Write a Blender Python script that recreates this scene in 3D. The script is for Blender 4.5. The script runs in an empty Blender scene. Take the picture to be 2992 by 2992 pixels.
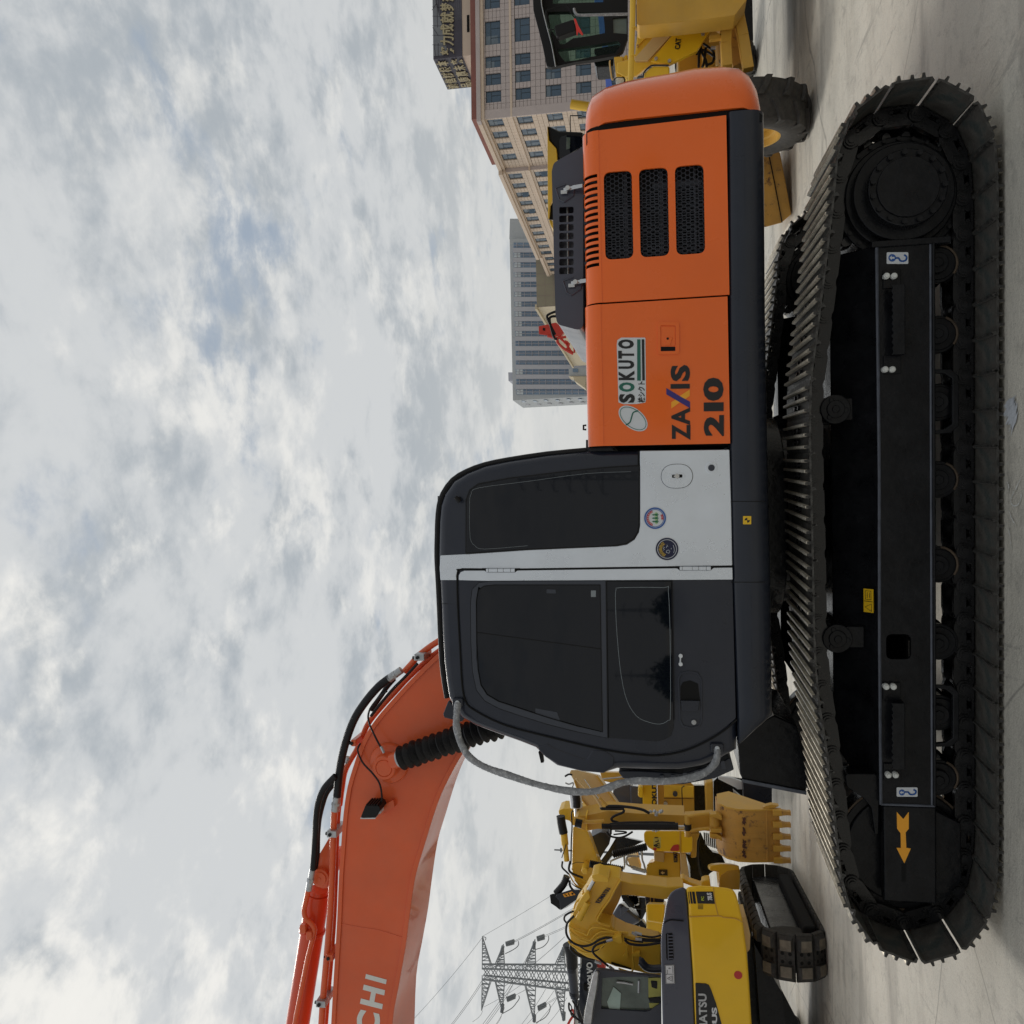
import bpy, bmesh, math, random
from mathutils import Vector, Matrix
from mathutils.geometry import tessellate_polygon
random.seed(7)
R = math.radians
sc = bpy.context.scene
col = sc.collection

# ------------------------------------------------------------------ camera
F_PX = 2560.0            # focal length in pixels of a 2992 pixel wide frame
PITCH, ROLL = math.atan(439 / F_PX), 0.020
CAM = Vector((0, 0, 1.57))
_f = Vector((0, math.cos(PITCH), math.sin(PITCH)))
_u0 = Vector((0, -math.sin(PITCH), math.cos(PITCH)))
_r0 = Vector((1, 0, 0))
_u = _u0 * math.cos(ROLL) + _r0 * math.sin(ROLL)
_r = _r0 * math.cos(ROLL) - _u0 * math.sin(ROLL)
cd = bpy.data.cameras.new('camera')
cam = bpy.data.objects.new('camera', cd)
col.objects.link(cam)
cd.sensor_width = 36.0
cd.lens = F_PX / 2992 * 36.0
cd.clip_start, cd.clip_end = 0.1, 3000
# the phone was held sideways: the camera's right is the world's down
m = Matrix((-_u, _r, -_f)).transposed().to_4x4()
m.translation = CAM
cam.matrix_world = m
sc.camera = cam

# ------------------------------------------------------------------ light
SUN_EL, SUN_AZ = R(50), R(-24)          # azimuth measured from +y towards +x
w = bpy.data.worlds.new('World'); sc.world = w; w.use_nodes = True
nt = w.node_tree; nt.nodes.clear()
def N(t, **k):
    n = nt.nodes.new(t)
    for a, b in k.items(): setattr(n, a, b)
    return n
def L(a, b): nt.links.new(a, b)
def Mth(op, a, b=None, c=None, clamp=False):
    n = N('ShaderNodeMath', operation=op, use_clamp=clamp)
    for i, v in enumerate((a, b, c)):
        if v is None: continue
        if isinstance(v, (int, float)): n.inputs[i].default_value = v
        else: L(v, n.inputs[i])
    return n.outputs[0]
def Mix(f, a, b):
    n = N('ShaderNodeMix', data_type='RGBA')
    for s, v in ((n.inputs[0], f), (n.inputs[6], a), (n.inputs[7], b)):
        if isinstance(v, (int, float)): s.default_value = v
        elif isinstance(v, tuple): s.default_value = (*v, 1)
        else: L(v, s)
    return n.outputs[2]
def Ramp(f, lo, hi):
    n = N('ShaderNodeMapRange', interpolation_type='SMOOTHERSTEP')
    L(f, n.inputs[0]); n.inputs[1].default_value = lo; n.inputs[2].default_value = hi
    return n.outputs[0]
sky = N('ShaderNodeTexSky', sky_type='NISHITA', sun_disc=False)
sky.sun_elevation = SUN_EL; sky.sun_rotation = SUN_AZ; sky.dust_density = 2.0
tc = N('ShaderNodeTexCoord')
sep = N('ShaderNodeSeparateXYZ'); L(tc.outputs['Generated'], sep.inputs[0])
zc = Mth('MAXIMUM', sep.outputs[2], 0.0)
den = Mth('ADD', zc, 0.13)
cx, cy = Mth('DIVIDE', sep.outputs[0], den), Mth('DIVIDE', sep.outputs[1], den)
comb = N('ShaderNodeCombineXYZ'); L(cx, comb.inputs[0]); L(cy, comb.inputs[1])
mp = N('ShaderNodeMapping'); L(comb.outputs[0], mp.inputs[0])
mp.inputs['Location'].default_value = (3.1, 7.7, 0); mp.inputs['Rotation'].default_value = (0, 0, R(25)); mp.inputs['Scale'].default_value = (1.0, 1.0, 1.0)
def Noise(scale, detail, rough, dist=0.0, off=0.0, vec=None):
    n = N('ShaderNodeTexNoise', noise_dimensions='4D')
    L(vec or mp.outputs[0], n.inputs['Vector'])
    n.inputs['W'].default_value = off
    n.inputs['Scale'].default_value = scale; n.inputs['Detail'].default_value = detail
    n.inputs['Roughness'].default_value = rough; n.inputs['Distortion'].default_value = dist
    return n.outputs[0]
big = Noise(1.2, 3, 0.5, 0.3, 1.0)
mid = Noise(2.9, 12, 0.60, 0.45, 4.0)
fine = Noise(8.0, 9, 0.60, 0.3, 9.0)
tiny = Noise(20.0, 6, 0.55, 0.1, 14.0)
cov = Mth('ADD', Mth('MULTIPLY', big, 0.50), Mth('ADD', Mth('MULTIPLY', mid, 0.42), Mth('ADD', Mth('MULTIPLY', fine, 0.26), Mth('MULTIPLY', tiny, 0.08))))
cover = Ramp(cov, 0.462, 0.592)
dens = Mth('ADD', Mth('MULTIPLY', Noise(1.7, 8, 0.56, 0.35, 21.0), 0.62), Mth('ADD', Mth('MULTIPLY', Noise(6.5, 9, 0.62, 0.2, 33.0), 0.38), Mth('MULTIPLY', tiny, 0.06)))
puff = Mth('ABSOLUTE', Mth('SUBTRACT', Mth('MULTIPLY', Noise(5.2, 6, 0.55, 0.2, 71.0), 2), 1))
dens = Mth('SUBTRACT', Mth('ADD', dens, 0.03), Mth('MULTIPLY', puff, 0.16))
shade = Ramp(dens, 0.42, 0.585)
glow0v = Mth('ADD', Mth('MULTIPLY', Noise(2.6, 7, 0.56, 0.4, 51.0), 0.62), Mth('ADD', Mth('MULTIPLY', fine, 0.36), Mth('MULTIPLY', tiny, 0.08)))

CL_DARK, CL_LIGHT, CL_GLOW = (0.365, 0.400, 0.432), (0.555, 0.572, 0.582), (0.80, 0.785, 0.745)
# sunness: 1 looking at the veiled sun, -1 looking away from it
dt = N('ShaderNodeVectorMath', operation='DOT_PRODUCT'); L(tc.outputs['Generated'], dt.inputs[0])
dt.inputs[1].default_value = (math.sin(SUN_AZ) * math.cos(SUN_EL), math.cos(SUN_AZ) * math.cos(SUN_EL), math.sin(SUN_EL))
sunn = dt.outputs['Value']
near_sun = Ramp(sunn, 0.72, 1.0)
glow = Ramp(Mth('ADD', glow0v, Mth('MULTIPLY', near_sun, 0.015)), 0.52, 0.66)
cc = Mix(shade, CL_DARK, CL_LIGHT)
cc = Mix(Mth('MULTIPLY', glow, Mth('ADD', 0.50, Mth('MULTIPLY', near_sun, 0.4))), cc, CL_GLOW)
cc = Mix(cover, (0.325, 0.385, 0.460), cc)
hz = Ramp(sep.outputs[2], 0.36, 0.03)      # towards the horizon everything fades to pale grey
cc = Mix(Mth('MULTIPLY', hz, 0.93), cc, (0.585, 0.59, 0.575))
back = N('ShaderNodeMapRange', interpolation_type='SMOOTHSTEP'); L(sunn, back.inputs[0])
for i_, v_ in enumerate((-0.55, 0.75, 0.60, 1.0)): back.inputs[i_ + 1].default_value = v_
strength = Mth('ADD', back.outputs[0], Mth('MULTIPLY', near_sun, 0.02))
bgc = N('ShaderNodeBackground'); L(cc, bgc.inputs[0]); L(strength, bgc.inputs[1])
bgs = N('ShaderNodeBackground'); L(sky.outputs[0], bgs.inputs[0]); bgs.inputs[1].default_value = 0.05
mx = N('ShaderNodeMixShader')
fm = Mth('ADD', 0.86, Mth('MULTIPLY', cover, 0.14), clamp=True)
L(fm, mx.inputs[0]); L(bgs.outputs[0], mx.inputs[1]); L(bgc.outputs[0], mx.inputs[2])
out = N('ShaderNodeOutputWorld'); L(mx.outputs[0], out.inputs[0])

sd = bpy.data.lights.new('sun', 'SUN'); sun = bpy.data.objects.new('sun', sd); col.objects.link(sun)
sd.energy = 1.0; sd.angle = R(16); sd.color = (1.0, 0.955, 0.88)
SUN_DIR = Vector((math.sin(SUN_AZ) * math.cos(SUN_EL), math.cos(SUN_AZ) * math.cos(SUN_EL), math.sin(SUN_EL)))
sun.rotation_euler = SUN_DIR.to_track_quat('Z', 'Y').to_euler()
sc.view_settings.view_transform = 'Standard'; sc.view_settings.look = 'None'
sc.view_settings.exposure = 0.18; sc.view_settings.gamma = 1.0
sc.view_settings.use_curve_mapping = False

# ------------------------------------------------------------------ frames: where a pixel of the photo lands on a real plane
class Frame:
    def __init__(s, o=(0, 0, 0), yaw=0.0):
        s.m = Matrix.Translation(Vector(o)) @ Matrix.Rotation(yaw, 4, 'Z'); s.i = s.m.inverted()
    def px(s, X, Y, y=0.0):
        d = _f + _r * ((1496 - Y) / F_PX) + _u * ((1496 - X) / F_PX)
        o = s.i @ CAM; d = s.i.to_3x3() @ d
        t = (y - o.y) / d.y
        return o + d * t
    def xz(s, pts, y=0.0):
        return [(lambda p: (p.x, p.z))(s.px(X, Y, y)) for X, Y in pts]
W = Frame()
UC = Frame((0, 4.4, 0), -0.057)         # undercarriage
UP = Frame((0, 4.4, 0), -0.026)         # upper structure

# ------------------------------------------------------------------ materials
def mat(name, c, rough=0.5, metal=0.0, coat=0.0, var=0.12, vscale=3.0, bump=0.0, bscale=60.0, dust=0.0, dustc=(0.28, 0.25, 0.2), spec=0.5, emit=None, c2=None, c2amt=0.0, c2scale=8.0, trans=0.0, ior=1.45, rvar=0.1):
    m = bpy.data.materials.new(name); m.use_nodes = True
    t = m.node_tree; b = t.nodes['Principled BSDF']
    b.inputs['Roughness'].default_value = rough; b.inputs['Metallic'].default_value = metal
    b.inputs['Coat Weight'].default_value = coat; b.inputs['Coat Roughness'].default_value = 0.06
    b.inputs['Specular IOR Level'].default_value = spec
    b.inputs['Transmission Weight'].default_value = trans; b.inputs['IOR'].default_value = ior
    def n(ty, **k):
        q = t.nodes.new(ty)
        for a, v in k.items(): setattr(q, a, v)
        return q
    tcn = n('ShaderNodeTexCoord')
    def noise(sc_, det=6, ro=0.6):
        q = n('ShaderNodeTexNoise'); t.links.new(tcn.outputs['Object'], q.inputs['Vector'])
        q.inputs['Scale'].default_value = sc_; q.inputs['Detail'].default_value = det; q.inputs['Roughness'].default_value = ro
        return q.outputs[0]
    def rng(f, a, b_, c_, d_):
        q = n('ShaderNodeMapRange'); t.links.new(f, q.inputs[0])
        for i, v in enumerate((a, b_, c_, d_)): q.inputs[i + 1].default_value = v
        return q.outputs[0]
    def mixc(f, a, b_):
        q = n('ShaderNodeMix', data_type='RGBA')
        for s_, v in ((q.inputs[0], f), (q.inputs[6], a), (q.inputs[7], b_)):
            if isinstance(v, tuple): s_.default_value = (*v, 1)
            elif isinstance(v, float): s_.default_value = v
            else: t.links.new(v, s_)
        return q.outputs[2]
    base = None
    if var > 0 or c2 or dust:
        nz = noise(vscale)
        lo = tuple(x * (1 - var) for x in c); hi = tuple(min(1, x * (1 + var)) for x in c)
        base = mixc(rng(nz, 0.3, 0.7, 0, 1), lo, hi)
        if c2: base = mixc(rng(noise(c2scale, 8, 0.7), 0.62 - 0.25 * c2amt, 0.72 - 0.2 * c2amt, 0, 1), base, c2)
        if dust:
            f = rng(noise(vscale * 2.3 + 1, 8, 0.7), 0.35, 0.85, 0, dust)
            base = mixc(f, base, dustc)
        t.links.new(base, b.inputs['Base Color'])
        if rvar: t.links.new(rng(nz, 0.3, 0.7, max(0.02, rough - rvar * 0.5), min(1, rough + rvar)), b.inputs['Roughness'])
    else:
        b.inputs['Base Color'].default_value = (*c, 1)
    if bump:
        bn = n('ShaderNodeBump'); bn.inputs['Strength'].default_value = bump; bn.inputs['Distance'].default_value = 0.01
        t.links.new(noise(bscale, 4), bn.inputs['Height']); t.links.new(bn.outputs[0], b.inputs['Normal'])
    if emit:
        b.inputs['Emission Color'].default_value = (*emit[:3], 1); b.inputs['Emission Strength'].default_value = emit[3]
    return m
M = dict(
    orange=mat('orange_paint', (0.92, 0.150, 0.010), 0.26, coat=0.6, var=0.05, vscale=1.2, bump=0.07, bscale=5, dust=0.04, spec=0.35),
    boom=mat('boom_orange_paint', (0.76, 0.125, 0.036), 0.34, coat=0.35, var=0.10, vscale=1.5, bump=0.08, bscale=7, dust=0.12, spec=0.35),
    navy=mat('dark_blue_grey_paint', (0.014, 0.018, 0.029), 0.28, coat=0.3, spec=0.35, var=0.15, bump=0.08, bscale=14, dust=0.05, dustc=(0.1, 0.1, 0.1)),
    hood=mat('hood_blue_grey_paint', (0.055, 0.062, 0.092), 0.30, coat=0.4, var=0.08, bump=0.05, bscale=12, dust=0.05, dustc=(0.15, 0.15, 0.15)),
    char=mat('charcoal_paint', (0.013, 0.017, 0.030), 0.28, coat=0.35, spec=0.4, var=0.15, bump=0.06, bscale=14, dust=0.05, dustc=(0.12, 0.12, 0.12)),
    silver=mat('silver_paint', (0.74, 0.79, 0.86), 0.28, metal=0.45, var=0.05, vscale=4, dust=0.10, dustc=(0.48, 0.48, 0.46), coat=0.3),
    black=mat('black_rubber', (0.007, 0.007, 0.008), 0.5, var=0.2, vscale=8, spec=0.35),
    void=mat('dark_cavity', (0.004, 0.004, 0.004), 0.9, var=0.0),
    inner=mat('engine_bay_steel', (0.034, 0.037, 0.048), 0.45, metal=0.3, var=0.3, vscale=10),
    glass=mat('tinted_window_glass', (0.004, 0.0055, 0.010), 0.025, var=0.0, spec=0.5, rvar=0.0),
    frameg=mat('window_frame_grey', (0.042, 0.048, 0.064), 0.35, var=0.1),
    line=mat('pale_seal_line', (0.22, 0.25, 0.27), 0.5, var=0.1),
    uc=mat('black_undercarriage_paint', (0.0052, 0.0058, 0.0075), 0.22, var=0.4, vscale=5, bump=0.35, bscale=18, dust=0.28, dustc=(0.045, 0.046, 0.050), spec=0.26),  # dust tone covers smudges and doubles as painted highlights
    ucworn=mat('weld_bead_grey', (0.09, 0.10, 0.125), 0.4, var=0.3, vscale=14, bump=0.3, bscale=60),
    shoe=mat('track_shoe_steel', (0.018, 0.018, 0.0185), 0.30, metal=0.3, var=0.6, vscale=9, bump=0.6, bscale=70, dust=0.75, dustc=(0.22, 0.21, 0.19), c2=(0.15, 0.08, 0.04), c2amt=0.1, c2scale=14, spec=0.4),
    worn=mat('worn_skylit_grouser_steel', (0.74, 0.68, 0.56), 0.34, metal=0.6, var=0.35, vscale=16, bump=0.4, bscale=90),  # worn steel, its colour brightened to show the tips catching the sky
    shoein=mat('track_shoe_inner_face', (0.074, 0.068, 0.060), 0.5, var=0.5, vscale=11, bump=0.5, bscale=50, dust=0.5, dustc=(0.17, 0.158, 0.138), spec=0.4, c2=(0.018, 0.035, 0.036), c2amt=0.5, c2scale=13),
    padtop=mat('dusty_pad_face', (0.15, 0.13, 0.10), 0.8, var=0.4, vscale=14, bump=0.5, bscale=50),
    link=mat('track_link_steel', (0.006, 0.006, 0.007), 0.26, var=0.4, vscale=12, bump=0.12, bscale=40, spec=0.5, coat=0.2, dust=0.2, dustc=(0.036, 0.036, 0.038)),
    rust=mat('rusty_roller_edge', (0.11, 0.08, 0.055), 0.6, metal=0.2, var=0.4, vscale=14),
    rustm=mat('dark_rust', (0.10, 0.045, 0.03), 0.7, var=0.4, vscale=20),
    chrome=mat('bright_metal', (0.62, 0.62, 0.62), 0.22, metal=1.0, var=0.1),
    zinc=mat('zinc_fitting', (0.46, 0.47, 0.48), 0.38, metal=0.7, var=0.2, vscale=20),
    whitep=mat('white_paint_mark', (0.72, 0.73, 0.70), 0.5, var=0.06),
    sticker=mat('white_sticker', (0.66, 0.69, 0.72), 0.45, var=0.03),
    hose=mat('black_hose', (0.009, 0.009, 0.011), 0.45, var=0.25, vscale=14, bump=0.3, bscale=160, spec=0.4),
    wrap=mat('grey_foam_wrap', (0.30, 0.31, 0.33), 0.75, var=0.25, vscale=30, bump=0.8, bscale=120, c2=(0.55, 0.56, 0.57), c2amt=0.35, c2scale=60),
    ink=mat('black_lettering', (0.016, 0.016, 0.017), 0.45, var=0.0),
    green=mat('green_lettering', (0.02, 0.14, 0.10), 0.45, var=0.0),
    blue=mat('blue_lettering', (0.045, 0.03, 0.20), 0.45, var=0.0),
    amber=mat('amber_lettering', (0.95, 0.42, 0.03), 0.45, var=0.05),
    sblue=mat('sticker_blue', (0.02, 0.10, 0.36), 0.45, var=0.0),
    snavy=mat('sticker_navy', (0.012, 0.014, 0.05), 0.45, var=0.0),
    sred=mat('sticker_red', (0.50, 0.04, 0.04), 0.45, var=0.0),
    sgreen=mat('sticker_green', (0.03, 0.17, 0.08), 0.45, var=0.0),
    spale=mat('sticker_pale_green', (0.42, 0.60, 0.32), 0.45, var=0.0),
    gold=mat('sticker_gold', (0.55, 0.36, 0.05), 0.45, var=0.0),
    yellow=mat('machine_yellow_paint', (0.80, 0.49, 0.04), 0.36, coat=0.25, var=0.08, vscale=1.3, dust=0.10, bump=0.05, bscale=10, spec=0.4),
    byellow=mat('bright_yellow_paint', (0.86, 0.53, 0.015), 0.34, coat=0.3, var=0.05, vscale=1.3, dust=0.05, bump=0.04, bscale=10, spec=0.4),
    ochre=mat('ochre_yellow_paint', (0.60, 0.34, 0.045), 0.42, coat=0.1, var=0.12, vscale=2, dust=0.16, bump=0.05, bscale=12, spec=0.4),
    bucket=mat('worn_bucket_paint', (0.54, 0.29, 0.055), 0.5, var=0.18, vscale=3, dust=0.15, c2=(0.09, 0.045, 0.035), c2amt=0.25, c2scale=9, bump=0.15, bscale=24),
    tan=mat('tan_boom_paint', (0.64, 0.45, 0.20), 0.45, var=0.08, vscale=2, dust=0.1),
    redp2=mat('arm_cylinder_red_orange', (0.66, 0.075, 0.022), 0.34, coat=0.3, var=0.06, dust=0.05, spec=0.35),
    redp=mat('red_paint', (0.50, 0.035, 0.02), 0.4, var=0.1),
    tyre=mat('tyre_rubber', (0.030, 0.028, 0.026), 0.75, var=0.3, vscale=9, bump=0.4, bscale=30, dust=0.45, dustc=(0.13, 0.12, 0.10)),
    pad=mat('dusty_rubber_pad', (0.022, 0.021, 0.020), 0.7, var=0.4, vscale=12, bump=0.5, bscale=40, dust=0.45, dustc=(0.13, 0.12, 0.10)),
    galv=mat('haze_paled_galvanised_steel', (0.26, 0.28, 0.30), 0.6, var=0.1),  # grey lightened in place of the haze over the distance
    cream=mat('cream_facade_paint', (0.58, 0.50, 0.36), 0.7, var=0.05, vscale=0.1),
    pinkst=mat('pink_beige_stone_cladding', (0.50, 0.43, 0.415), 0.55, var=0.08, vscale=0.22, dust=0.1),
    sidest=mat('warm_beige_stone_cladding', (0.66, 0.53, 0.42), 0.55, var=0.06, vscale=0.22, dust=0.05),
    joint=mat('cladding_joint', (0.32, 0.25, 0.225), 0.8, var=0.1, vscale=0.3),
    redroof=mat('red_brown_parapet', (0.26, 0.105, 0.085), 0.7, var=0.15, vscale=0.5),
    bglass=mat('blue_window_glass', (0.055, 0.10, 0.155), 0.10, var=0.25, vscale=0.15, spec=0.8, rvar=0.0),
    bframe=mat('dark_window_frame', (0.035, 0.05, 0.065), 0.5, var=0.0),
    farst=mat('far_grey_facade', (0.46, 0.485, 0.51), 0.7, var=0.05, vscale=0.05),  # tower tones are paled to stand in for distance haze
    farrib=mat('far_facade_pier', (0.47, 0.475, 0.52), 0.7, var=0.05, vscale=0.05),
    fargl=mat('far_blue_glass', (0.17, 0.25, 0.36), 0.15, var=0.25, vscale=0.05, spec=0.8),
    farlit=mat('far_pale_pane', (0.60, 0.66, 0.70), 0.4, var=0.1, vscale=0.3),  # pale colour makes the tower's top panes look lit
    olive=mat('olive_grey_cladding', (0.29, 0.26, 0.19), 0.7, var=0.06, vscale=0.1),
    signp=mat('dark_rooftop_sign_panel', (0.06, 0.055, 0.075), 0.35, var=0.25, vscale=0.4),
    signg=mat('grey_sign_reflection_and_slats', (0.18, 0.19, 0.21), 0.3, var=0.15, vscale=0.4),
    goldl=mat('gold_sign_letter', (0.42, 0.36, 0.22), 0.5, var=0.08, vscale=0.5),
    vidgl=mat('pale_green_cab_glass', (0.10, 0.13, 0.11), 0.08, var=0.5, vscale=2.5, spec=0.7, rvar=0.0),
    tarp=mat('blue_tarpaulin', (0.09, 0.16, 0.55), 0.5, var=0.2, vscale=1.0),
    ribbon=mat('red_ribbon', (0.75, 0.05, 0.04), 0.6, var=0.1),
    lens=mat('lamp_lens', (0.55, 0.56, 0.56), 0.15, var=0.4, vscale=20, spec=0.8),
)

# ------------------------------------------------------------------ mesh helpers
def fillet(pts, r, n=5):
    out = []
    N_ = len(pts)
    rr = r if isinstance(r, (list, tuple)) else [r] * N_
    for i in range(N_):
        p, a, b = Vector(pts[i]), Vector(pts[i - 1]), Vector(pts[(i + 1) % N_])
        d1, d2 = a - p, b - p
        l1, l2 = d1.length, d2.length
        rad = rr[i]
        if rad <= 0 or l1 < 1e-6 or l2 < 1e-6: out.append((p.x, p.y)); continue
        ang = d1.angle(d2)
        if ang > R(172): out.append((p.x, p.y)); continue
        t = min(rad / math.tan(ang / 2), l1 * 0.48, l2 * 0.48)
        q1, q2 = p + d1.normalized() * t, p + d2.normalized() * t
        for k in range(n + 1):
            s = k / n
            v = q1 * (1 - s) ** 2 + p * 2 * s * (1 - s) + q2 * s * s
            out.append((v.x, v.y))
    return out
def spline(pts, per=6, closed=False):
    P = [Vector(p) for p in pts]; out = []
    n = len(P); rngi = range(n if closed else n - 1)
    for i in rngi:
        if closed: p0, p1, p2, p3 = P[i - 1], P[i], P[(i + 1) % n], P[(i + 2) % n]
        else: p0, p1, p2, p3 = P[max(0, i - 1)], P[i], P[i + 1], P[min(n - 1, i + 2)]
        for k in range(per):
            t = k / per
            out.append(0.5 * ((2 * p1) + (p2 - p0) * t + (2 * p0 - 5 * p1 + 4 * p2 - p3) * t * t + (3 * p1 - p0 - 3 * p2 + p3) * t ** 3))
    if not closed: out.append(P[-1])
    return out
def area2(p): return sum(p[i - 1][0] * p[i][1] - p[i][0] * p[i - 1][1] for i in range(len(p)))
class MB:
    def __init__(s, fr=W): s.v, s.f, s.fr = [], [], fr
    def add(s, vs, fs):
        o = len(s.v); s.v += [Vector(v) for v in vs]; s.f += [[i + o for i in f] for f in fs]; return s
    def prism(s, o, y0, y1, holes=()):
        loops = [list(o)] + [list(h) for h in holes]
        if area2(loops[0]) < 0: loops[0].reverse()
        for h in loops[1:]:
            if area2(h) > 0: h.reverse()
        flat = [p for l in loops for p in l]; n = len(flat)
        vs = [(x, y0, z) for x, z in flat] + [(x, y1, z) for x, z in flat]
        if holes: tri = [list(t) for t in tessellate_polygon([[Vector((x, z, 0)) for x, z in l] for l in loops])]
        else: tri = [list(range(n))]
        fs = [t for t in tri] + [[i + n for i in reversed(t)] for t in tri]
        b = 0
        for l in loops:
            k = len(l)
            for i in range(k):
                a, c = b + i, b + (i + 1) % k
                fs.append([a, a + n, c + n, c])
            b += k
        return s.add(vs, fs)
    def slab(s, px, y0, y1, r=0.0, holes=(), at=None, skew=0.0):
        """outline extruded from y0 to y1; skew leans the extrusion sideways for bodies turned away from the viewer"""
        yy = y0 if at is None else at
        o = s.fr.xz(px, yy)
        if r: o = fillet(o, r)
        n0 = len(s.v); s.prism(o, y0, y1, holes)
        if skew:
            for v in s.v[n0:]: v.x += (v.y - y0) * skew
        return s
    def box(s, x0, x1, y0, y1, z0, z1): return s.prism([(x0, z0), (x1, z0), (x1, z1), (x0, z1)], y0, y1)
    def obox(s, a, b, wd, ht, up=(0, 0, 1)):
        a, b = Vector(a), Vector(b); d = (b - a)
        if d.length < 1e-7: return s
        d.normalize(); u = Vector(up)
        if abs(d.dot(u)) > 0.98: u = Vector((1, 0, 0))
        x = d.cross(u).normalized() * wd / 2; z = x.cross(d).normalized() * ht / 2
        vs = [p + sx * x + sz * z for p in (a, b) for sx, sz in ((-1, -1), (1, -1), (1, 1), (-1, 1))]
        return s.add(vs, [[0, 1, 2, 3], [7, 6, 5, 4], [0, 4, 5, 1], [1, 5, 6, 2], [2, 6, 7, 3], [3, 7, 4, 0]])
    def cyl(s, a, b, r0, r1=None, n=16, cap=True):
        r1 = r0 if r1 is None else r1
        return s.tube([a, b], [r0, r1], n, cap)
    def tube(s, path, r, n=8, cap=True):
        P = [Vector(p) for p in path]; k = len(P)
        rr = r if isinstance(r, (list, tuple)) else [r] * k
        d = (P[1] - P[0]).normalized(); u = Vector((0, 0, 1))
        if abs(d.dot(u)) > 0.9: u = Vector((0, 1, 0))
        x = d.cross(u).normalized(); vs = []
        for i in range(k):
            t = (P[min(i + 1, k - 1)] - P[max(i - 1, 0)])
            t = t.normalized() if t.length > 1e-9 else d
            x = (x - t * x.dot(t)).normalized(); y = t.cross(x)
            for j in range(n):
                a = 2 * math.pi * j / n
                vs.append(P[i] + (x * math.cos(a) + y * math.sin(a)) * rr[i])
        fs = [[i * n + j, i * n + (j + 1) % n, (i + 1) * n + (j + 1) % n, (i + 1) * n + j] for i in range(k - 1) for j in range(n)]
        if cap: fs += [list(range(n))[::-1], [(k - 1) * n + j for j in range(n)]]
        return s.add(vs, fs)
    def rings(s, rings, cap=True):
        n = len(rings[0]); vs = [p for r_ in rings for p in r_]; k = len(rings)
        fs = [[i * n + j, i * n + (j + 1) % n, (i + 1) * n + (j + 1) % n, (i + 1) * n + j] for i in range(k - 1) for j in range(n)]
        if cap: fs += [list(range(n))[::-1], [(k - 1) * n + j for j in range(n)]]
        return s.add(vs, fs)
    def pt(s, px, y, r, n=6, per=5, ex=0.0):
        """tube through photo points that lie on plane y (or each on its own y)"""
        ps = [s.fr.px(p[0], p[1], p[2] if len(p) > 2 else y) for p in px]
        if per > 1: ps = spline(ps, per)
        return s.tube(ps, r, n)
    def bm(s, inv=None, angle=38, smooth=True):
        b = bmesh.new(); mm = s.fr.m if inv is None else inv @ s.fr.m
        vs = [b.verts.new(mm @ v) for v in s.v]
        for f in s.f:
            try: b.faces.new([vs[i] for i in f])
            except ValueError: pass
        bmesh.ops.recalc_face_normals(b, faces=b.faces)
        if smooth:
            for f in b.faces: f.smooth = True
            c = math.cos(R(angle))
            for e in b.edges:
                if len(e.link_faces) != 2 or e.link_faces[0].normal.dot(e.link_faces[1].normal) < c: e.smooth = False
        return b
    def mesh(s, name, m, inv=None, angle=38):
        me = bpy.data.meshes.new(name); b = s.bm(inv, angle); b.to_mesh(me); b.free()
        if m: me.materials.append(m)
        return me
    def build(s, name, m, parent=None, bevel=0.0, seg=2, angle=38, **props):
        inv = None
        if parent is not None: inv = wm(parent).inverted()
        o = bpy.data.objects.new(name, s.mesh(name, m, inv, angle)); col.objects.link(o)
        if parent is not None: o.parent = parent
        if bevel:
            md = o.modifiers.new('bevel', 'BEVEL'); md.width = bevel; md.segments = seg
            md.limit_method = 'ANGLE'; md.angle_limit = R(40); md.harden_normals = True
        for k, v in props.items(): o[k] = v
        return o
def wm(o):
    m_ = o.matrix_basis.copy()
    while o.parent is not None:
        o = o.parent; m_ = o.matrix_basis @ m_
    return m_
def thing(name, label, cat, loc=(0, 0, 0), yaw=0.0, group=None):
    o = bpy.data.objects.new(name, None); col.objects.link(o)
    o.empty_display_size = 0.2
    o.matrix_basis = Matrix.Translation(Vector(loc)) @ Matrix.Rotation(yaw, 4, 'Z')
    o['label'] = label; o['category'] = cat
    if group: o['group'] = group
    return o
def inst(name, me, parent, mw):
    """one more object sharing mesh me, placed at world matrix mw under parent"""
    o = bpy.data.objects.new(name, me); col.objects.link(o)
    o.parent = parent; o.matrix_basis = wm(parent).inverted() @ mw
    return o
_tx = {}
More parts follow.
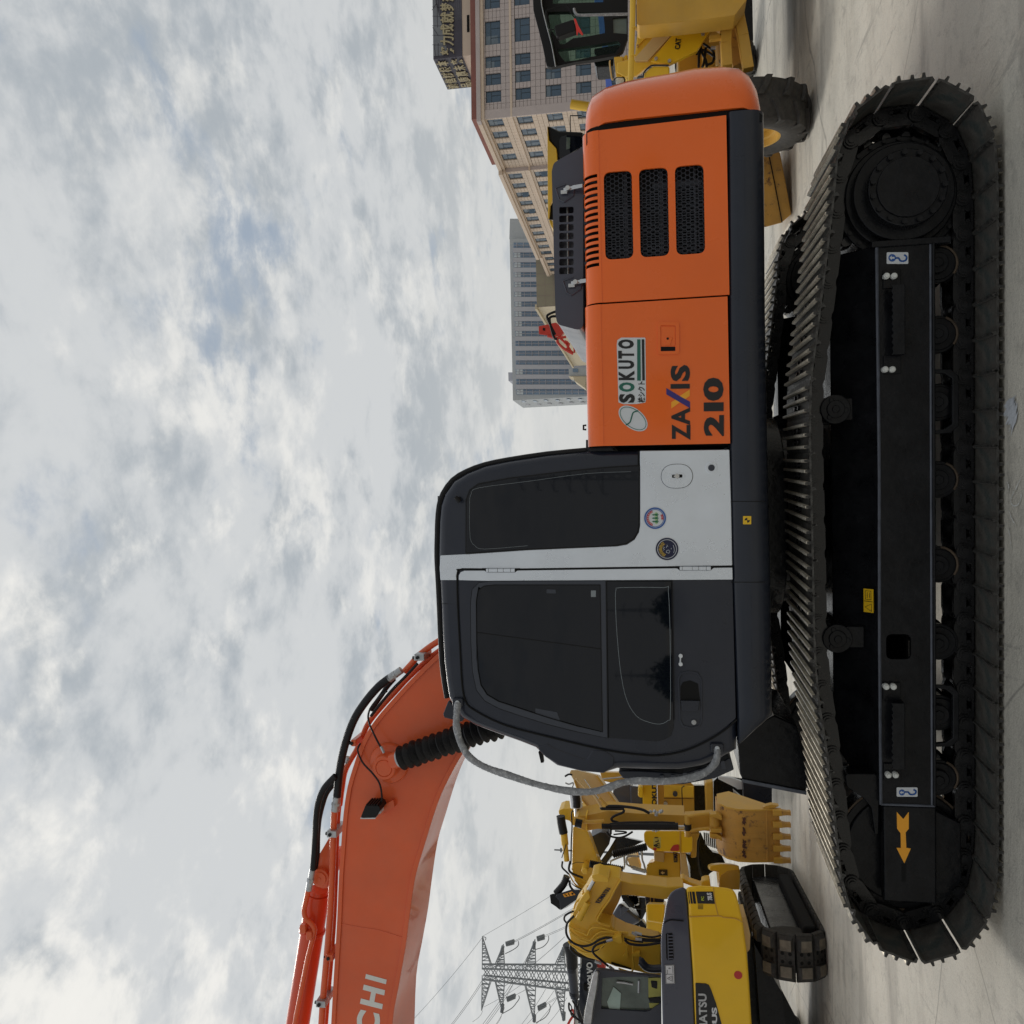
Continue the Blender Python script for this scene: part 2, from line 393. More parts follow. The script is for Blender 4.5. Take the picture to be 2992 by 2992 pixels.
def text(s, fr, quad, y, m, parent, name='lettering', bold=0.0, th=0.0015, fullw=None, space=1.0):
    """lettering on plane y; quad = photo points (top left, top right, bottom right, bottom left) as the words are read"""
    cu = bpy.data.curves.new('t', 'FONT'); cu.body = s; cu.offset = bold; cu.resolution_u = 3; cu.space_character = space
    ob = bpy.data.objects.new('t', cu); col.objects.link(ob)
    dg = bpy.context.evaluated_depsgraph_get()
    me = bpy.data.meshes.new_from_object(ob.evaluated_get(dg))
    bpy.data.objects.remove(ob); bpy.data.curves.remove(cu)
    xs = [v.co.x for v in me.vertices]; ys = [v.co.y for v in me.vertices]
    if not xs: return None
    x0, x1, y0, y1 = min(xs), max(xs), min(ys), max(ys)
    q = [fr.px(p[0], p[1], y) for p in quad]
    mb = MB(fr); n = len(me.vertices); vs = []
    for v in me.vertices:
        a, b = (v.co.x - x0) / (x1 - x0), (v.co.y - y0) / (y1 - y0)
        top = q[0].lerp(q[1], a); bot = q[3].lerp(q[2], a); vs.append(bot.lerp(top, b))
    mb.add([(p.x, p.y - th, p.z) for p in vs], [list(p.vertices) for p in me.polygons])
    mb.v += [Vector((p.x, p.y, p.z)) for p in vs]
    be = {}
    for p in me.polygons:
        k = list(p.vertices)
        for i in range(len(k)):
            e = (k[i], k[(i + 1) % len(k)])
            if (e[1], e[0]) in be: del be[(e[1], e[0])]
            else: be[e] = 1
    for a, b in be: mb.f.append([a, b, b + n, a + n])
    bpy.data.meshes.remove(me)
    return mb.build(name, m, parent)
def rectq(X0, X1, Y0, Y1):
    """quad for words read along decreasing photo Y: X0 top, X1 bottom, Y0 left end, Y1 right end"""
    return [(X0, Y0), (X0, Y1), (X1, Y1), (X1, Y0)]
def circ(cx, cz, r, n=24, a0=0.0): return [(cx + r * math.cos(a0 + 2 * math.pi * i / n), cz + r * math.sin(a0 + 2 * math.pi * i / n)) for i in range(n)]
def rrect(x0, x1, z0, z1, r): return fillet([(x0, z0), (x1, z0), (x1, z1), (x0, z1)], r)
# ================================================================== ground
g = MB(); g.add([(-900, -900, 0), (900, -900, 0), (900, 1600, 0), (-900, 1600, 0)], [[0, 1, 2, 3]])
def concrete():
    m = bpy.data.materials.new('yard_concrete'); m.use_nodes = True; t = m.node_tree; b = t.nodes['Principled BSDF']
    def n(ty, **k):
        q = t.nodes.new(ty)
        for a, v in k.items(): setattr(q, a, v)
        return q
    tcn = n('ShaderNodeTexCoord')
    def vec(sc_, rot=0.0):
        q = n('ShaderNodeMapping'); t.links.new(tcn.outputs['Object'], q.inputs[0]); q.inputs['Scale'].default_value = sc_; q.inputs['Rotation'].default_value = (0, 0, rot); return q.outputs[0]
    def noise(v, s, d=8, ro=0.6, di=0.0):
        q = n('ShaderNodeTexNoise'); t.links.new(v, q.inputs['Vector']); q.inputs['Scale'].default_value = s; q.inputs['Detail'].default_value = d; q.inputs['Roughness'].default_value = ro; q.inputs['Distortion'].default_value = di; return q.outputs[0]
    def rng(f, a, b_, c_=0.0, d_=1.0):
        q = n('ShaderNodeMapRange', interpolation_type='SMOOTHSTEP'); t.links.new(f, q.inputs[0])
        for i, v in enumerate((a, b_, c_, d_)): q.inputs[i + 1].default_value = v
        return q.outputs[0]
    def mix(f, a, b_):
        q = n('ShaderNodeMix', data_type='RGBA')
        for s_, v in ((q.inputs[0], f), (q.inputs[6], a), (q.inputs[7], b_)):
            if isinstance(v, tuple): s_.default_value = (*v, 1)
            else: t.links.new(v, s_)
        return q.outputs[2]
    v1 = vec((1, 1, 1)); v2 = vec((0.35, 1.6, 1), R(18)); v3 = vec((1.3, 0.22, 1), R(-30))
    c = mix(rng(noise(v1, 0.35, 5), 0.3, 0.7), (0.48, 0.455, 0.395), (0.72, 0.675, 0.58))
    c = mix(rng(noise(v2, 1.3, 8, 0.65, 0.6), 0.47, 0.70, 0, 0.6), c, (0.27, 0.25, 0.22))
    c = mix(rng(noise(v3, 1.1, 9, 0.7, 0.8), 0.52, 0.80, 0, 0.5), c, (0.72, 0.66, 0.55))
    c = mix(rng(noise(v1, 5, 10, 0.8), 0.50, 0.66, 0, 0.42), c, (0.19, 0.18, 0.165))
    c = mix(rng(noise(v1, 26, 8, 0.8), 0.59, 0.66, 0, 0.6), c, (0.10, 0.09, 0.08))
    vo = n('ShaderNodeTexVoronoi', feature='DISTANCE_TO_EDGE'); vo.inputs['Scale'].default_value = 0.32
    wv = n('ShaderNodeMix', data_type='VECTOR'); wv.inputs[0].default_value = 0.12
    ns = n('ShaderNodeTexNoise'); t.links.new(v1, ns.inputs['Vector']); ns.inputs['Scale'].default_value = 1.4; ns.inputs['Detail'].default_value = 6
    t.links.new(v1, wv.inputs[4]); t.links.new(ns.outputs['Color'], wv.inputs[5]); t.links.new(wv.outputs[1], vo.inputs['Vector'])
    c = mix(rng(vo.outputs[0], 0.0030, 0.0005, 0, 0.5), c, (0.12, 0.11, 0.10))
    c = mix(rng(noise(v1, 110, 5, 0.75), 0.40, 0.70, 0, 0.40), c, (0.22, 0.21, 0.19))
    c = mix(rng(noise(v3, 2.2, 10, 0.8, 1.5), 0.56, 0.64, 0, 0.5), c, (0.20, 0.19, 0.175))
    t.links.new(c, b.inputs['Base Color'])
    t.links.new(rng(noise(v2, 2.0, 6), 0.3, 0.7, 0.42, 0.75), b.inputs['Roughness'])
    bn = n('ShaderNodeBump'); bn.inputs['Strength'].default_value = 0.9; bn.inputs['Distance'].default_value = 0.015
    t.links.new(noise(v1, 24, 8, 0.7), bn.inputs['Height']); t.links.new(bn.outputs[0], b.inputs['Normal'])
    return m
g.build('ground', concrete(), kind='structure')
# broken slab joint behind and beside the tracks
rub = mat('broken_joint_concrete', (0.33, 0.31, 0.27), 0.8, var=0.4, vscale=12, bump=1.0, bscale=40)
def strip(name, pxs, wd, m, seed, z=0.004):
    rnd = random.Random(seed); g_ = MB()
    def gp(X, Y):
        d = _f + _r * ((1496 - Y) / F_PX) + _u * ((1496 - X) / F_PX)
        return CAM + d * (-CAM.z / d.z)
    P = spline([gp(*p) for p in pxs], 10); a, b = [], []
    for i, p in enumerate(P):
        d = (P[min(i + 1, len(P) - 1)] - P[max(0, i - 1)]).normalized(); n_ = Vector((-d.y, d.x, 0))
        e = min(1, i / 3, (len(P) - 1 - i) / 3)
        a.append(p + n_ * wd * e * rnd.uniform(0.5, 1.3)); b.append(p - n_ * wd * e * rnd.uniform(0.5, 1.3))
    k = len(P)
    g_.add([(v.x, v.y, z + 0.003 * rnd.random()) for v in a + b], [[i, i + 1, k + i + 1, k + i] for i in range(k - 1)])
    return g_.build(name, m, kind='structure')
pass
chalk = mat('chalk_scribble', (0.62, 0.62, 0.60), 0.8, var=0.2, vscale=20)
for k, pp in enumerate(([(2950, 1545), (2956, 1570), (2958, 1600)], [(2988, 1395), (2966, 1440), (2957, 1462), (2966, 1478), (2982, 1470), (2990, 1440)], [(2952, 1490), (2960, 1515), (2970, 1530)], [(2946, 1408), (2952, 1420), (2949, 1432)])):
    strip('chalk_mark', pp, 0.003, chalk, 20 + k, 0.005)
strip('cement_patch', [(2952, 1165), (2955, 1190), (2962, 1215), (2972, 1235)], 0.07, mat('cement_patch_grey', (0.50, 0.52, 0.55), 0.6, var=0.3, vscale=9, bump=0.6), 9, 0.004)

# ================================================================== main excavator
EX = thing('excavator', 'large orange crawler excavator with charcoal cab and black tracks standing in front', 'excavator', (0.15, 5.7, 0), 0)
# ---- tracks -------------------------------------------------------
SW, GAUGE, PITCHL = 0.757, 2.07, 0.172
tips = [(2448,365),(2510,286),(2552,249),(2593,230),(2639,208),(2691,199),(2734,207),(2784,216),(2833,237),(2865,270),(2896,301),(2920,348),(2932,430),(2938,560),(2938,900),(2938,1300),(2938,1700),(2938,2100),(2938,2480),(2934,2570),(2926,2647),(2911,2688),(2897,2733),(2864,2770),(2831,2792),(2790,2815),(2741,2829),(2692,2832),(2651,2825),(2602,2811),(2560,2785),(2536,2762),(2503,2721),(2462,2643),(2446,2575),(2430,2430),(2416,2304),(2400,2180),(2380,2060),(2368,1920),(2364,1757),(2361,1600),(2357,1440),(2353,1300),(2354,1150),(2359,1074),(2370,1000),(2380,920),(2395,800),(2408,690),(2420,600),(2433,450)]
tp = [Vector(UC.xz([p])[0]) for p in tips]
zmin = min(p.y for p in tp)
tp = [Vector((p.x, p.y - zmin)) for p in tp]
ctr = sum(tp, Vector((0, 0))) / len(tp)
sp = spline([(p.x, p.y, 0) for p in tp], 8, closed=True)
sp = [Vector((p.x, p.y)) for p in sp]
def offset_in(P, d):
    out = []
    for i in range(len(P)):
        t = (P[(i + 1) % len(P)] - P[i - 1]).normalized(); n_ = Vector((-t.y, t.x))
        if n_.dot(ctr - P[i]) < 0: n_ = -n_
        out.append(P[i] + n_ * d)
    return out
pin = offset_in(sp, 0.090)
def resample(P, step=None, n=None):
    Ls = [0]
    for i in range(len(P)): Ls.append(Ls[-1] + (P[(i + 1) % len(P)] - P[i]).length)
    tot = Ls[-1]; n = n or round(tot / step); out = []; j = 0
    for k in range(n):
        s_ = tot * (k + PH) / n
        while Ls[j + 1] < s_: j += 1
        a = (s_ - Ls[j]) / max(1e-9, Ls[j + 1] - Ls[j]); out.append(P[j].lerp(P[(j + 1) % len(P)], a))
    return out
PH = 0.35
pins = resample(pin, PITCHL); NP_ = len(pins)
print('shoes', NP_, 'len', max(p.x for p in pins) - min(p.x for p in pins))
# shoe local: x along travel, z outward, y across (0..SW)
sh = MB(); hp = PITCHL / 2 + 0.006; H0 = 0.052
prof = [(-hp, H0 - 0.014), (-hp + 0.010, H0 - 0.010), (-hp + 0.014, H0 + 0.006), (hp - 0.018, H0 + 0.006), (hp - 0.004, H0 - 0.008), (hp + 0.004, H0 - 0.002), (hp - 0.006, H0 + 0.016),
        (0.058, H0 + 0.016), (0.055, H0 + 0.038), (0.044, H0 + 0.038), (0.041, H0 + 0.016), (0.008, H0 + 0.016), (0.005, H0 + 0.035), (-0.006, H0 + 0.035), (-0.009, H0 + 0.016),
        (-0.050, H0 + 0.016), (-0.053, H0 + 0.038), (-0.064, H0 + 0.038), (-0.067, H0 + 0.016), (-hp, H0 + 0.010)]
sh.prism(prof, 0.0, SW)
shoe_me = sh.mesh('track_shoe', M['shoe'])
gr = MB()
for x0, x1 in ((0.0445, 0.0545), (-0.0055, 0.0045), (-0.0635, -0.0535)):
    gr.prism([(x0 - 0.0035, H0 + 0.024), (x1 + 0.0035, H0 + 0.024), (x1 + 0.001, H0 + 0.0395), (x0 - 0.001, H0 + 0.0395)], 0.012, SW - 0.012)
# bolts on the plate
sb = MB()
for yy in (0.30, 0.42):
    for xx in (-0.03, 0.026): sb.cyl((xx, yy, H0 + 0.0), (xx, yy, H0 + 0.026), 0.012, n=6)
lk = MB()
for ys in (SW / 2 - 0.105, SW / 2 + 0.070):
    lo = [(-hp + 0.006, H0 - 0.004), (hp - 0.03, H0 - 0.004), (hp - 0.005, H0 - 0.02)] + [(0.086 + 0.036 * math.cos(a), 0.036 * math.sin(a)) for a in (0.5, 0, -0.5, -1.0)] + [(0.055, -0.045), (-0.055, -0.045)] + [(-0.086 - 0.036 * math.cos(a), 0.036 * math.sin(a)) for a in (-1.0, -0.5, 0, 0.5)]
    hole = [(-0.03, 0.012), (0.025, 0.012), (0.03, 0.036), (-0.03, 0.036)]
    lk.prism(lo, ys, ys + 0.035, [hole])
    lk.cyl((0.086, ys - 0.012, 0), (0.086, ys + 0.047, 0), 0.037, n=18)
    lk.cyl((0.086, ys - 0.022, 0), (0.086, ys + 0.05, 0), 0.027, n=16)
    lk.cyl((0.086, ys - 0.030, 0), (0.086, ys + 0.05, 0), 0.016, n=12)
    for xx in (-0.028, 0.024): lk.cyl((xx, ys - 0.008, 0.022), (xx, ys + 0.03, 0.022), 0.010, n=6)
lk.cyl((0.086, SW / 2 - 0.08, 0), (0.086, SW / 2 + 0.08, 0), 0.026, n=12)
link_me = lk.mesh('track_link', M['link'])
def shoe_mats(yoff):
    for i in range(NP_):
        a, b = pins[i], pins[(i + 1) % NP_]
        mid = (a + b) / 2; t = (b - a).normalized(); n_ = Vector((-t.y, t.x))
        if n_.dot(ctr - mid) > 0: n_ = -n_
        m_ = Matrix(((t.x, 0, n_.x, mid.x), (0, 1, 0, yoff), (t.y, 0, n_.y, mid.y), (0, 0, 0, 1)))
        yield UC.m @ m_, mid, n_
worn_me = gr.mesh('grouser_edge', M['worn'])
bolt_me = sb.mesh('shoe_bolt', M['uc'])
# join plate, worn edges and bolts into a single two-material mesh
def joinme(name, parts, mats):
    b = bmesh.new()
    for k, p in enumerate(parts):
        n0 = len(b.faces); b.from_mesh(p); b.faces.ensure_lookup_table()
        for f in b.faces[n0:]: f.material_index = k
    me = bpy.data.meshes.new(name); b.to_mesh(me); b.free()
    for m_ in mats: me.materials.append(m_)
    return me
shoe_me = joinme('track_shoe', [shoe_me, worn_me, bolt_me], [M['shoe'], M['worn'], M['uc'], M['shoein']])
for f in shoe_me.polygons:
    if f.material_index == 0 and f.normal.z < -0.5 and f.center.x > -hp + 0.02: f.material_index = 3
def gear(cx, cz, r0, r1, nt_, y0, y1, mb):
    o = []
    for k in range(nt_):
        a = 2 * math.pi * k / nt_; d = 2 * math.pi / nt_
        o += [(cx + r_ * math.cos(a + q * d), cz + r_ * math.sin(a + q * d)) for q, r_ in ((0.0, r0), (0.14, r0 + 0.004), (0.30, r1 - 0.012), (0.40, r1), (0.60, r1), (0.70, r1 - 0.012), (0.86, r0 + 0.004))]
    mb.prism(o, y0, y1)
def UX(X, Y, y): p = UC.px(X, Y, y); return p.x, p.z
for side in (0, 1):
    yo = side * GAUGE
    trk = thing('track_assembly', '', '', (0, 0, 0)); del trk['label']; del trk['category']
    trk.parent = EX; trk.matrix_basis = wm(EX).inverted() @ UC.m @ Matrix.Translation((0, yo, 0))
    for mw_, mid, n_ in shoe_mats(yo):
        inst('track_shoe', shoe_me, trk, mw_); inst('track_link', link_me, trk, mw_)
    FC = Frame(); FC.m = UC.m @ Matrix.Translation((0, yo, 0)); FC.i = FC.m.inverted()
    # sprocket and travel motor
    sx, sz = (lambda p: (p[0], p[1]))(UX(2668, 474, 0.22))
    sx0 = (max(p.x for p in pins) - 0.42); 
    cxs = max(p.x for p in pins) - 0.385; czs = 0.385
    mb = MB(FC); gear(cxs, czs, 0.285, 0.335, 21, SW / 2 - 0.045, SW / 2 + 0.045, mb); mb.build('sprocket', M['link'], trk, bevel=0.004)
    mb = MB(FC)
    for r_, y_ in ((0.300, 0.30), (0.262, 0.255), (0.235, 0.20), (0.182, 0.13)):
        mb.cyl((cxs, y_, czs), (cxs, SW / 2 + 0.2, czs), r_, n=44)
    mb.build('final_drive_housing', M['uc'], trk, bevel=0.008, seg=2)
    if side == 0:
        mb = MB(); mb.cyl((0, 0, 0), (0, 0.028, 0), 0.0145, n=6); cb_me = mb.mesh('cover_bolt', M['uc']); mb = MB(); mb.cyl((0, 0, 0), (0, 0.025, 0), 0.011, n=6); hb_me = mb.mesh('housing_bolt', M['uc'])
    for k in range(15):
        a = 2 * math.pi * k / 15 + 0.1; inst('cover_bolt', cb_me, trk, FC.m @ Matrix.Translation((cxs + 0.163 * math.cos(a), 0.112, czs + 0.163 * math.sin(a))))
    for k in range(26):
        a = 2 * math.pi * k / 26; inst('housing_bolt', hb_me, trk, FC.m @ Matrix.Translation((cxs + 0.283 * math.cos(a), 0.285, czs + 0.283 * math.sin(a))))
    mb = MB(FC); mb.cyl((cxs, 0.118, czs), (cxs, 0.14, czs), 0.142, n=40); mb.build('motor_cover', M['uc'], trk, bevel=0.004)
    # idler
    cxi = min(p.x for p in pins) + 0.375; czi = 0.375
    mb = MB(FC)
    mb.cyl((cxi, SW / 2 - 0.075, czi), (cxi, SW / 2 + 0.075, czi), 0.325, n=48)
    mb.cyl((cxi, SW / 2 - 0.09, czi), (cxi, SW / 2 + 0.09, czi), 0.285, n=40)
    mb.cyl((cxi, SW / 2 - 0.13, czi), (cxi, SW / 2 + 0.13, czi), 0.09, n=24)
    mb.build('idler_wheel', M['uc'], trk, bevel=0.012)
    mb = MB(FC)
    ring = [(cxi + 0.327 * math.cos(a), SW / 2 - 0.07, czi + 0.327 * math.sin(a)) for a in [2 * math.pi * k / 60 for k in range(61)]]
    mb.tube(ring, 0.007, 5); mb.build('idler_tread', M['rust'], trk)
    # carrier rollers
    for X, Y in ((2440, 1196), (2446, 1865)):
        x, z = UX(X, Y, 0.27); mb = MB(FC)
        mb.cyl((x, 0.27, z), (x, 0.52, z), 0.062, n=28); mb.cyl((x, 0.255, z), (x, 0.30, z), 0.074, n=28)
        mb.cyl((x, 0.245, z), (x, 0.30, z), 0.045, n=20); mb.cyl((x, 0.238, z), (x, 0.30, z), 0.02, n=12)
        for k in range(3):
            a = 2 * math.pi * k / 3 + 0.4; mb.cyl((x + 0.05 * math.cos(a), 0.25, z + 0.05 * math.sin(a)), (x + 0.05 * math.cos(a), 0.3, z + 0.05 * math.sin(a)), 0.014, n=10)
        mb.box(x - 0.07, x + 0.07, 0.45, 0.62, z - 0.28, z + 0.03); mb.box(x - 0.055, x + 0.055, 0.30, 0.6, z - 0.14, z - 0.05)
        mb.build('carrier_roller', M['uc'], trk, bevel=0.006)
    # bottom rollers
    for k, Y in enumerate((771, 977, 1175, 1401, 1649, 1875, 2082, 2271)):
        x, _z = UX(2752, Y, 0.27); z = 0.212
        mb = MB(FC); mb.cyl((x, 0.25, z), (x, 0.52, z), 0.078, n=30); mb.cyl((x, 0.262, z), (x, 0.295, z), 0.092, n=30); mb.cyl((x, 0.47, z), (x, 0.50, z), 0.092, n=30)
        mb.cyl((x, 0.225, z + 0.01), (x, 0.3, z + 0.01), 0.05, n=20); mb.cyl((x, 0.215, z + 0.01), (x, 0.3, z + 0.01), 0.026, n=6)
        mb.box(x - 0.045, x + 0.045, 0.23, 0.27, z - 0.01, z + 0.12)
        mb.build('track_roller', M['uc'], trk, bevel=0.005)
        if k in (0, 1, 3, 4, 7):
            mb = MB(FC); mb.tube([(x + 0.088 * math.cos(a), 0.262, z + 0.088 * math.sin(a)) for a in [-2.2 + q * 0.3 for q in range(7 if k % 2 else 8)]], 0.006, 5)
            mb.build('roller_rim', M['rust'], trk)
        if k in (2, 6):     # track guard straps
            mb = MB(FC); o = [(-0.16, 0.14), (-0.15, 0.16), (-0.135, 0.03), (-0.11, -0.005), (0.11, -0.005), (0.135, 0.03), (0.15, 0.16), (0.16, 0.14), (0.155, 0.0), (0.12, -0.035), (-0.12, -0.035), (-0.155, 0.0)]
            mb.prism([(x + a, 0.17 + b) for a, b in o], 0.205, 0.235); mb.build('track_guard', M['uc'], trk, bevel=0.005)
    # side frame
    yf = 0.20
    if side == 0: fr_ = UC
    z_top = UX(2568, 1500, yf)[1]; z_bot = UX(2728, 1500, yf)[1]
    xr = UX(2650, 711, yf)[0]; xl = UX(2650, 2352, yf)[0]; xn = UX(2650, 2637, yf)[0]
    hx0, hz0 = UX(2662, 1927, yf); hx1, hz1 = UX(2589, 1853, yf)
    mb = MB(FC); mb.prism([(xl, z_bot), (xr, z_bot), (xr, z_top), (xl, z_top)], yf, yf + 0.02, [rrect(hx0, hx1, hz0, hz1, 0.03)])
    mb.box(xl, xr, yf + 0.02, yf + 0.40, z_bot, z_bot + 0.012)
    mb.build('side_plate', M['uc'], trk)
    mb = MB(FC)     # sloped top of the side frame
    zi = z_top + 0.19; xr2 = UX(2500, 1880, 0.3)[0]
    mb.add([(xl, yf + 0.001, z_top), (xr, yf + 0.001, z_top), (xr, yf + 0.18, zi), (xl + 0.25, yf + 0.18, zi), (xl, yf + 0.18, zi - 0.16), (xl, yf + 0.45, z_bot), (xr, yf + 0.45, z_bot), (xr, yf + 0.45, zi), (xl + 0.25, yf + 0.45, zi), (xl, yf + 0.45, zi - 0.16)],
           [[0, 1, 2, 3, 4], [2, 7, 8, 3], [3, 8, 9, 4], [1, 6, 7, 2], [5, 6, 7, 8, 9], [0, 4, 9, 5]])
    mb.build('side_frame', M['uc'], trk, bevel=0.01)
    mb = MB(FC)
    mb.tube([(xl, yf - 0.003, z_top), (xl + (xr - xl) * 0.3, yf - 0.003, z_top + 0.002), (xl + (xr - xl) * 0.6, yf - 0.003, z_top - 0.002), (xr, yf - 0.003, z_top + 0.004)], 0.008, 6)
    mb.tube([(xl, yf - 0.001, z_bot + 0.012), (xr, yf - 0.001, z_bot + 0.012)], 0.006, 6)
    mb.tube([(xl, yf - 0.003, z_bot), (xl, yf - 0.003, z_top)], 0.006, 6)
    mb.build('weld_bead', M['ucworn'], trk)
    mb = MB(FC); mb.box(xl, xr + 0.01, yf - 0.012, yf + 0.002, z_bot - 0.008, z_bot + 0.006)
    mb.box(xr - 0.012, xr + 0.02, yf - 0.015, yf + 0.3, z_bot - 0.08, z_top + 0.03); mb.build('frame_flange', M['uc'], trk, bevel=0.006)
    mb = MB(FC)     # idler yoke
    zt2 = UX(2580, 2500, yf)[1]; mb.box(xn, xl - 0.005, yf - 0.006, yf + 0.05, z_bot - 0.01, zt2)
    mb.build('idler_guard', M['uc'], trk, bevel=0.012)
    mb = MB(FC); mb.prism([UX(2737, 2376, yf), UX(2813, 2413, yf), UX(2817, 2581, yf), UX(2760, 2650, yf), UX(2737, 2640, yf)], yf + 0.03, yf + 0.06)
    mb.build('lower_guard', M['uc'], trk, bevel=0.006)
    mb = MB(FC)     # rounded shoulder over the idler fork
    mb.slab([(2466, 2262), (2474, 2300), (2520, 2330), (2545, 2360), (2556, 2440), (2568, 2440), (2570, 2350), (2568, 2262)], yf + 0.03, yf + 0.16, 0.02) if side == 0 else None
    if side == 0: mb.fr = UC; mb.build('frame_shoulder', M['uc'], trk, bevel=0.02, seg=3)
    if side == 0:
        for nm, (ya, yb), sy in (('step_pad', (806, 1079), 1), ('step_pad', (2007, 2265), 1)):
            mb = MB(UC)
            x0, zt = UX(2578, yb, yf); x1, _q = UX(2578, ya, yf); zb = UX(2630, ya, yf)[1]; rnd = random.Random(ya)
            o = [(x0 + 0.06, zb), (x1 - 0.06, zb)]; n_ = 22
            xs_ = [x1 - 0.06 - (x1 - x0 - 0.12) * k / n_ for k in range(n_ + 1)]
            for k, xx in enumerate(xs_): o.append((xx, zt - 0.022 - (0.008 if k % 2 else 0.0) - rnd.uniform(0, 0.004)))
            mb.prism(o, yf - 0.085, yf - 0.075); mb.box(x0 + 0.06, x1 - 0.06, yf - 0.075, yf + 0.002, zb - 0.004, zb + 0.008)
            for xx in (x0 + 0.02, x1 - 0.02): mb.box(xx - 0.045, xx + 0.045, yf - 0.012, yf + 0.002, zb, zt - 0.004)
            mb.build('step_plate', M['uc'], trk, bevel=0.003)
        for X, Y in ((2591, 806), (2613, 806), (2587, 1079), (2608, 1079), (2590, 2007), (2611, 2007), (2596, 2265), (2617, 2265)):
            p = UC.px(X, Y, yf - 0.03); mb = MB(UC); mb.cyl((p.x, p.y - 0.004, p.z), (p.x, p.y + 0.03, p.z), 0.0150, n=20); mb.cyl((p.x, p.y - 0.013, p.z), (p.x, p.y, p.z), 0.0115, n=6)
            mb.build('step_bolt', M['whitep'], trk, bevel=0.002)
        def tiedown(X0, X1, Y0, Y1):
            mb = MB(UC); mb.slab([(X0, Y0), (X0, Y1), (X1, Y1), (X1, Y0)], yf - 0.004, yf + 0.001, 0.006); d_ = mb.build('tie_down_decal', M['sticker'], trk)
            xm = (Y0 + Y1) / 2; Lx = X1 - X0; r_ = 0.28 * abs(Y1 - Y0)
            b = MB(UC); cxp = X0 + Lx * 0.24
            o = [(cxp + r_ * 1.15 * math.cos(a), xm + r_ * 1.15 * math.sin(a)) for a in [2 * math.pi * k / 20 for k in range(20)]]
            ar = [(cxp - r_ * .9, xm), (cxp - r_ * .1, xm + r_ * .75), (cxp - r_ * .1, xm + r_ * .3), (cxp + r_ * .75, xm + r_ * .3), (cxp + r_ * .75, xm - r_ * .3), (cxp - r_ * .1, xm - r_ * .3), (cxp - r_ * .1, xm - r_ * .75)]
            b.prism(UC.xz(o, yf), yf - 0.0055, yf - 0.004, [UC.xz(ar, yf)])
            hk = [(cxp + r_, xm, yf - 0.005), (X0 + Lx * .55, xm, yf - 0.005), (X0 + Lx * .62, xm + r_ * .75, yf - 0.005), (X0 + Lx * .76, xm + r_ * .95, yf - 0.005), (X0 + Lx * .90, xm + r_ * .5, yf - 0.005), (X0 + Lx * .91, xm - r_ * .5, yf - 0.005), (X0 + Lx * .80, xm - r_ * 0.95, yf - 0.005)]
            b.pt(hk, 0, 0.0042, 4, 4); b.build('hook_symbol', M['sblue'], trk)
        tiedown(2591, 2654, 771, 737); tiedown(2620, 2681, 2328, 2301)
        mb = MB(UC); mb.prism(UC.xz([(2620, 2372), (2639, 2393), (2655, 2372), (2655, 2421), (2646, 2432), (2648, 2477), (2661, 2479), (2642, 2522), (2619, 2477), (2632, 2477), (2631, 2434), (2621, 2421)], yf - 0.006), yf - 0.008, yf - 0.005)
        mb.build('direction_arrow', M['amber'], trk)
        mb = MB(UC); mb.slab([(2635, 2525), (2647, 2525), (2647, 2576), (2635, 2576)], yf - 0.008, yf - 0.004); mb.build('guide_slot', M['void'], trk)
        # yellow warning decal on the slanted shelf
        mb = MB(UC); q = []
        for s_, t_ in ((0.10, 0), (0.10, 1), (0.62, 1), (0.62, 0)): pass
        xa = UX(2546, 1787, yf + 0.06)[0]; xb = UX(2546, 1719, yf + 0.06)[0]
        sl = lambda yy: z_top + 0.19 / 0.18 * (yy - yf)
        y1_, y2_ = yf + 0.022, yf + 0.058; nrm = Vector((0, -0.19, 0.18)).normalized() * 0.003
        c4 = [Vector((xa, y1_, sl(y1_))), Vector((xb, y1_, sl(y1_))), Vector((xb, y2_, sl(y2_))), Vector((xa, y2_, sl(y2_)))]
        mb.add([c + nrm for c in c4] + [c - nrm for c in c4], [[0, 1, 2, 3], [7, 6, 5, 4], [0, 4, 5, 1], [1, 5, 6, 2], [2, 6, 7, 3], [3, 7, 4, 0]])
        mb.build('warning_decal', M['byellow'], trk)
        mb = MB(UC); P_ = lambda a, b: c4[0].lerp(c4[1], a).lerp(c4[3].lerp(c4[2], a), b) + nrm * 1.35
        for pl in ([(.05, .15), (.38, .15), (.22, .85), (.05, .15)], [(.55, .2), (.92, .2), (.92, .8), (.55, .8), (.55, .2)], [(.47, .05), (.47, .95)], [(.62, .35), (.85, .35)], [(.62, .6), (.85, .6)]):
            mb.tube([P_(*p) for p in pl], 0.0013, 4)
        mb.build('warning_symbol', M['ink'], trk)
# ---- centre frame and swing bearing --------------------------------
mb = MB(UC)
c0 = (xl + xr) / 2
mb.box(c0 - 0.42, c0 + 0.42, 0.7, 2.1, 0.48, 0.70)
for sx_ in (-1, 1):
    for y0_, y1_ in ((0.55, 1.2), (2.3, 1.65)):
        mb.add([(c0 + sx_ * a, y, z) for a, y, z in ((1.25, y0_, 0.42), (0.8, y0_, 0.42), (0.3, y1_, 0.42), (0.55, y1_, 0.42), (1.25, y0_, 0.62), (0.8, y0_, 0.66), (0.3, y1_, 0.74), (0.55, y1_, 0.74))],
               [[0, 1, 2, 3], [4, 5, 6, 7], [0, 1, 5, 4], [1, 2, 6, 5], [2, 3, 7, 6], [3, 0, 4, 7]])
mb.build('centre_frame', M['uc'], EX, bevel=0.015)
mb = MB(UC); mb.cyl((c0, 1.41, 0.68), (c0, 1.41, 0.98), 0.55, n=48); mb.cyl((c0, 1.41, 0.86), (c0, 1.41, 0.99), 0.62, n=48)
mb.build('swing_bearing', M['uc'], EX, bevel=0.01)

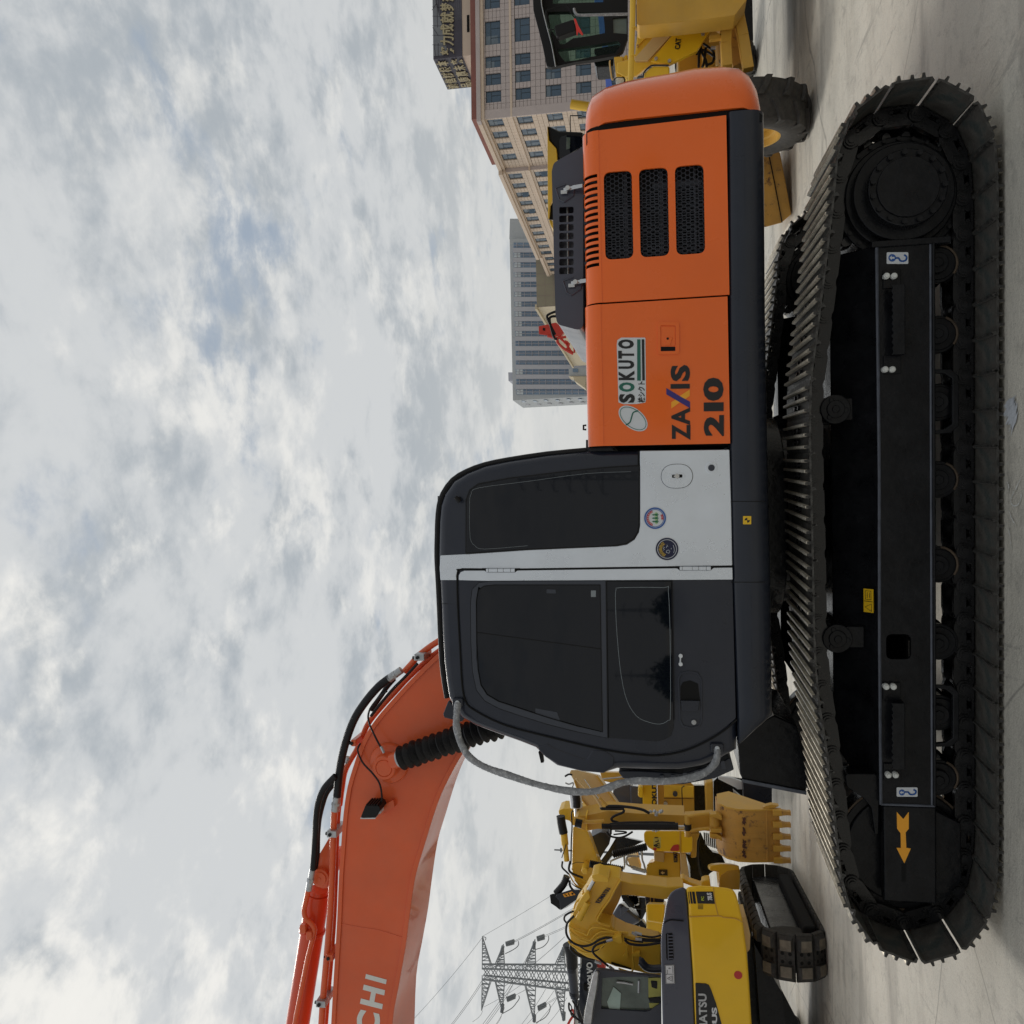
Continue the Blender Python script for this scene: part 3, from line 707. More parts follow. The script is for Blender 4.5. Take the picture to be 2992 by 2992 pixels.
# ================================================================== upper structure
YS = 0.12
def ux(pts, y=YS): return UP.xz(pts, y)
# skirt / deck sill
def z_of(X, Y, y=YS): return UP.px(X, Y, y).z
def x_of(X, Y, y=YS): return UP.px(X, Y, y).x
mb = MB(UP)
st = [(326, 2127, 2236), (900, 2131, 2240), (1310, 2134, 2247), (1700, 2142, 2256), (2095, 2155, 2261), (2172, 2158, 2164)]
rg = []
for k, (Y, xt, xb) in enumerate(st):
    x = x_of(xt, Y); zt, zb = z_of(xt, Y), z_of(xb, Y); xo = x if k < 5 else x_of(2160, 2172)
    h = zt - zb; r_ = min(0.075, h * 0.6)
    ring = [Vector((x, 1.3, zt)), Vector((x, YS + 0.016, zt)), Vector((x, YS, zt - min(0.016, h * 0.3)))]
    ring += [Vector((x, YS + r_ - r_ * math.cos(a), zb + r_ - r_ * math.sin(a))) for a in [0, 0.3, 0.6, 0.9, 1.2, 1.5708]]
    ring += [Vector((x, 1.3, zb))]
    rg.append(ring)
mb.rings(rg); mb.build('side_sill', M['navy'], EX, angle=50)
for Y in (1464, 1700): mb = MB(UP); mb.slab([(2136, Y), (2136, Y + 2), (2235, Y + 2), (2235, Y)], YS - 0.001, YS + 0.002, at=YS); mb.build('sill_seam', M['void'], EX)
mb = MB(UP); mb.slab([(2171, 1508), (2171, 1532), (2195, 1532), (2195, 1508)], YS - 0.003, YS + 0.001, 0.003); st_ = mb.build('centre_mark_decal', M['byellow'], EX)
mb = MB(UP); p = UP.px(2183, 1520, YS)
for a in (0, math.pi):
    mb.prism([(p.x, p.z)] + [(p.x + 0.0125 * math.cos(a + t), p.z + 0.0125 * math.sin(a + t)) for t in (0, .4, .8, 1.2, 1.5708)], YS - 0.0045, YS - 0.0028)
mb.build('centre_mark', M['ink'], st_)
# house body core (dark) under the painted doors
mb = MB(UP)
core = ux([(2128, 345), (1722, 392), (1712, 470), (1716, 1250), (1726, 1300), (2134, 1300)], YS)
mb.prism(core, YS + 0.06, 2.55); mb.build('house_frame', M['void'], EX)
# roof deck of the house on top
zr = z_of(1700, 700)
# ---- house doors: flat side with an arc rolling onto the roof
RA = 0.085
def door(Y0, Y1, xz_l, slots, holes, nm):
    """painted side door from photo column Y0 (right end) to Y1 (left end)"""
    zb = z_of(2126 + (Y0 + Y1) / 2 * 0.006 - 3, (Y0 + Y1) / 2) ; zt = z_of(1702 + 0.0135 * ((Y0 + Y1) / 2 - 400), (Y0 + Y1) / 2)
    xR0, xL0 = x_of(2125, Y0), x_of(2125, Y1); 
    xRt, xLt = x_of(1760, xz_l[0]), x_of(1760, xz_l[1])
    zs = zt - RA
    e = 0.004
    mb = MB(UP)
    mb.prism([(xL0, zb), (xR0, zb), (xRt, zs), (xLt, zs)], YS, YS + 0.012, holes)
    d_ = mb.build(nm, M['orange'], EX)
    # rolled top
    xs_ = [xLt]
    for a, b in slots: xs_ += [a, b]
    xs_ += [xRt]; xs_ = sorted(xs_); xs_[0], xs_[-1] = xLt, xRt
    ang = [k * math.pi / 2 / 12 for k in range(13)]
    vs, fs = [], []
    sec = [(YS + RA - RA * math.cos(a), zs + RA * math.sin(a)) for a in ang] + [(YS + RA + 0.35, zt + 0.006)]
    k = len(sec)
    for x in xs_: vs += [(x, y, z) for y, z in sec]
    for i in range(len(xs_) - 1):
        isl = any(abs(xs_[i] - a) < 1e-6 for a, b in slots)
        for j in range(k - 1):
            if isl and 0 <= j < 11 and j >= 1: continue
            fs.append([i * k + j, (i + 1) * k + j, (i + 1) * k + j + 1, i * k + j + 1])
    m2 = MB(UP); m2.add(vs, fs); o = m2.build(nm + '_top', M['orange'], d_, angle=30)
    s_ = o.modifiers.new('s', 'SOLIDIFY'); s_.thickness = 0.006; s_.offset = 0
    return d_, zt, zs
hl = []
for X0, X1, Ya, Yb in ((1766, 1848, 497, 750), (1869, 1953, 490, 744), (1974, 2058, 482, 737)):
    x0, x1 = x_of(1950, 747), x_of(1950, 488)
    hl.append(rrect(x0, x1, z_of(X1, 615), z_of(X0, 615), 0.034))
sl_ = []
xa, xb = x_of(1730, 783), x_of(1730, 505)
for k in range(15):
    c_ = xa + (xb - xa) * (k + 0.5) / 15; hw = (xb - xa) / 30 * 0.54; sl_.append((c_ - hw, c_ + hw))
rd, ZT, ZS = door(336, 861, (380, 884), sl_, hl, 'engine_side_door')
fd, _a, _b = door(866, 1296, (889, 1303), [], [], 'front_side_door')
# thin closing bars dividing nothing: slot back plate
mb = MB(UP); mb.box(xa - 0.05, xb + 0.05, YS + 0.10, YS + 0.13, ZS - 0.02, ZS + 0.09)
for k in range(7): mb.box(xa + (xb - xa) * (k + .5) / 7, xa + (xb - xa) * (k + .5) / 7 + 0.012, YS + 0.05, YS + 0.10, ZS - 0.02, ZS + 0.09)
mb.build('radiator_duct', M['inner'], EX, kind='stuff')
# hexagonal mesh behind each opening
def hexgrid(x0, x1, z0, z1, y, s):
    mb = MB(UP); r_ = s / math.sqrt(3); ri = r_ * 0.80; row = 0; z = z0 - s
    dz = 1.5 * r_
    while z < z1 + s:
        x = x0 - s + (s / 2 if row % 2 else 0)
        while x < x1 + s:
            o = [(x + r_ * math.cos(R(30 + 60 * k)), y, z + r_ * math.sin(R(30 + 60 * k))) for k in range(6)]
            q = [(x + ri * math.cos(R(30 + 60 * k)), y - 0.0015, z + ri * math.sin(R(30 + 60 * k))) for k in range(6)]
            mb.add(o + q, [[k, (k + 1) % 6, 6 + (k + 1) % 6, 6 + k] for k in range(6)])
            x += s
        z += dz; row += 1
    return mb
for h in hl:
    xs_ = [p[0] for p in h]; zs_ = [p[1] for p in h]
    hexgrid(min(xs_), max(xs_), min(zs_), max(zs_), YS + 0.022, 0.0235).build('hexagon_mesh', M['inner'], rd)
# things seen dimly behind the mesh
mb = MB(UP)
hx0, hx1 = x_of(1900, 747), x_of(1900, 488); rnd = random.Random(5)
for k in range(26):
    xx = hx0 + (hx1 - hx0) * 0.78 * k / 26; mb.box(xx, xx + 0.006, YS + 0.045, YS + 0.06, z_of(2065, 600), z_of(1762, 600))
for zz in (1830, 1935, 2035): 
    z_ = z_of(zz, 600); mb.box(hx0, hx1, YS + 0.04, YS + 0.055, z_, z_ + 0.012)
mb.cyl((hx1 - 0.08, YS + 0.055, z_of(1905, 520)), (hx1 - 0.08, YS + 0.055, z_of(2050, 520)), 0.022)
mb.build('radiator_core', M['inner'], EX)
# door latch
mb = MB(UP); lo = ux([(1922, 940), (1922, 1037), (1985, 1035), (1985, 941)], YS); li = ux([(1930, 951), (1930, 1027), (1974, 1026), (1974, 952)], YS)
mb.prism(fillet(lo, 0.012), YS - 0.006, YS + 0.002, [fillet(li, 0.006)]); lt = mb.build('door_latch', M['orange'], fd, bevel=0.003)
mb = MB(UP); mb.slab([(1931, 953), (1931, 1009), (1973, 1009), (1973, 953)], YS - 0.003, YS + 0.002, 0.004); mb.slab([(1940, 985), (1946, 1008), (1958, 1008), (1966, 985)], YS - 0.007, YS, 0.004); mb.build('latch_paddle', M['orange'], lt, bevel=0.002)
mb = MB(UP); mb.slab([(1931, 1013), (1931, 1026), (1973, 1025), (1973, 1013)], YS - 0.001, YS + 0.002); p = UP.px(1951, 990, YS); mb.cyl((p.x, YS - 0.008, p.z), (p.x, YS, p.z), 0.006, n=12); mb.build('latch_shadow_gap', M['void'], lt)
# ---- lettering -----------------------------------------------------
YT = YS - 0.0015
def poly(px, m, parent, name='logo_shape', y=YT, th=0.0012, r=0.0, fr=UP):
    mb = MB(fr); o = fr.xz(px, y)
    if r: o = fillet(o, r)
    mb.prism(o, y - th, y); return mb.build(name, m, parent)
T = lambda x, y: (1600 + x * .4141, 700 + y * .4141)
text('Z', UP, [T(877, 1415), T(877, 1305), T(1008, 1303), T(1008, 1414)], YT, M['ink'], fd, bold=0.035)
text('A', UP, [T(873, 1312), T(873, 1192), T(1005, 1185), T(1005, 1308)], YT, M['ink'], fd, bold=0.035)
text('I', UP, [T(868, 1053), T(868, 1020), T(1003, 1018), T(1003, 1051)], YT, M['ink'], fd, bold=0.0)
text('S', UP, [T(868, 1000), T(868, 885), T(1005, 884), T(1005, 998)], YT, M['ink'], fd, bold=0.045)
poly([T(838, 1048), T(838, 1092), T(925, 1143), T(1005, 1190), T(1005, 1145), T(930, 1103)], M['blue'], fd)
poly([T(873, 1148), T(873, 1192), T(945, 1140), T(928, 1112)], M['amber'], fd, y=YT + 0.0004)
poly([T(1003, 1058), T(1003, 1103), T(955, 1137), T(930, 1105)], M['amber'], fd, y=YT + 0.0004)
text('2', UP, [T(1102, 1388), T(1102, 1240), T(1244, 1238), T(1244, 1386)], YT, M['ink'], fd, bold=0.045)
text('1', UP, [T(1102, 1212), T(1102, 1150), T(1242, 1148), T(1242, 1210)], YT, M['ink'], fd, bold=0.03)
text('0', UP, [T(1098, 1138), T(1098, 975), T(1242, 975), T(1242, 1138)], YT, M['ink'], fd, bold=0.05)
# SOKUTO badge
badge = poly([T(488, 745), T(492, 710), T(520, 692), T(690, 692), T(694, 1060), T(694, 1135), T(690, 1150), T(630, 1160), T(540, 1162), T(500, 1150), T(496, 1000)], M['sticker'], fd, 'maker_badge', YS - 0.0005, r=0.006)
YB = YS - 0.0022
def letter(ch, y0, y1, m=None, b=0.03, x0=500, x1=612):
    s_ = lambda y: (y - 900) * 0.018
    text(ch, UP, [T(x0 + s_(y0), y0), T(x0 + s_(y1), y1), T(x1 + s_(y1), y1), T(x1 + s_(y0), y0)], YB, m or M['ink'], badge, bold=b)
letter('S', 1152, 1088, b=0.05); letter('O', 1074, 1008, M['green'], b=0.05); letter('K', 992, 925, b=0.045); letter('U', 912, 852, b=0.045); letter('T', 840, 785, b=0.045); letter('O', 770, 705, b=0.05)
poly([T(632, 705), T(632, 995), T(658, 996), T(655, 704)], M['green'], badge, y=YB); poly([T(664, 704), T(668, 994), T(686, 994), T(682, 704)], M['ink'], badge, y=YB)
text('株シクト', UP, [T(636, 1150), T(636, 1000), T(688, 1000), T(688, 1150)], YB, M['ink'], badge, bold=0.02)
def ell(c, a, b, rot, k=32): return [(c[0] + a * math.cos(t) * math.cos(rot) - b * math.sin(t) * math.sin(rot), c[1] + a * math.cos(t) * math.sin(rot) + b * math.sin(t) * math.cos(rot)) for t in [2 * math.pi * i / k for i in range(k)]]
ov = poly([T(*p) for p in ell((603, 1262), 118, 70, R(38))], M['sticker'], fd, 'oval_badge', YS - 0.0005)
mb = MB(UP); mb.prism(UP.xz([T(*p) for p in ell((603, 1262), 108, 62, R(38))], YB), YB - 0.001, YB, [UP.xz([T(*p) for p in ell((603, 1262), 104, 58, R(38))], YB)]); mb.build('oval_line', M['green'], ov)
mb = MB(UP); mb.pt([(*T(552, 1308), YB), (*T(580, 1290), YB), (*T(592, 1255), YB), (*T(605, 1220), YB), (*T(640, 1208), YB)], 0, 0.0035, 4, 5); mb.build('oval_curve', M['green'], ov)
# ---- counterweight -------------------------------------------------
lev = [(1699, 385, 395, 0.30), (1701, 345, 392, 0.17), (1706, 300, 388, 0.09), (1724, 277, 373, 0.035), (1766, 259, 357, 0.004), (1832, 240, 348, 0), (1890, 228, 342, 0), (1956, 217, 335, 0), (2035, 201, 327, 0), (2118, 195, 318, 0), (2171, 201, 313, 0.004), (2200, 215, 316, 0.03), (2222, 240, 323, 0.075), (2234, 275, 330, 0.14), (2237, 320, 333, 0.24)]
rgs = []
for X, Yr, Yf_, ins in lev:
    z = z_of(X, (Yr + Yf_) / 2); xf = x_of(X, Yf_); xrr = UP.px(X, Yr, YS + 0.32).x; y0 = YS + ins; y1 = 2.70 - ins; rc = 0.42
    ring = [Vector((xf, y0, z))]
    dx = xrr - xf
    for a in [k * math.pi / 2 / 9 for k in range(10)]:
        ring.append(Vector((xrr - rc * 0.85 + rc * 0.85 * math.sin(a) if dx > rc * 0.85 else xf + dx * math.sin(a), y0 + rc - rc * math.cos(a), z)))
    for k in range(1, 6): ring.append(Vector((xrr + 0.06 * math.sin(math.pi * k / 6), y0 + rc + (y1 - y0 - 2 * rc) * k / 6, z)))
    for a in [k * math.pi / 2 / 9 for k in range(10)][::-1]:
        ring.append(Vector((xrr - rc * 0.85 + rc * 0.85 * math.sin(a) if dx > rc * 0.85 else xf + dx * math.sin(a), y1 - rc + rc * math.cos(a), z)))
    ring.append(Vector((xf, y1, z))); rgs.append(ring)
mb = MB(UP); mb.rings(rgs); cw = mb.build('counterweight', M['orange'], EX, angle=50)
mb = MB(UP); mb.prism(ux([(1712, 380), (1724, 371), (1766, 356), (1890, 341), (2014, 328), (2118, 318), (2180, 313), (2213, 318), (2230, 332), (2228, 350), (2180, 345), (2128, 345), (2014, 352), (1890, 364), (1766, 379), (1722, 398), (1712, 420)], YS), YS + 0.02, 2.4); mb.build('counterweight_gap', M['void'], EX)
# ---- engine hood ---------------------------------------------------
YH = 0.32
hd = [(1704, 425), (1687, 439), (1653, 455), (1618, 476), (1612, 500), (1616, 650), (1619, 781), (1623, 918), (1627, 941), (1636, 950), (1704, 968)]
o = UP.xz(hd, YH)
hh = []
for k in range(8):
    Yc = 451 + 395 * .4142 + 25.3 * k
    hh.append(fillet(UP.xz([(1634, Yc + 10), (1634, Yc - 10), (1676, Yc - 11), (1676, Yc + 8)], YH), 0.010))
mb = MB(UP); mb.prism(fillet(o, 0.035), YH, YH + 0.008, hh); hdp = mb.build('hood_side', M['hood'], EX, bevel=0.003)
mb = MB(UP); mb.prism([(x, z) for x, z in fillet(o, 0.035)], YH + 0.12, 1.75); mb.build('hood_body', M['hood'], EX, bevel=0.03, seg=3)
mb = MB(UP)
oo = fillet(o, 0.035); rim = [p for p in oo]; n_ = len(rim)
vs = [(x, YH + 0.004, z) for x, z in rim] + [(x, YH + 0.13, z) for x, z in rim]
mb.add(vs, [[i, i + 1, n_ + i + 1, n_ + i] for i in range(n_ - 1)]); hb = mb.build('hood_skin', M['hood'], EX); 
mb = MB(UP); p0, p1 = UP.px(1660, 860, YH + 0.05), UP.px(1657, 590, YH + 0.05)
mb.cyl((p0.x, p0.y, p0.z), (p1.x, p1.y, p1.z), 0.006); mb.build('cooling_pipe', M['zinc'], EX)
for X, Y in ((1664, 557), (1686, 829)):
    mb = MB(UP); c_ = UP.px(X, Y, YH)
    for a, b in (((-0.045, 0.055), (0.02, 0.075)), ((0.02, 0.075), (0.035, 0.02)), ((-0.06, 0.03), (-0.045, 0.055)), ((-0.06, 0.03), (-0.03, -0.02)), ((-0.03, -0.02), (0.03, -0.03))):
        mb.tube([(c_.x + a[0], YH - 0.004, c_.z + a[1]), (c_.x + b[0], YH - 0.004, c_.z + b[1])], 0.004, 5)
    lb = mb.build('latch_bracket', M['hood'], EX)
    mb = MB(UP); mb.obox((c_.x, YH - 0.02, c_.z + 0.03), (c_.x + 0.004, YH - 0.05, c_.z - 0.075), 0.02, 0.006)
    mb.obox((c_.x - 0.012, YH - 0.02, c_.z + 0.045), (c_.x - 0.012, YH - 0.02, c_.z + 0.01), 0.008, 0.02); mb.obox((c_.x + 0.012, YH - 0.03, c_.z - 0.02), (c_.x + 0.012, YH - 0.04, c_.z - 0.065), 0.006, 0.012)
    mb.cyl((c_.x, YH - 0.05, c_.z + 0.005), (c_.x, YH - 0.01, c_.z + 0.005), 0.013, n=14); mb.build('hood_latch', M['chrome'], lb, bevel=0.002)
# house top plate and small grab rail
mb = MB(UP); mb.prism([(x_of(1716, 1303), ZT - 0.012), (x_of(1706, 400), ZT + 0.0), (x_of(1706, 400), ZT + 0.01), (x_of(1716, 1303), ZT - 0.002)], YS + RA + 0.3, 2.55); mb.build('house_roof', M['navy'], EX)
mb = MB(UP); mb.pt([(1713, 1243), (1705, 1243), (1705, 1255), (1713, 1255)], 0.5, 0.006, 6, 1); mb.build('roof_hook', M['black'], EX)
mb = MB(UP); mb.pt([(1640, 925, .5), (1612, 925, .5), (1606, 938, .5), (1618, 985, .5), (1628, 990, .5)], 0.5, 0.007, 6, 4); mb.build('roof_grab_rail', M['black'], EX)
mb = MB(UP); mb.pt([(1640, 905, .5), (1604, 918, .5), (1600, 932, .5), (1622, 978, .5)], 0.5, 0.007, 6, 4)
mb.build('roof_grab_rail', M['black'], EX)
mb = MB(UP); mb.box(x_of(1703, 470), x_of(1703, 420), 0.3, 0.5, z_of(1712, 440), z_of(1699, 440)); mb.build('roof_pad', M['black'], EX, bevel=0.01)
# ================================================================== cab
C4 = lambda x, y: (1200 + x * .5694, 1250 + y * .5694)
YC = YS + 0.012
cab_px = [C4(*p) for p in [(1638,110),(1170,115),(900,120),(700,140),(500,170),(380,195),(290,230),(220,272),(172,340),(152,400),(144,480),(142,560),(140,660),(146,780),(152,900),(158,1050),(166,1200),(178,1300),(190,1380),(212,1425),(260,1490),(330,1530),(450,1575),(560,1614),(640,1645),(690,1695),(750,1738),(850,1762),(980,1778),(1060,1752),(1200,1757),(1380,1758),(1500,1738),(1600,1695),(1672,1652),(1675,1500),(1655,780),(1645,400)]]
cab_o = UP.xz(cab_px, YC + 0.02)
def loft_front(o, y0, y1, rad, mb, steps=5):
    """prism whose near and far edges are rolled inward by rad"""
    c_ = Vector((sum(p[0] for p in o) / len(o), sum(p[1] for p in o) / len(o)))
    P = [Vector(p) for p in o]; n_ = len(P)
    sgn = 1 if area2(o) > 0 else -1
    nrm = []
    for i in range(n_):
        t = (P[(i + 1) % n_] - P[i - 1]).normalized(); nrm.append(Vector((t.y, -t.x)) * -sgn)
    rg = []
    for k in range(steps + 1):
        a = math.pi / 2 * k / steps; ins = rad * (1 - math.sin(a)); y = y0 + rad * (1 - math.cos(a))
        rg.append([Vector(((P[i] + nrm[i] * ins).x, y, (P[i] + nrm[i] * ins).y)) for i in range(n_)])
    for k in range(steps, -1, -1):
        a = math.pi / 2 * k / steps; ins = rad * (1 - math.sin(a)); y = y1 - rad * (1 - math.cos(a))
        rg.append([Vector(((P[i] + nrm[i] * ins).x, y, (P[i] + nrm[i] * ins).y)) for i in range(n_)])
    mb.rings(rg)
cab = MB(UP); loft_front(cab_o, YC, YC + 1.02, 0.05, cab); CAB = cab.build('cab', M['char'], EX, angle=50)
# roof rubber seam
mb = MB(UP); rp = [C4(*p) for p in [(900,118),(700,137),(500,167),(380,192),(288,226),(217,270),(168,338),(148,400),(140,480),(138,560),(136,660),(142,780),(148,900),(154,1050),(162,1200),(174,1300),(188,1385)]]
mb.pt(rp, YC + 0.055, 0.017, 8, 2); mb.build('roof_seal', M['black'], CAB)
mb = MB(UP); mb.slab([C4(*p) for p in [(138, 350), (138, 385), (152, 385), (152, 350)]], YC + 0.3, YC + 0.36); mb.build('roof_lug', M['char'], CAB)
mb = MB(UP); mb.slab([C4(*p) for p in [(195,1395),(165,1470),(172,1488),(262,1510),(285,1480),(215,1420)]], YC + 0.25, YC + 0.9, 0.01); mb.build('roof_visor', M['char'], CAB, bevel=0.008)
def panel(px, y0, y1, m, nm, par=None, r=0.0, bev=0.003, holes=(), seg=2):
    mb = MB(UP); mb.slab(px, y0, y1, r, holes); return mb.build(nm, m, par or CAB, bevel=bev, seg=seg)
# silver rear panel and pillar
sil = [C4(*p) for p in [(152,655),(290,648),(600,627),(900,614),(1060,607),(1110,598),(1148,572),(1170,535),(1176,500),(1176,118),(1636,112),(1645,400),(1651,708),(1100,716),(560,724),(262,722),(240,735),(234,760),(236,782),(152,782),(148,720)]]
sp_ = panel(sil, YC - 0.006, YC + 0.02, M['silver'], 'silver_side_panel', bev=0.004)
stp = [C4(*p) for p in [(246,782),(246,758),(256,740),(275,733),(560,732),(1100,724),(1651,717),(1653,779),(1000,783),(400,786)]]
DR = panel([C4(*p) for p in [(246,735),(560,731),(1100,724),(1651,717),(1658,1000),(1670,1492),(1600,1550),(1500,1608),(1400,1650),(1300,1670),(1200,1671),(1000,1646),(700,1576),(480,1516),(330,1440),(290,1400),(272,1320),(262,1150),(250,950)]], YC - 0.004, YC + 0.02, M['char'], 'cab_door', bev=0.004, r=0.02)
panel(stp, YC - 0.009, YC, M['silver'], 'silver_door_strip', DR)
# gap line round the door
mb = MB(UP); dl = [C4(*p) for p in [(1651,711),(1100,718),(560,726),(262,726),(245,735),(239,760),(241,900),(254,1150),(264,1320),(282,1404),(325,1448),(478,1524),(700,1584),(1000,1654),(1200,1680),(1300,1679),(1405,1658),(1505,1616),(1605,1556),(1674,1497)]]
mb.pt(dl, YC - 0.004, 0.0048, 5, 3); mb.build('door_seal', M['void'], CAB)
for pl in ([(160, 903), (200, 903), (240, 905)],):
    mb = MB(UP); mb.pt([C4(*p) for p in pl], YC + 0.001, 0.0015, 4, 1); mb.build('roof_joint', M['black'], CAB)
# rear quarter window
rw = [C4(*p) for p in [(1172,196),(1000,206),(800,226),(500,262),(350,292),(308,322),(288,372),(286,640),(600,620),(900,608),(1050,602),(1105,592),(1142,568),(1164,533),(1171,495)]]
panel([C4(*p) for p in [(1176,190),(1000,200),(800,220),(500,256),(345,285),(300,318),(281,370),(280,648),(600,627),(900,614),(1056,608),(1110,598),(1148,574),(1170,537),(1177,498)]], YC - 0.008, YC, M['black'], 'rear_window_seal', r=0.004)
gw = panel(rw, YC - 0.012, YC - 0.002, M['glass'], 'rear_side_window', r=0.006)
mb = MB(UP); mb.pt([C4(*p) for p in [(1130,225),(900,235),(600,275),(350,308),(310,340),(302,400),(305,560),(330,605),(380,622),(600,605)]], YC - 0.0125, 0.0009, 4, 3); mb.build('seal_scratch', M['line'], gw)
panel([C4(*p) for p in [(1165, 118), (1165, 190), (1176, 190), (1176, 118)]], YC - 0.004, YC + 0.002, M['void'], 'panel_gap')
# door upper window
up_o = [C4(*p) for p in [(1002,786),(420,788),(350,796),(316,830),(308,900),(310,1100),(318,1250),(338,1345),(380,1400),(450,1438),(560,1476),(700,1520),(850,1558),(1010,1592)]]
up_i = [C4(*p) for p in [(972,806),(430,806),(375,812),(345,835),(336,890),(338,1100),(345,1240),(360,1320),(392,1370),(450,1404),(560,1440),(700,1486),(850,1530),(984,1562)]]
wf = panel(up_o, YC - 0.012, YC, M['frameg'], 'door_window_frame', DR, holes=[UP.xz(up_i, YC - 0.012)], bev=0.003)
ug = panel(up_i, YC - 0.008, YC + 0.001, M['glass'], 'door_window', DR, bev=0)
mb = MB(UP); mb.pt([C4(*p) for p in [(338,1050), (980,1136)]], YC - 0.009, 0.0026, 5, 1); mb.build('window_slide_seam', M['black'], ug)
mb = MB(UP); mb.slab([C4(*p) for p in [(698,828),(698,848),(745,850),(745,830)]], YC - 0.014, YC - 0.008, 0.003, at=YC - 0.01); mb.build('window_lock', M['frameg'], ug)
mb = MB(UP); mb.slab([C4(*p) for p in [(925,835),(925,868),(950,868),(950,835)]], YC - 0.0095, YC - 0.008, 0.002, at=YC - 0.01); mb.build('glass_mark', M['line'], ug)
mb = MB(UP); mb.slab([C4(*p) for p in [(640,1440),(750,1460),(770,1512),(700,1488),(640,1470)]], YC - 0.0086, YC - 0.0078, 0.0, at=YC - 0.01); mb.build('painted_window_reflection', M['frameg'], ug)  # grey patch painted on the glass as a reflection
for o_, r__ in ((up_o, 0.0028), (up_i, 0.0022)):
    mb = MB(UP); mb.pt(o_ + [o_[0]], YC - 0.0125 if o_ is up_i else YC - 0.005, r__, 5, 1); mb.build('window_gasket', M['void'], DR)
mb = MB(UP); mb.pt([C4(*p) for p in [(1004,786),(1338,787)]], YC - 0.010, 0.002, 5, 1); mb.build('window_gasket', M['void'], DR)
# lower window
lw = [C4(*p) for p in [(1004,786),(1338,787),(1344,1100),(1350,1540),(1336,1580),(1300,1602),(1260,1610),(1016,1592)]]
lg = panel(lw, YC - 0.009, YC, M['glass'], 'lower_door_window', DR, bev=0.003)
mb = MB(UP); mb.pt([C4(*p) for p in [(1055,830),(1075,820),(1300,820),(1322,835),(1332,1100),(1333,1460),(1322,1500),(1280,1520),(1220,1510),(1160,1480),(1110,1400),(1080,1270),(1062,1100),(1053,960),(1051,850),(1055,830)]], YC - 0.0095, 0.0014, 4, 3); mb.build('pale_seal_line', M['line'], lg)
mb = MB(UP); mb.pt([C4(*p) for p in [(1341,786),(1347,1100),(1352,1500)]], YC - 0.008, 0.003, 5, 2); mb.pt([C4(*p) for p in [(1003,786),(1012,1592)]], YC - 0.012, 0.004, 5, 1); mb.build('window_seal', M['black'], DR)
# handle recess
hr = [C4(*p) for p in [(1370,1290),(1385,1255),(1430,1247),(1475,1255),(1496,1290),(1498,1500),(1485,1535),(1440,1547),(1395,1535),(1378,1500)]]
hin = [C4(*p) for p in [(1380,1292),(1392,1265),(1430,1258),(1470,1266),(1487,1292),(1489,1498),(1477,1526),(1440,1537),(1402,1526),(1388,1498)]]
rc_ = panel(hr, YC - 0.010, YC - 0.002, M['char'], 'handle_recess', DR, holes=[UP.xz(hin, YC - 0.01)])
panel([C4(*p) for p in [(1386,1405),(1384,1330),(1396,1305),(1435,1296),(1474,1312),(1486,1405)]], YC - 0.0055, YC - 0.002, M['void'], 'handle_well', rc_, r=0.01, bev=0)
panel([C4(*p) for p in [(1386,1400),(1394,1452),(1476,1455),(1484,1402)]], YC - 0.018, YC - 0.004, M['char'], 'door_handle', rc_, r=0.006, bev=0.004)
p = UP.px(*C4(1453, 1510), YC - 0.008); mb = MB(UP); mb.cyl((p.x, YC - 0.016, p.z), (p.x, YC, p.z), 0.0125, n=18); mb.cyl((p.x, YC - 0.0185, p.z), (p.x, YC - 0.012, p.z), 0.006, n=12); mb.build('door_lock', M['zinc'], rc_, bevel=0.0015)
mb = MB(UP)
for y in (1168, 1210):
    p = UP.px(*C4(1385, y), YC); mb.cyl((p.x, YC - 0.018, p.z), (p.x, YC, p.z), 0.010, n=16)
mb.pt([C4(1385, 1168), C4(1383, 1210)], YC - 0.012, 0.004, 6, 1); mb.build('hold_back_catch', M['sticker'], DR)
# hinges
for X0, X1, Yh in ((390, 536, 730), (1380, 1539, 720)):
    mb = MB(UP); a = UP.px(*C4(X0, Yh), YC); b = UP.px(*C4(X1, Yh), YC)
    mb.cyl((a.x, YC - 0.011, a.z), (b.x, YC - 0.011, b.z), 0.0095, n=14)
    hg = mb.build('door_hinge', M['silver'], CAB)
    mb = MB(UP)
    for k in (0.08, 0.4, 0.6, 0.85): q = a.lerp(b, k); q2 = a.lerp(b, k + 0.012); mb.cyl((q.x, YC - 0.011, q.z), (q2.x, YC - 0.011, q2.z), 0.0101, n=14)
    mb.build('hinge_joint', M['ink'], hg)
    mb = MB(UP); mb.slab([C4(X0 - 25, Yh - 9), C4(X0, Yh + 12), C4(X1, Yh + 12), C4(X1 + 25, Yh - 9)], YC - 0.0095, YC - 0.004); mb.build('hinge_gap', M['void'], hg)
# service cap, button, stickers
cp = UP.xz([C4(1288, 248), C4(1448, 248)], YC - 0.01); cc_ = UP.px(*C4(1366, 248), YC - 0.01)
rx = abs(UP.px(*C4(1366, 187), YC - .01).x - UP.px(*C4(1366, 309), YC - .01).x) / 2; rz = abs(cp[0][1] - cp[1][1]) / 2
so = [(cc_.x + rx * max(-.999, min(.999, 1.0 * math.cos(t))) , cc_.z + rz * math.copysign(abs(math.sin(t)) ** 0.75, math.sin(t))) for t in [2 * math.pi * k / 40 for k in range(40)]]
mb = MB(UP); mb.prism(so, YC - 0.011, YC - 0.004); cap_ = mb.build('service_cap', M['silver'], CAB, bevel=0.002)
mb = MB(UP); mb.prism([(cc_.x + (x - cc_.x) * 1.035, cc_.z + (z - cc_.z) * 1.03) for x, z in so], YC - 0.0072, YC - 0.0035); mb.build('cap_gap', M['ink'], CAB)
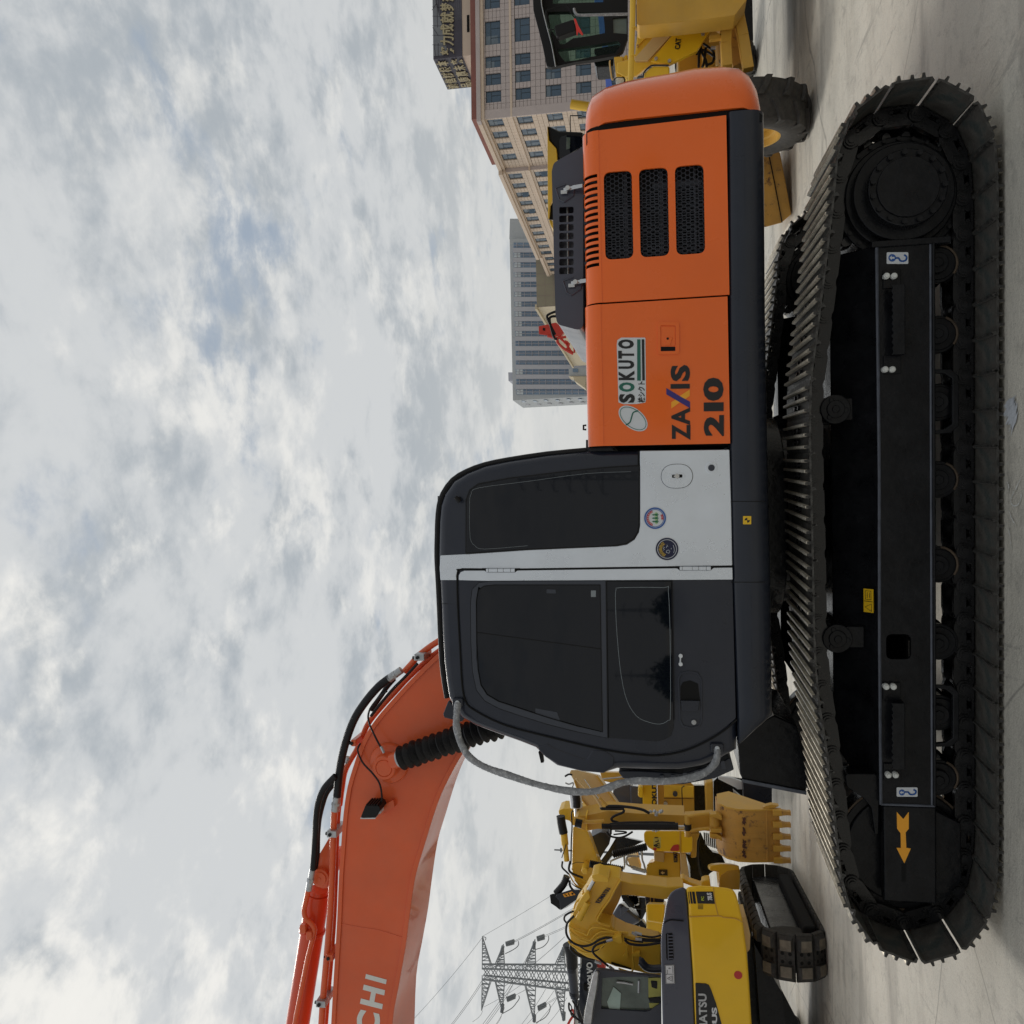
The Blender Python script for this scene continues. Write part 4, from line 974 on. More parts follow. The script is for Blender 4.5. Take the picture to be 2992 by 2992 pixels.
mb = MB(UP); mb.prism(rrect(cc_.x - 0.012, cc_.x + 0.012, cc_.z - 0.040, cc_.z + 0.042, 0.011), YC - 0.0125, YC - 0.0105); mb.build('lock_plate', M['silver'], cap_, bevel=0.001)
mb = MB(UP); mb.prism(rrect(cc_.x - 0.008, cc_.x + 0.008, cc_.z - 0.027, cc_.z + 0.024, 0.004), YC - 0.014, YC - 0.012); mb.build('lock_hole', M['void'], cap_)
mb = MB(UP); mb.cyl((cc_.x, YC - 0.018, cc_.z), (cc_.x, YC - 0.012, cc_.z), 0.0115, n=14); mb.cyl((cc_.x, YC - 0.022, cc_.z - 0.012), (cc_.x, YC - 0.022, cc_.z + 0.016), 0.0035, n=8); mb.obox((cc_.x - 0.012, YC - 0.016, cc_.z), (cc_.x + 0.012, YC - 0.016, cc_.z), 0.006, 0.01); mb.build('cap_lock', M['chrome'], cap_)
p = UP.px(*C4(1543, 205), YC - 0.006); mb = MB(UP)
rg_ = []
for rr_, yy in ((0.033, -0.0055), (0.028, -0.0075), (0.022, -0.0068), (0.0175, -0.0066)): rg_.append([Vector((p.x + rr_ * math.cos(t), YC + yy, p.z + rr_ * math.sin(t))) for t in [2 * math.pi * k / 28 for k in range(28)]])
mb.rings(rg_); bd = mb.build('plug_dimple', M['silver'], sp_, angle=80)
mb = MB(UP); mb.cyl((p.x, YC - 0.012, p.z), (p.x, YC - 0.004, p.z), 0.0165, n=20); mb.build('rubber_plug', M['frameg'], bd, bevel=0.004)
def disc(c, r, m, y, par, nm, r_in=None):
    mb = MB(UP); o = circ(c[0], c[1], r, 40)
    if r_in: mb.prism(o, y - 0.0006, y, [circ(c[0], c[1], r_in, 40)])
    else: mb.prism(o, y - 0.0006, y)
    return mb.build(nm, m, par)
y_ = YC - 0.0064
p = UP.px(1914, 1514, y_); c = (p.x, p.z); K = 1 / 640.0   # metres per photo pixel here
s1 = disc(c, 38 * K * 1.02, M['sticker'], y_, CAB, 'round_sticker'); s1['label'] = 'round blue sticker with three green fir trees'
disc(c, 35.2 * K, M['sblue'], y_ - .0006, s1, 'sticker_ring', 27 * K); 
mb = MB(UP)
for k in range(44):
    t = 2 * math.pi * k / 44; a = Vector((c[0] + 29.5 * K * math.cos(t), c[1] + 29.5 * K * math.sin(t))); d_ = Vector((-math.sin(t), math.cos(t))) * 1.4 * K; n_ = Vector((math.cos(t), math.sin(t))) * .8 * K
    mb.prism([tuple(a - d_ - n_), tuple(a + d_ - n_), tuple(a + d_ + n_), tuple(a - d_ + n_)], y_ - .0018, y_ - .0012)
mb.build('dotted_ring', M['sticker'], s1)
mb = MB(UP)
for a0, a1 in ((R(20), R(160)), (R(255), R(300))):
    ts = [a0 + (a1 - a0) * k / 14 for k in range(15)]
    mb.prism([(c[0] + 27 * K * math.cos(t), c[1] + 27 * K * math.sin(t)) for t in ts] + [(c[0] + 20 * K * math.cos(t), c[1] + 20 * K * math.sin(t)) for t in ts[::-1]], y_ - .0018, y_ - .0009)
mb.build('red_band', M['sred'], s1)
mb = MB(UP)
for a0, a1, n_ in ((R(28), R(152), 9), (R(258), R(298), 3)):
    for k in range(n_):
        t = a0 + (a1 - a0) * k / (n_ - 1)
        for q in (22, 24.6):
            a = Vector((c[0] + q * K * math.cos(t), c[1] + q * K * math.sin(t))); d_ = Vector((-math.sin(t), math.cos(t))) * (1.9 if q < 23 else 1.2) * K; n2 = Vector((math.cos(t), math.sin(t))) * .6 * K
            mb.prism([tuple(a - d_ - n2), tuple(a + d_ - n2), tuple(a + d_ + n2), tuple(a - d_ + n2)], y_ - .0024, y_ - .0017)
mb.build('small_characters', M['sticker'], s1)
mb = MB(UP); mb.prism([(c[0] + a * K, c[1] + b * K) for a, b in ((-20, -4), (-15, 2), (-10, -3), (-5, 2), (0, -3), (5, 2), (10, -3), (15, 2), (20, -4), (16, -9), (-16, -9))], y_ - .0016, y_ - .001); mb.build('pale_hill', M['spale'], s1)
mb = MB(UP)
for q in (-11, 0, 11):
    mb.prism([(c[0] + (q + a) * K, c[1] + b * K) for a, b in ((0, 11), (3.2, 3), (1.5, 3.6), (5, -9), (1, -8.2), (1, -12), (-1, -12), (-1, -8.2), (-5, -9), (-1.5, 3.6), (-3.2, 3))], y_ - .0024, y_ - .0015)
mb.build('fir_trees', M['sgreen'], s1)
p = UP.px(1949, 1604, y_); c = (p.x, p.z)
s2 = disc(c, 39.5 * K, M['sticker'], y_, CAB, 'round_sticker'); s2['label'] = 'round navy sticker with a smiling face and gold characters'
disc(c, 36.5 * K, M['snavy'], y_ - .0006, s2, 'navy_ring', 31.2 * K); disc(c, 29.4 * K, M['snavy'], y_ - .0006, s2, 'navy_disc')
for k, ch in enumerate('超低噪音型'):
    t = R(148 - k * 27); cx_, cz_ = c[0] + 22 * K * math.cos(t), c[1] + 21 * K * math.sin(t); h = 5.6 * K; r_ = t - math.pi / 2
    def wp(a, b): return (cx_ + a * math.cos(r_) - b * math.sin(r_), cz_ + a * math.sin(r_) + b * math.cos(r_))
    q4 = [wp(-h, h), wp(h, h), wp(h, -h), wp(-h, -h)]
    class FQ:                       # local quad given directly in metres
        def __init__(s): s.m, s.i = UP.m, UP.i
        def px(s, X, Y, y): return Vector((X, y, Y))
    text(ch, FQ(), q4, y_ - .0013, M['gold'], s2, 'gold_character', bold=0.01, th=.0006)
mb = MB(UP)
def arc_(pts_): mb.tube([(c[0] + a * K, y_ - .0014, c[1] + b * K) for a, b in pts_], 0.0011, 4)
arc_([(-13, -21), (-6, -23), (2, -23), (12, -20)]); arc_([(-11, 3), (-5, 1), (-3, -5), (-8, -9), (-14, -6), (-11, 3)]); arc_([(4, 3), (9, 0), (14, 0), (8, -3)]); arc_([(-4, 12), (-1, 8), (1, 12)]); arc_([(2, 12), (5, 8), (7, 12)]); arc_([(-1, -13), (1, -14), (3, -13)])
mb.build('face_lines', M['sticker'], s2)
# small fittings on the cab side
p = UP.px(*C4(248, 365), YC); mb = MB(UP); mb.cyl((p.x, YC - 0.03, p.z), (p.x, YC + 0.02, p.z), 0.012, n=12); mb.cyl((p.x - 0.015, YC - 0.03, p.z - 0.01), (p.x + 0.01, YC - 0.03, p.z + 0.012), 0.011, n=10); mb.build('rear_lamp_stub', M['black'], CAB)
# hook bolts + wrapped handrail
hr_px = [(242,1412),(238,1450),(234,1500),(240,1560),(262,1630),(305,1692),(385,1742),(500,1782),(650,1830),(800,1862),(920,1868),(1010,1848),(1080,1822),(1160,1812),(1300,1814),(1420,1800),(1500,1775),(1548,1738),(1570,1700),(1574,1650)]
rail = thing('handrail', '', ''); del rail['label']; del rail['category']; rail.parent = EX; rail.matrix_basis = wm(EX).inverted() @ UP.m
mb = MB(UP); ps = []
for k, (x, y) in enumerate(hr_px):
    yy = YC - 0.02 - 0.10 * math.sin(math.pi * k / (len(hr_px) - 1)); ps.append(UP.px(*C4(x, y), yy))
ps = spline(ps, 14); rnd = random.Random(2); nn = len(ps); rads = [0.0165 + 0.0022 * rnd.random() + 0.0016 * math.sin(k * 0.21) for k in range(nn)]
mb.tube(ps, rads, 16); mb.build('foam_sleeve', M['wrap'], rail, angle=80)
# frayed fibres along the sleeve
mb = MB(UP)
for k in range(2600):
    i = rnd.randrange(1, nn - 1); t = (ps[i + 1] - ps[i - 1]).normalized(); a = rnd.uniform(0, 6.283)
    u_ = t.cross(Vector((0, 1, 0))).normalized(); v_ = t.cross(u_)
    d_ = u_ * math.cos(a) + v_ * math.sin(a); b0 = ps[i].lerp(ps[i + 1], rnd.random()) + d_ * 0.0165; ln = rnd.uniform(0.002, 0.0065)
    e_ = b0 + d_ * ln + t * rnd.uniform(-0.004, 0.004); wv_ = t * 0.0008
    mb.add([b0 - wv_, b0 + wv_, e_], [[0, 1, 2]])
mb.build('frayed_fibres', M['wrap'], rail, kind='stuff')
for x, y, sx_, sz_ in ((242, 1408, 0.022, 0.030), (1572, 1642, 0.022, 0.034)):
    p = UP.px(*C4(x, y), YC - 0.01); mb = MB(UP); mb.prism(rrect(p.x - sx_, p.x + sx_, p.z - sz_, p.z + sz_, 0.012), YC - 0.022, YC + 0.03); br_ = mb.build('rail_bracket', M['char'], rail, bevel=0.008)
    mb = MB(UP); mb.cyl((p.x, YC - 0.034, p.z), (p.x, YC - 0.02, p.z), 0.0085, n=6); mb.cyl((p.x, YC - 0.026, p.z), (p.x, YC - 0.02, p.z), 0.0125, n=16); mb.build('rail_bolt', M['sticker'], br_)
# bulged wiper housing on the front corner pillar
def blob(px, y0, y1, r, m, nm, par, seg=3):
    mb = MB(UP); mb.slab(px, y0, y1, r); return mb.build(nm, m, par, bevel=min(0.02, r), seg=seg)
blob([C4(*p) for p in [(640,1640),(700,1615),(740,1640),(900,1700),(930,1650),(1000,1655),(1050,1690),(1045,1740),(990,1775),(880,1765),(760,1735),(690,1690)]], YC - 0.004, YC + 0.3, 0.02, M['char'], 'corner_fairing', CAB)
mb = MB(UP); mb.slab([C4(*p) for p in [(655,1665),(668,1720),(682,1718),(676,1668)]], YC + 0.1, YC + 0.13); mb.slab([C4(*p) for p in [(1285,1765),(1285,1800),(1293,1800),(1293,1765)]], YC + 0.3, YC + 0.31); mb.build('wiper_stub', M['black'], CAB)
# front step, louvres and frame nose under the cab
blob([C4(*p) for p in [(1060,1760),(1180,1762),(1400,1775),(1600,1715),(1640,1690),(1660,1755),(1560,1800),(1400,1830),(1240,1822),(1090,1800)]], YC + 0.12, YC + 1.0, 0.01, M['char'], 'front_valance', CAB)
mb = MB(UP)
for x, y in ((1288, 1796), (1346, 1794), (1406, 1782), (1466, 1770), (1600, 1722)):
    a = UP.px(*C4(x, y - 12), YC + 0.105); b = UP.px(*C4(x + 6, y + 28), YC + 0.105); mb.obox(a, b, 0.006, 0.02)
mb.build('valance_louvre', M['frameg'], CAB)
mb = MB(UP); mb.prism(UP.xz([(2150, 2150), (2156, 2190), (2162, 2262), (2170, 2278), (2255, 2293), (2356, 2314), (2360, 2230), (2330, 2120), (2262, 2090)], 1.0), 1.0, 1.9); mb.build('front_frame', M['uc'], EX, bevel=0.01)
mb = MB(UP); mb.prism(UP.xz([(2168, 2276), (2172, 2286), (2356, 2322), (2356, 2312)], 0.99), 0.985, 1.02); mb.build('front_frame_edge', M['ucworn'], EX)

# ================================================================== boom
C6 = lambda x, y: (800 + x * .5913, 1850 + y * .5913)
YB0, YB1 = 1.08, 1.66
ux_boom = [(2140,1620),(1800,1640),(1560,1700),(1400,1812),(1288,1902),(1214,1972),(1155,2035),(1096,2104),(1060,2162),(1036,2228),(1015,2300),(1003,2382),(996,2477),(990,2560),(984,2701),(972,2902),(962,3100),(952,3350),(955,3560),(1000,3640),(1080,3640),(1120,3500),(1138,3200),(1146,2992),(1164,2885),(1184,2772),(1196,2678),(1214,2560),(1240,2471),(1267,2382),(1291,2317),(1320,2258),(1350,2205),(1376,2172),(1430,2110),(1560,2010),(1800,1860),(2140,1760)]
bo = UP.xz(ux_boom, YB0)
bo = [(p.x, p.y) for p in spline([(x, z, 0) for x, z in bo], 3, closed=True)]
mb = MB(UP); mb.prism(bo, YB0 + 0.012, YB1 - 0.012); BM = mb.build('boom', M['boom'], EX, angle=30)
def inset(o, d):
    P = [Vector(p) for p in o]; s_ = 1 if area2(o) > 0 else -1; r_ = []
    for i in range(len(P)):
        t = (P[(i + 1) % len(P)] - P[i - 1]).normalized(); r_.append(tuple(P[i] + Vector((-t.y, t.x)) * d * s_))
    return r_
bi = inset(bo, 0.030)
for a, b in ((YB0, YB0 + 0.012), (YB1 - 0.012, YB1)):
    mb = MB(UP); mb.prism(bo, a, b, [bi]); mb.build('boom_flange', M['boom'], BM, bevel=0.003)
# weld seam across the boom
mb = MB(UP); mb.pt([C6(312, 1432), C6(420, 1452), C6(520, 1468), C6(630, 1502)], YB0 + 0.011, 0.003, 5, 3); mb.build('boom_weld', M['boom'], BM)
# HITACHI lettering: the photo shows the last three letters
def LQ(x0a, x1a, ya, x0b, x1b, yb): return [C6(x0a, ya), C6(x0b, yb), C6(x1b, yb), C6(x1a, ya)]
ybm = YB0 + 0.0115
for ch, y0, y1 in (('C', 1975, 1862), ('H', 1836, 1742), ('I', 1712, 1690)):
    k0, k1 = (1932 - y0) * 0.165, (1932 - y1) * 0.165; l0, l1 = (1932 - y0) * 0.20, (1932 - y1) * 0.20
    q = [C6(406 + k0 * 1.25, y0 - 6), C6(406 + k1 * 1.25, y1 - 6), C6(520 + k1 * 0.95, y1 + 22), C6(520 + k0 * 0.95, y0 + 22)]
    text(ch, UP, q, ybm, M['whitep'], BM, bold=0.04 if ch != 'I' else 0)
for ch, y0, y1 in (('A', 2120, 2000), ('T', 2250, 2150), ('I', 2300, 2275), ('H', 2440, 2340)):
    k0, k1 = (1932 - y0) * 0.165, (1932 - y1) * 0.165
    text(ch, UP, [C6(406 + k0 * 1.25, y0 - 6), C6(406 + k1 * 1.25, y1 - 6), C6(520 + k1 * .95, y1 + 22), C6(520 + k0 * .95, y0 + 22)], ybm, M['whitep'], BM, bold=0.04 if ch != 'I' else 0)
# cylinder pin boss on the boom
p = UP.px(*C6(555, 657), YB0 - 0.06); mb = MB(UP)
mb.rings([[Vector((p.x + r_ * math.cos(t), YB0 + y, p.z + r_ * math.sin(t))) for t in [2 * math.pi * k / 40 for k in range(40)]] for r_, y in ((0.135, 0.008), (0.125, -0.012), (0.100, -0.018), (0.088, -0.03), (0.078, -0.10), (0.072, -0.108), (0.056, -0.108), (0.054, -0.103), (0.050, -0.108), (0.0, -0.108))], cap=False)
mb.build('cylinder_pin_boss', M['boom'], BM, angle=35)
mb = MB(UP); a = UP.px(*C6(590, 612), YB0 - 0.07); mb.cyl((a.x, a.y, a.z), (a.x, a.y - 0.05, a.z + 0.01), 0.014, n=6); mb.build('grease_fitting', M['boom'], BM)
# bellows over the cylinder rod
mb = MB(UP); A = UP.px(*C6(618, 622), YB0 - 0.10); B = UP.px(*C6(1230, 410), YB0 - 0.22); rgs = []; nrib = 18; d_ = (B - A).normalized(); u_ = d_.cross(Vector((0, 1, 0))).normalized(); v_ = d_.cross(u_)
rnd = random.Random(11)
tl = [(0, 0.05, 0), (0.004, 0.05, 0)]
for k in range(nrib):
    w_ = rnd.uniform(-0.004, 0.004); tl += [((k + 0.5) / nrib - 0.25 / nrib, 0.046 + 0.012 * k / nrib + w_, w_), ((k + 0.5) / nrib, 0.080 + 0.012 * k / nrib + w_ * 1.5, w_), ((k + 0.5) / nrib + 0.06 / nrib, 0.079 + 0.012 * k / nrib + w_, -w_)]
tl.append((1, 0.07, 0))
for t, r_, sk in tl:
    c_ = A.lerp(B, t); rgs.append([c_ + (u_ * math.cos(q) + v_ * math.sin(q)) * r_ + d_ * sk * math.cos(q * 2 + sk * 900) for q in [2 * math.pi * k / 26 for k in range(26)]])
mb.rings(rgs); mb.build('rubber_bellows', M['hose'], BM, angle=25)
mb = MB(UP); mb.cyl(A - d_ * 0.05, A + d_ * 0.02, 0.052, n=24); mb.build('cylinder_rod_eye', M['boom'], BM)
mb = MB(UP); mb.cyl(A + d_ * 0.0, A + d_ * 0.025, 0.056, n=24); mb.build('boot_clamp', M['zinc'], BM)
# work lamp and its cables
def oslab(pts, y0, y1, m, nm, par, r=0.006, bev=0.004):
    mb = MB(UP); mb.slab([C6(*p) for p in pts], y0, y1, r); return mb.build(nm, m, par, bevel=bev)
lp = oslab([(428,912),(452,852),(520,855),(527,876),(500,912)], YB0 - 0.16, YB0 - 0.03, M['black'], 'work_lamp', BM)
mb = MB(UP)
for k in range(5): mb.slab([C6(455 + k * 13, 846 - (k % 2)), C6(455 + k * 13 + 6, 846), C6(455 + k * 13 + 6, 858), C6(455 + k * 13, 858)], YB0 - 0.155, YB0 - 0.035)
mb.build('lamp_fins', M['black'], lp)
oslab([(426,914),(430,918),(500,918),(503,912)], YB0 - 0.155, YB0 - 0.035, M['sticker'], 'lamp_rim', lp, r=0, bev=0)
oslab([(508,876),(525,874),(528,892),(512,894)], YB0 - 0.12, YB0 - 0.05, M['sticker'], 'lamp_bracket', lp, r=0, bev=0)
oslab([(524,860),(590,825),(596,860),(545,884),(532,905)], YB0 - 0.03, YB0 + 0.012, M['boom'], 'lamp_mount', BM, r=0.003)
mb = MB(UP); mb.pt([(*C6(428, 545), YB0 - .01), (*C6(415, 580), YB0 - .04), (*C6(440, 640), YB0 - .03), (*C6(490, 695), YB0 - .03), (*C6(523, 745), YB0 - .05), (*C6(534, 810), YB0 - .08), (*C6(528, 865), YB0 - .09)], 0, 0.006, 6, 6); mb.build('lamp_cable', M['hose'], BM)
mb = MB(UP); mb.pt([(*C6(560, 285), YB0 - .01), (*C6(500, 340), YB0 - .05), (*C6(470, 390), YB0 - .06), (*C6(470, 440), YB0 - .05), (*C6(500, 510), YB0 - .06), (*C6(540, 585), YB0 - .08)], 0, 0.0065, 6, 6); mb.build('grease_hose', M['hose'], BM)
mb = MB(UP); mb.pt([(*C6(530, 560), YB0 - .075), (*C6(545, 592), YB0 - .085)], 0, 0.009, 6, 1); mb.build('hose_end', M['zinc'], BM)
# steel pipes along the back of the boom
def pipe(pts, y, r, m, nm, par, per=6):
    mb = MB(UP); mb.pt([C6(*p) if len(p) == 2 else (*C6(p[0], p[1]), p[2]) for p in pts], y, r, 10, per); return mb.build(nm, m, par, angle=60)
pipe([(870,0),(825,32),(770,68),(715,112),(680,152),(645,190)], YB0 + 0.10, 0.021, M['boom'], 'steel_pipe', BM)
pipe([(900,40),(820,85),(740,150),(660,225),(600,290),(545,350),(495,408),(462,455),(440,505),(410,575),(372,640),(350,690),(338,760),(326,850)], YB0 + 0.16, 0.019, M['boom'], 'steel_pipe', BM)
pipe([(710,150),(650,215),(590,275),(530,345),(480,410)], YB0 + 0.05, 0.010, M['hose'], 'electric_cable', BM)
pipe([(327,640),(345,700),(322,860),(312,1000),(306,1200),(298,1400),(284,1600),(270,1760),(256,1932),(240,2200)], YB0 + 0.16, 0.017, M['boom'], 'steel_pipe', BM)
pipe([(300,872),(294,1000),(288,1200),(278,1400),(262,1600),(246,1780),(236,1932),(218,2200)], YB0 + 0.06, 0.022, M['boom'], 'steel_pipe', BM)
# rubber hoses with crimped ends
for pts, y, r_ in (([(575,220),(520,262),(460,330),(405,412),(368,500),(340,600),(322,700),(312,810)], YB0 + 0.05, 0.026), ([(305,705),(250,765),(222,830),(210,900),(205,1000),(200,1080),(193,1170)], YB0 + 0.02, 0.020), ([(312,725),(262,785),(238,850),(222,920),(215,1000),(212,1100),(198,1180)], YB0 + 0.12, 0.020), ([(595,225),(560,265),(530,310),(480,380)], YB0 + 0.16, 0.016)):
    mb = MB(UP); pp = spline([UP.px(*C6(*p), y) for p in pts], 24); mb.tube(pp, [r_ + 0.0016 * (k % 2) for k in range(len(pp))], 12); mb.build('hydraulic_hose', M['hose'], BM, angle=70)
for a, b, y, r_ in (((630,182),(568,226),YB0+.05,.027),((312,805),(304,878),YB0+.05,.029),((312,780),(318,700),YB0+.16,.0),((192,1165),(172,1270),YB0+.02,.022),((360,640),(372,615),YB0+.16,.022)):
    if r_ <= 0: continue
    mb = MB(UP); A = UP.px(*C6(*a), y); B = UP.px(*C6(*b), y)
    mb.cyl(A, A.lerp(B, .45), r_ * .92, n=12); mb.cyl(A.lerp(B, .45), A.lerp(B, .6), r_ * 1.1, n=6); mb.cyl(A.lerp(B, .6), B, r_, n=12); mb.build('hose_fitting', M['zinc'], BM)
for X, Y, wd_ in ((722, 118, 1), (290, 990, 1), (398, 540, .5), (236, 1828, 1), (282, 1600, .6)):
    mb = MB(UP); A = UP.px(*C6(X, Y), YB0 + 0.03); mb.box(A.x - 0.022, A.x + 0.022, YB0 + 0.01, YB0 + 0.2, A.z - 0.035 * wd_, A.z + 0.035 * wd_)
    mb.build('pipe_clamp', M['zinc'] if wd_ == 1 else M['boom'], BM, bevel=0.006)
    mb = MB(UP); mb.cyl((A.x, YB0 - 0.0, A.z + 0.01), (A.x, YB0 + 0.03, A.z + 0.01), 0.012, n=6); mb.cyl((A.x - 0.01, YB0 + 0.05, A.z + 0.03), (A.x - 0.01, YB0 + 0.05, A.z + 0.055), 0.012, n=6); mb.build('clamp_bolt', M['black'], BM)
# arm cylinder on top of the boom
for y_b in (0.12, 0.40): mb = MB(UP); mb.slab([C6(*p) for p in [(286,990),(215,1110),(205,1160),(200,1240),(240,1262),(300,1258)]], YB0 + y_b, YB0 + y_b + 0.04, 0.01); mb.build('cylinder_bracket', M['boom'], BM, bevel=0.004)
p = UP.px(*C6(234, 1206), YB0 + 0.1); mb = MB(UP)
mb.cyl((p.x, YB0 + 0.08, p.z), (p.x, YB0 + 0.48, p.z), 0.062, n=28); mb.cyl((p.x, YB0 + 0.07, p.z), (p.x, YB0 + 0.1, p.z), 0.045, n=24); mb.cyl((p.x, YB0 + 0.065, p.z), (p.x, YB0 + 0.09, p.z), 0.012, n=8); mb.build('cylinder_pin', M['boom'], BM, bevel=0.004)
A = UP.px(*C6(222, 1265), YB0 + 0.28); B = UP.px(*C6(98, 2060), YB0 + 0.28); B = A + (B - A) * 1.35
mb = MB(UP); mb.cyl(A, A.lerp(B, .02), 0.070, n=28); mb.cyl(A.lerp(B, .02), B, 0.083, n=32); mb.cyl(A.lerp(B, .18), A.lerp(B, .195), 0.092, n=32); mb.build('arm_cylinder', M['redp2'], BM, bevel=0.004)
mb = MB(UP); mb.cyl(B, B + (B - A) * 0.5, 0.045, n=20); mb.build('arm_cylinder_rod', M['chrome'], BM)
pipe([(170,1270),(160,1320),(150,1370),(158,1410),(185,1435),(200,1460),(196,1495),(170,1600),(130,1800),(105,1932),(70,2150)], YB0 + 0.15, 0.018, M['boom'], 'cylinder_pipe', BM)
for X, Y in ((182, 1488), (150, 1455)):
    mb = MB(UP); A2 = UP.px(*C6(X, Y), YB0 + 0.15); mb.box(A2.x - 0.03, A2.x + 0.03, YB0 + 0.12, YB0 + 0.18, A2.z - 0.022, A2.z + 0.022); mb.build('pipe_clamp', M['boom'], BM, bevel=0.008)
# arm and bucket out of frame to the left, roughly as the machine carries them
ap = UP.px(1010, 3600, YB0); mb = MB(UP)
mb.prism([(ap.x + 0.35, ap.z + 0.45), (ap.x + 0.1, ap.z + 0.5), (ap.x - 0.75, ap.z - 2.3), (ap.x - 0.5, ap.z - 2.35), (ap.x + 0.2, ap.z - 0.3)], YB0 + 0.12, YB1 - 0.12); mb.build('arm', M['boom'], EX, bevel=0.02)
bx, bz = ap.x - 0.6, max(0.9, ap.z - 2.3)
mb = MB(UP); mb.prism([(bx - 0.1, bz + 0.1), (bx + 0.35, bz), (bx + 0.75, bz - 0.5), (bx + 0.6, bz - 0.85), (bx + 0.1, bz - 0.88), (bx - 0.35, bz - 0.45)], YB0 - 0.2, YB1 + 0.2); mb.build('bucket', M['uc'], EX, bevel=0.03)

mb = MB(UP); mb.slab([(1712, 1285), (1712, 1330), (1790, 1325), (1790, 1285)], YS + 0.15, YS + 1.0); mb.build('cab_rear_filler', M['navy'], EX)
# ================================================================== machines behind
def K(X0, Y0, s): return lambda x, y: (X0 + x * s, Y0 + y * s)
KA, KB, KC, KD = K(1600, 2250, .20704), K(1950, 2200, .20704), K(1600, 2600, .20704), K(1950, 2550, .23292)
def Lp(k, pts): return [k(*p) for p in pts]
def wslab(px, d, th, m, nm, par, r=0.0, bev=0.0, seg=2, fr=W, holes=()):
    mb = MB(fr); sk = 0.0
    if 0.45 <= th < 3 and abs(d) < 60 and par is not None and par.name not in ('x',):
        xc = sum(fr.px(X, Y, d).x for X, Y in px) / len(px); sk = 0.9 * xc / d
    mb.slab(px, d, d + th, r, holes, skew=sk); return mb.build(nm, m, par, bevel=bev, seg=seg)
def wtube(px, d, r, m, nm, par, n=8, per=5, fr=W):
    r = r * (0.8 if d > 30 else 0.32 if d >= 11.5 else 0.68 if d >= 10 else 0.6)
    mb = MB(fr); mb.pt(px, d, r, n, per); return mb.build(nm, m, par, angle=60)
def ground_loc(X, Y, d): p = W.px(X, Y, d); return (p.x, d, 0)

# ---------------- near yellow excavator (left in the place, bottom of the photo)
D1 = 9.0
L1 = thing('excavator', 'small bright yellow excavator with black hood and rubber tracks, showing its rear corner', 'excavator', ground_loc(2200, 2850, D1 + 0.8), 0)
yb = Lp(KD, [(235,180),(262,380),(270,560),(295,900),(320,1250),(350,1898)]) + [(2045, 3330), (2222, 3330)] + Lp(KD, [(1060,1898),(1030,1400),(1000,1000),(950,625),(900,400),(868,280),(830,215),(760,190),(570,170),(400,158)])
body = wslab(yb, D1, 1.9, M['byellow'], 'body', L1, r=0.04, bev=0.07, seg=4)
bh = Lp(KC, [(1800,-5),(1740,40),(1700,100),(1665,230),(1640,400),(1615,520),(1604,620),(1598,760),(1600,900),(1612,1400),(1622,1893)]) + [(1950, 3330), (2048, 3330)] + Lp(KD, [(345,1898),(316,1250),(291,900),(266,560),(250,380),(235,200),(190,178)])
hood1 = wslab(bh, D1 + 0.03, 1.8, M['hood'], 'engine_hood', L1, r=0.03, bev=0.06, seg=4)
mb = MB(W); mb.pt(Lp(KC, [(1650,470),(1690,440),(1760,425),(1920,440)]), D1 + 0.02, 0.006, 5, 3); mb.build('hood_seam', M['void'], hood1)
mb = MB(W); mb.pt(Lp(KD, [(270,552),(640,542),(700,560),(850,575),(952,628)]), D1 - 0.004, 0.006, 5, 3); mb.pt(Lp(KD, [(575,180),(600,380),(638,540)]), D1 - 0.002, 0.005, 5, 3); mb.build('panel_seam', M['ochre'], body)
vent = wslab(Lp(KC, [(1668,620),(1760,612),(1780,960),(1770,990),(1690,995),(1675,960)]), D1 + 0.024, 0.02, M['void'], 'hood_vent', hood1, r=0.01)
for k in range(8):
    mb = MB(W); a = W.px(*KC(1700, 648 + k * 46), D1 + 0.018); b = W.px(*KC(1772, 646 + k * 46), D1 + 0.018); mb.obox(a, b, 0.006, 0.012); mb.build('slat', M['hood'], vent)
mb = MB(W); a = W.px(*KC(1695, 620), D1 + 0.018); b = W.px(*KC(1705, 990), D1 + 0.018); mb.obox(a, b, 0.01, 0.01); mb.build('vent_bar', M['hood'], vent)
ws = wslab(Lp(KC, [(1656,1062),(1788,1060),(1797,1322),(1668,1326)]), D1 + 0.022, 0.004, M['sticker'], 'warning_label', hood1, r=0.006)
mb = MB(W); dl = D1 + 0.02
for pl in ([(1690,1250),(1752,1215),(1752,1288),(1690,1250)], [(1735,1190),(1690,1190),(1690,1130)], [(1670,1192),(1780,1190)], [(1705,1108),(1740,1108)], [(1716,1098),(1716,1118)], [(1765,1080),(1768,1170)], [(1765,1210),(1768,1300)], [(1712,1240),(1735,1250)], [(1662,1068),(1784,1066),(1792,1316),(1674,1320),(1662,1068)]):
    mb.pt(Lp(KC, pl), dl, 0.0022, 4, 1)
mb.build('label_symbols', M['ink'], ws)
mb = MB(W); c = W.px(*KD(888, 1285), D1 - 0.004); mb.prism(circ(c.x, c.z, 0.040, 28), D1 - 0.005, D1); mb.build('red_reflector', M['sred'], body)
dk = wslab(Lp(KD, [(352,1384),(480,1392),(520,1410),(545,1460),(610,1640),(680,1898)]) + [(2140, 3150), (2050, 3150)] + Lp(KD, [(362,1898)]), D1 - 0.006, 0.006, M['ink'], 'name_panel', body, r=0.01)
text('KOMATSU', W, [(2046, 3066), KD(385, 1515), KD(492, 1515), (2069, 3066)], D1 - 0.007, M['zinc'], dk, bold=0.03, th=0.003)
text('PC78US', W, [(2083, 3078), KD(555, 1688), KD(622, 1688), (2098, 3078)], D1 - 0.007, M['sticker'], dk, bold=0.04, th=0.003)
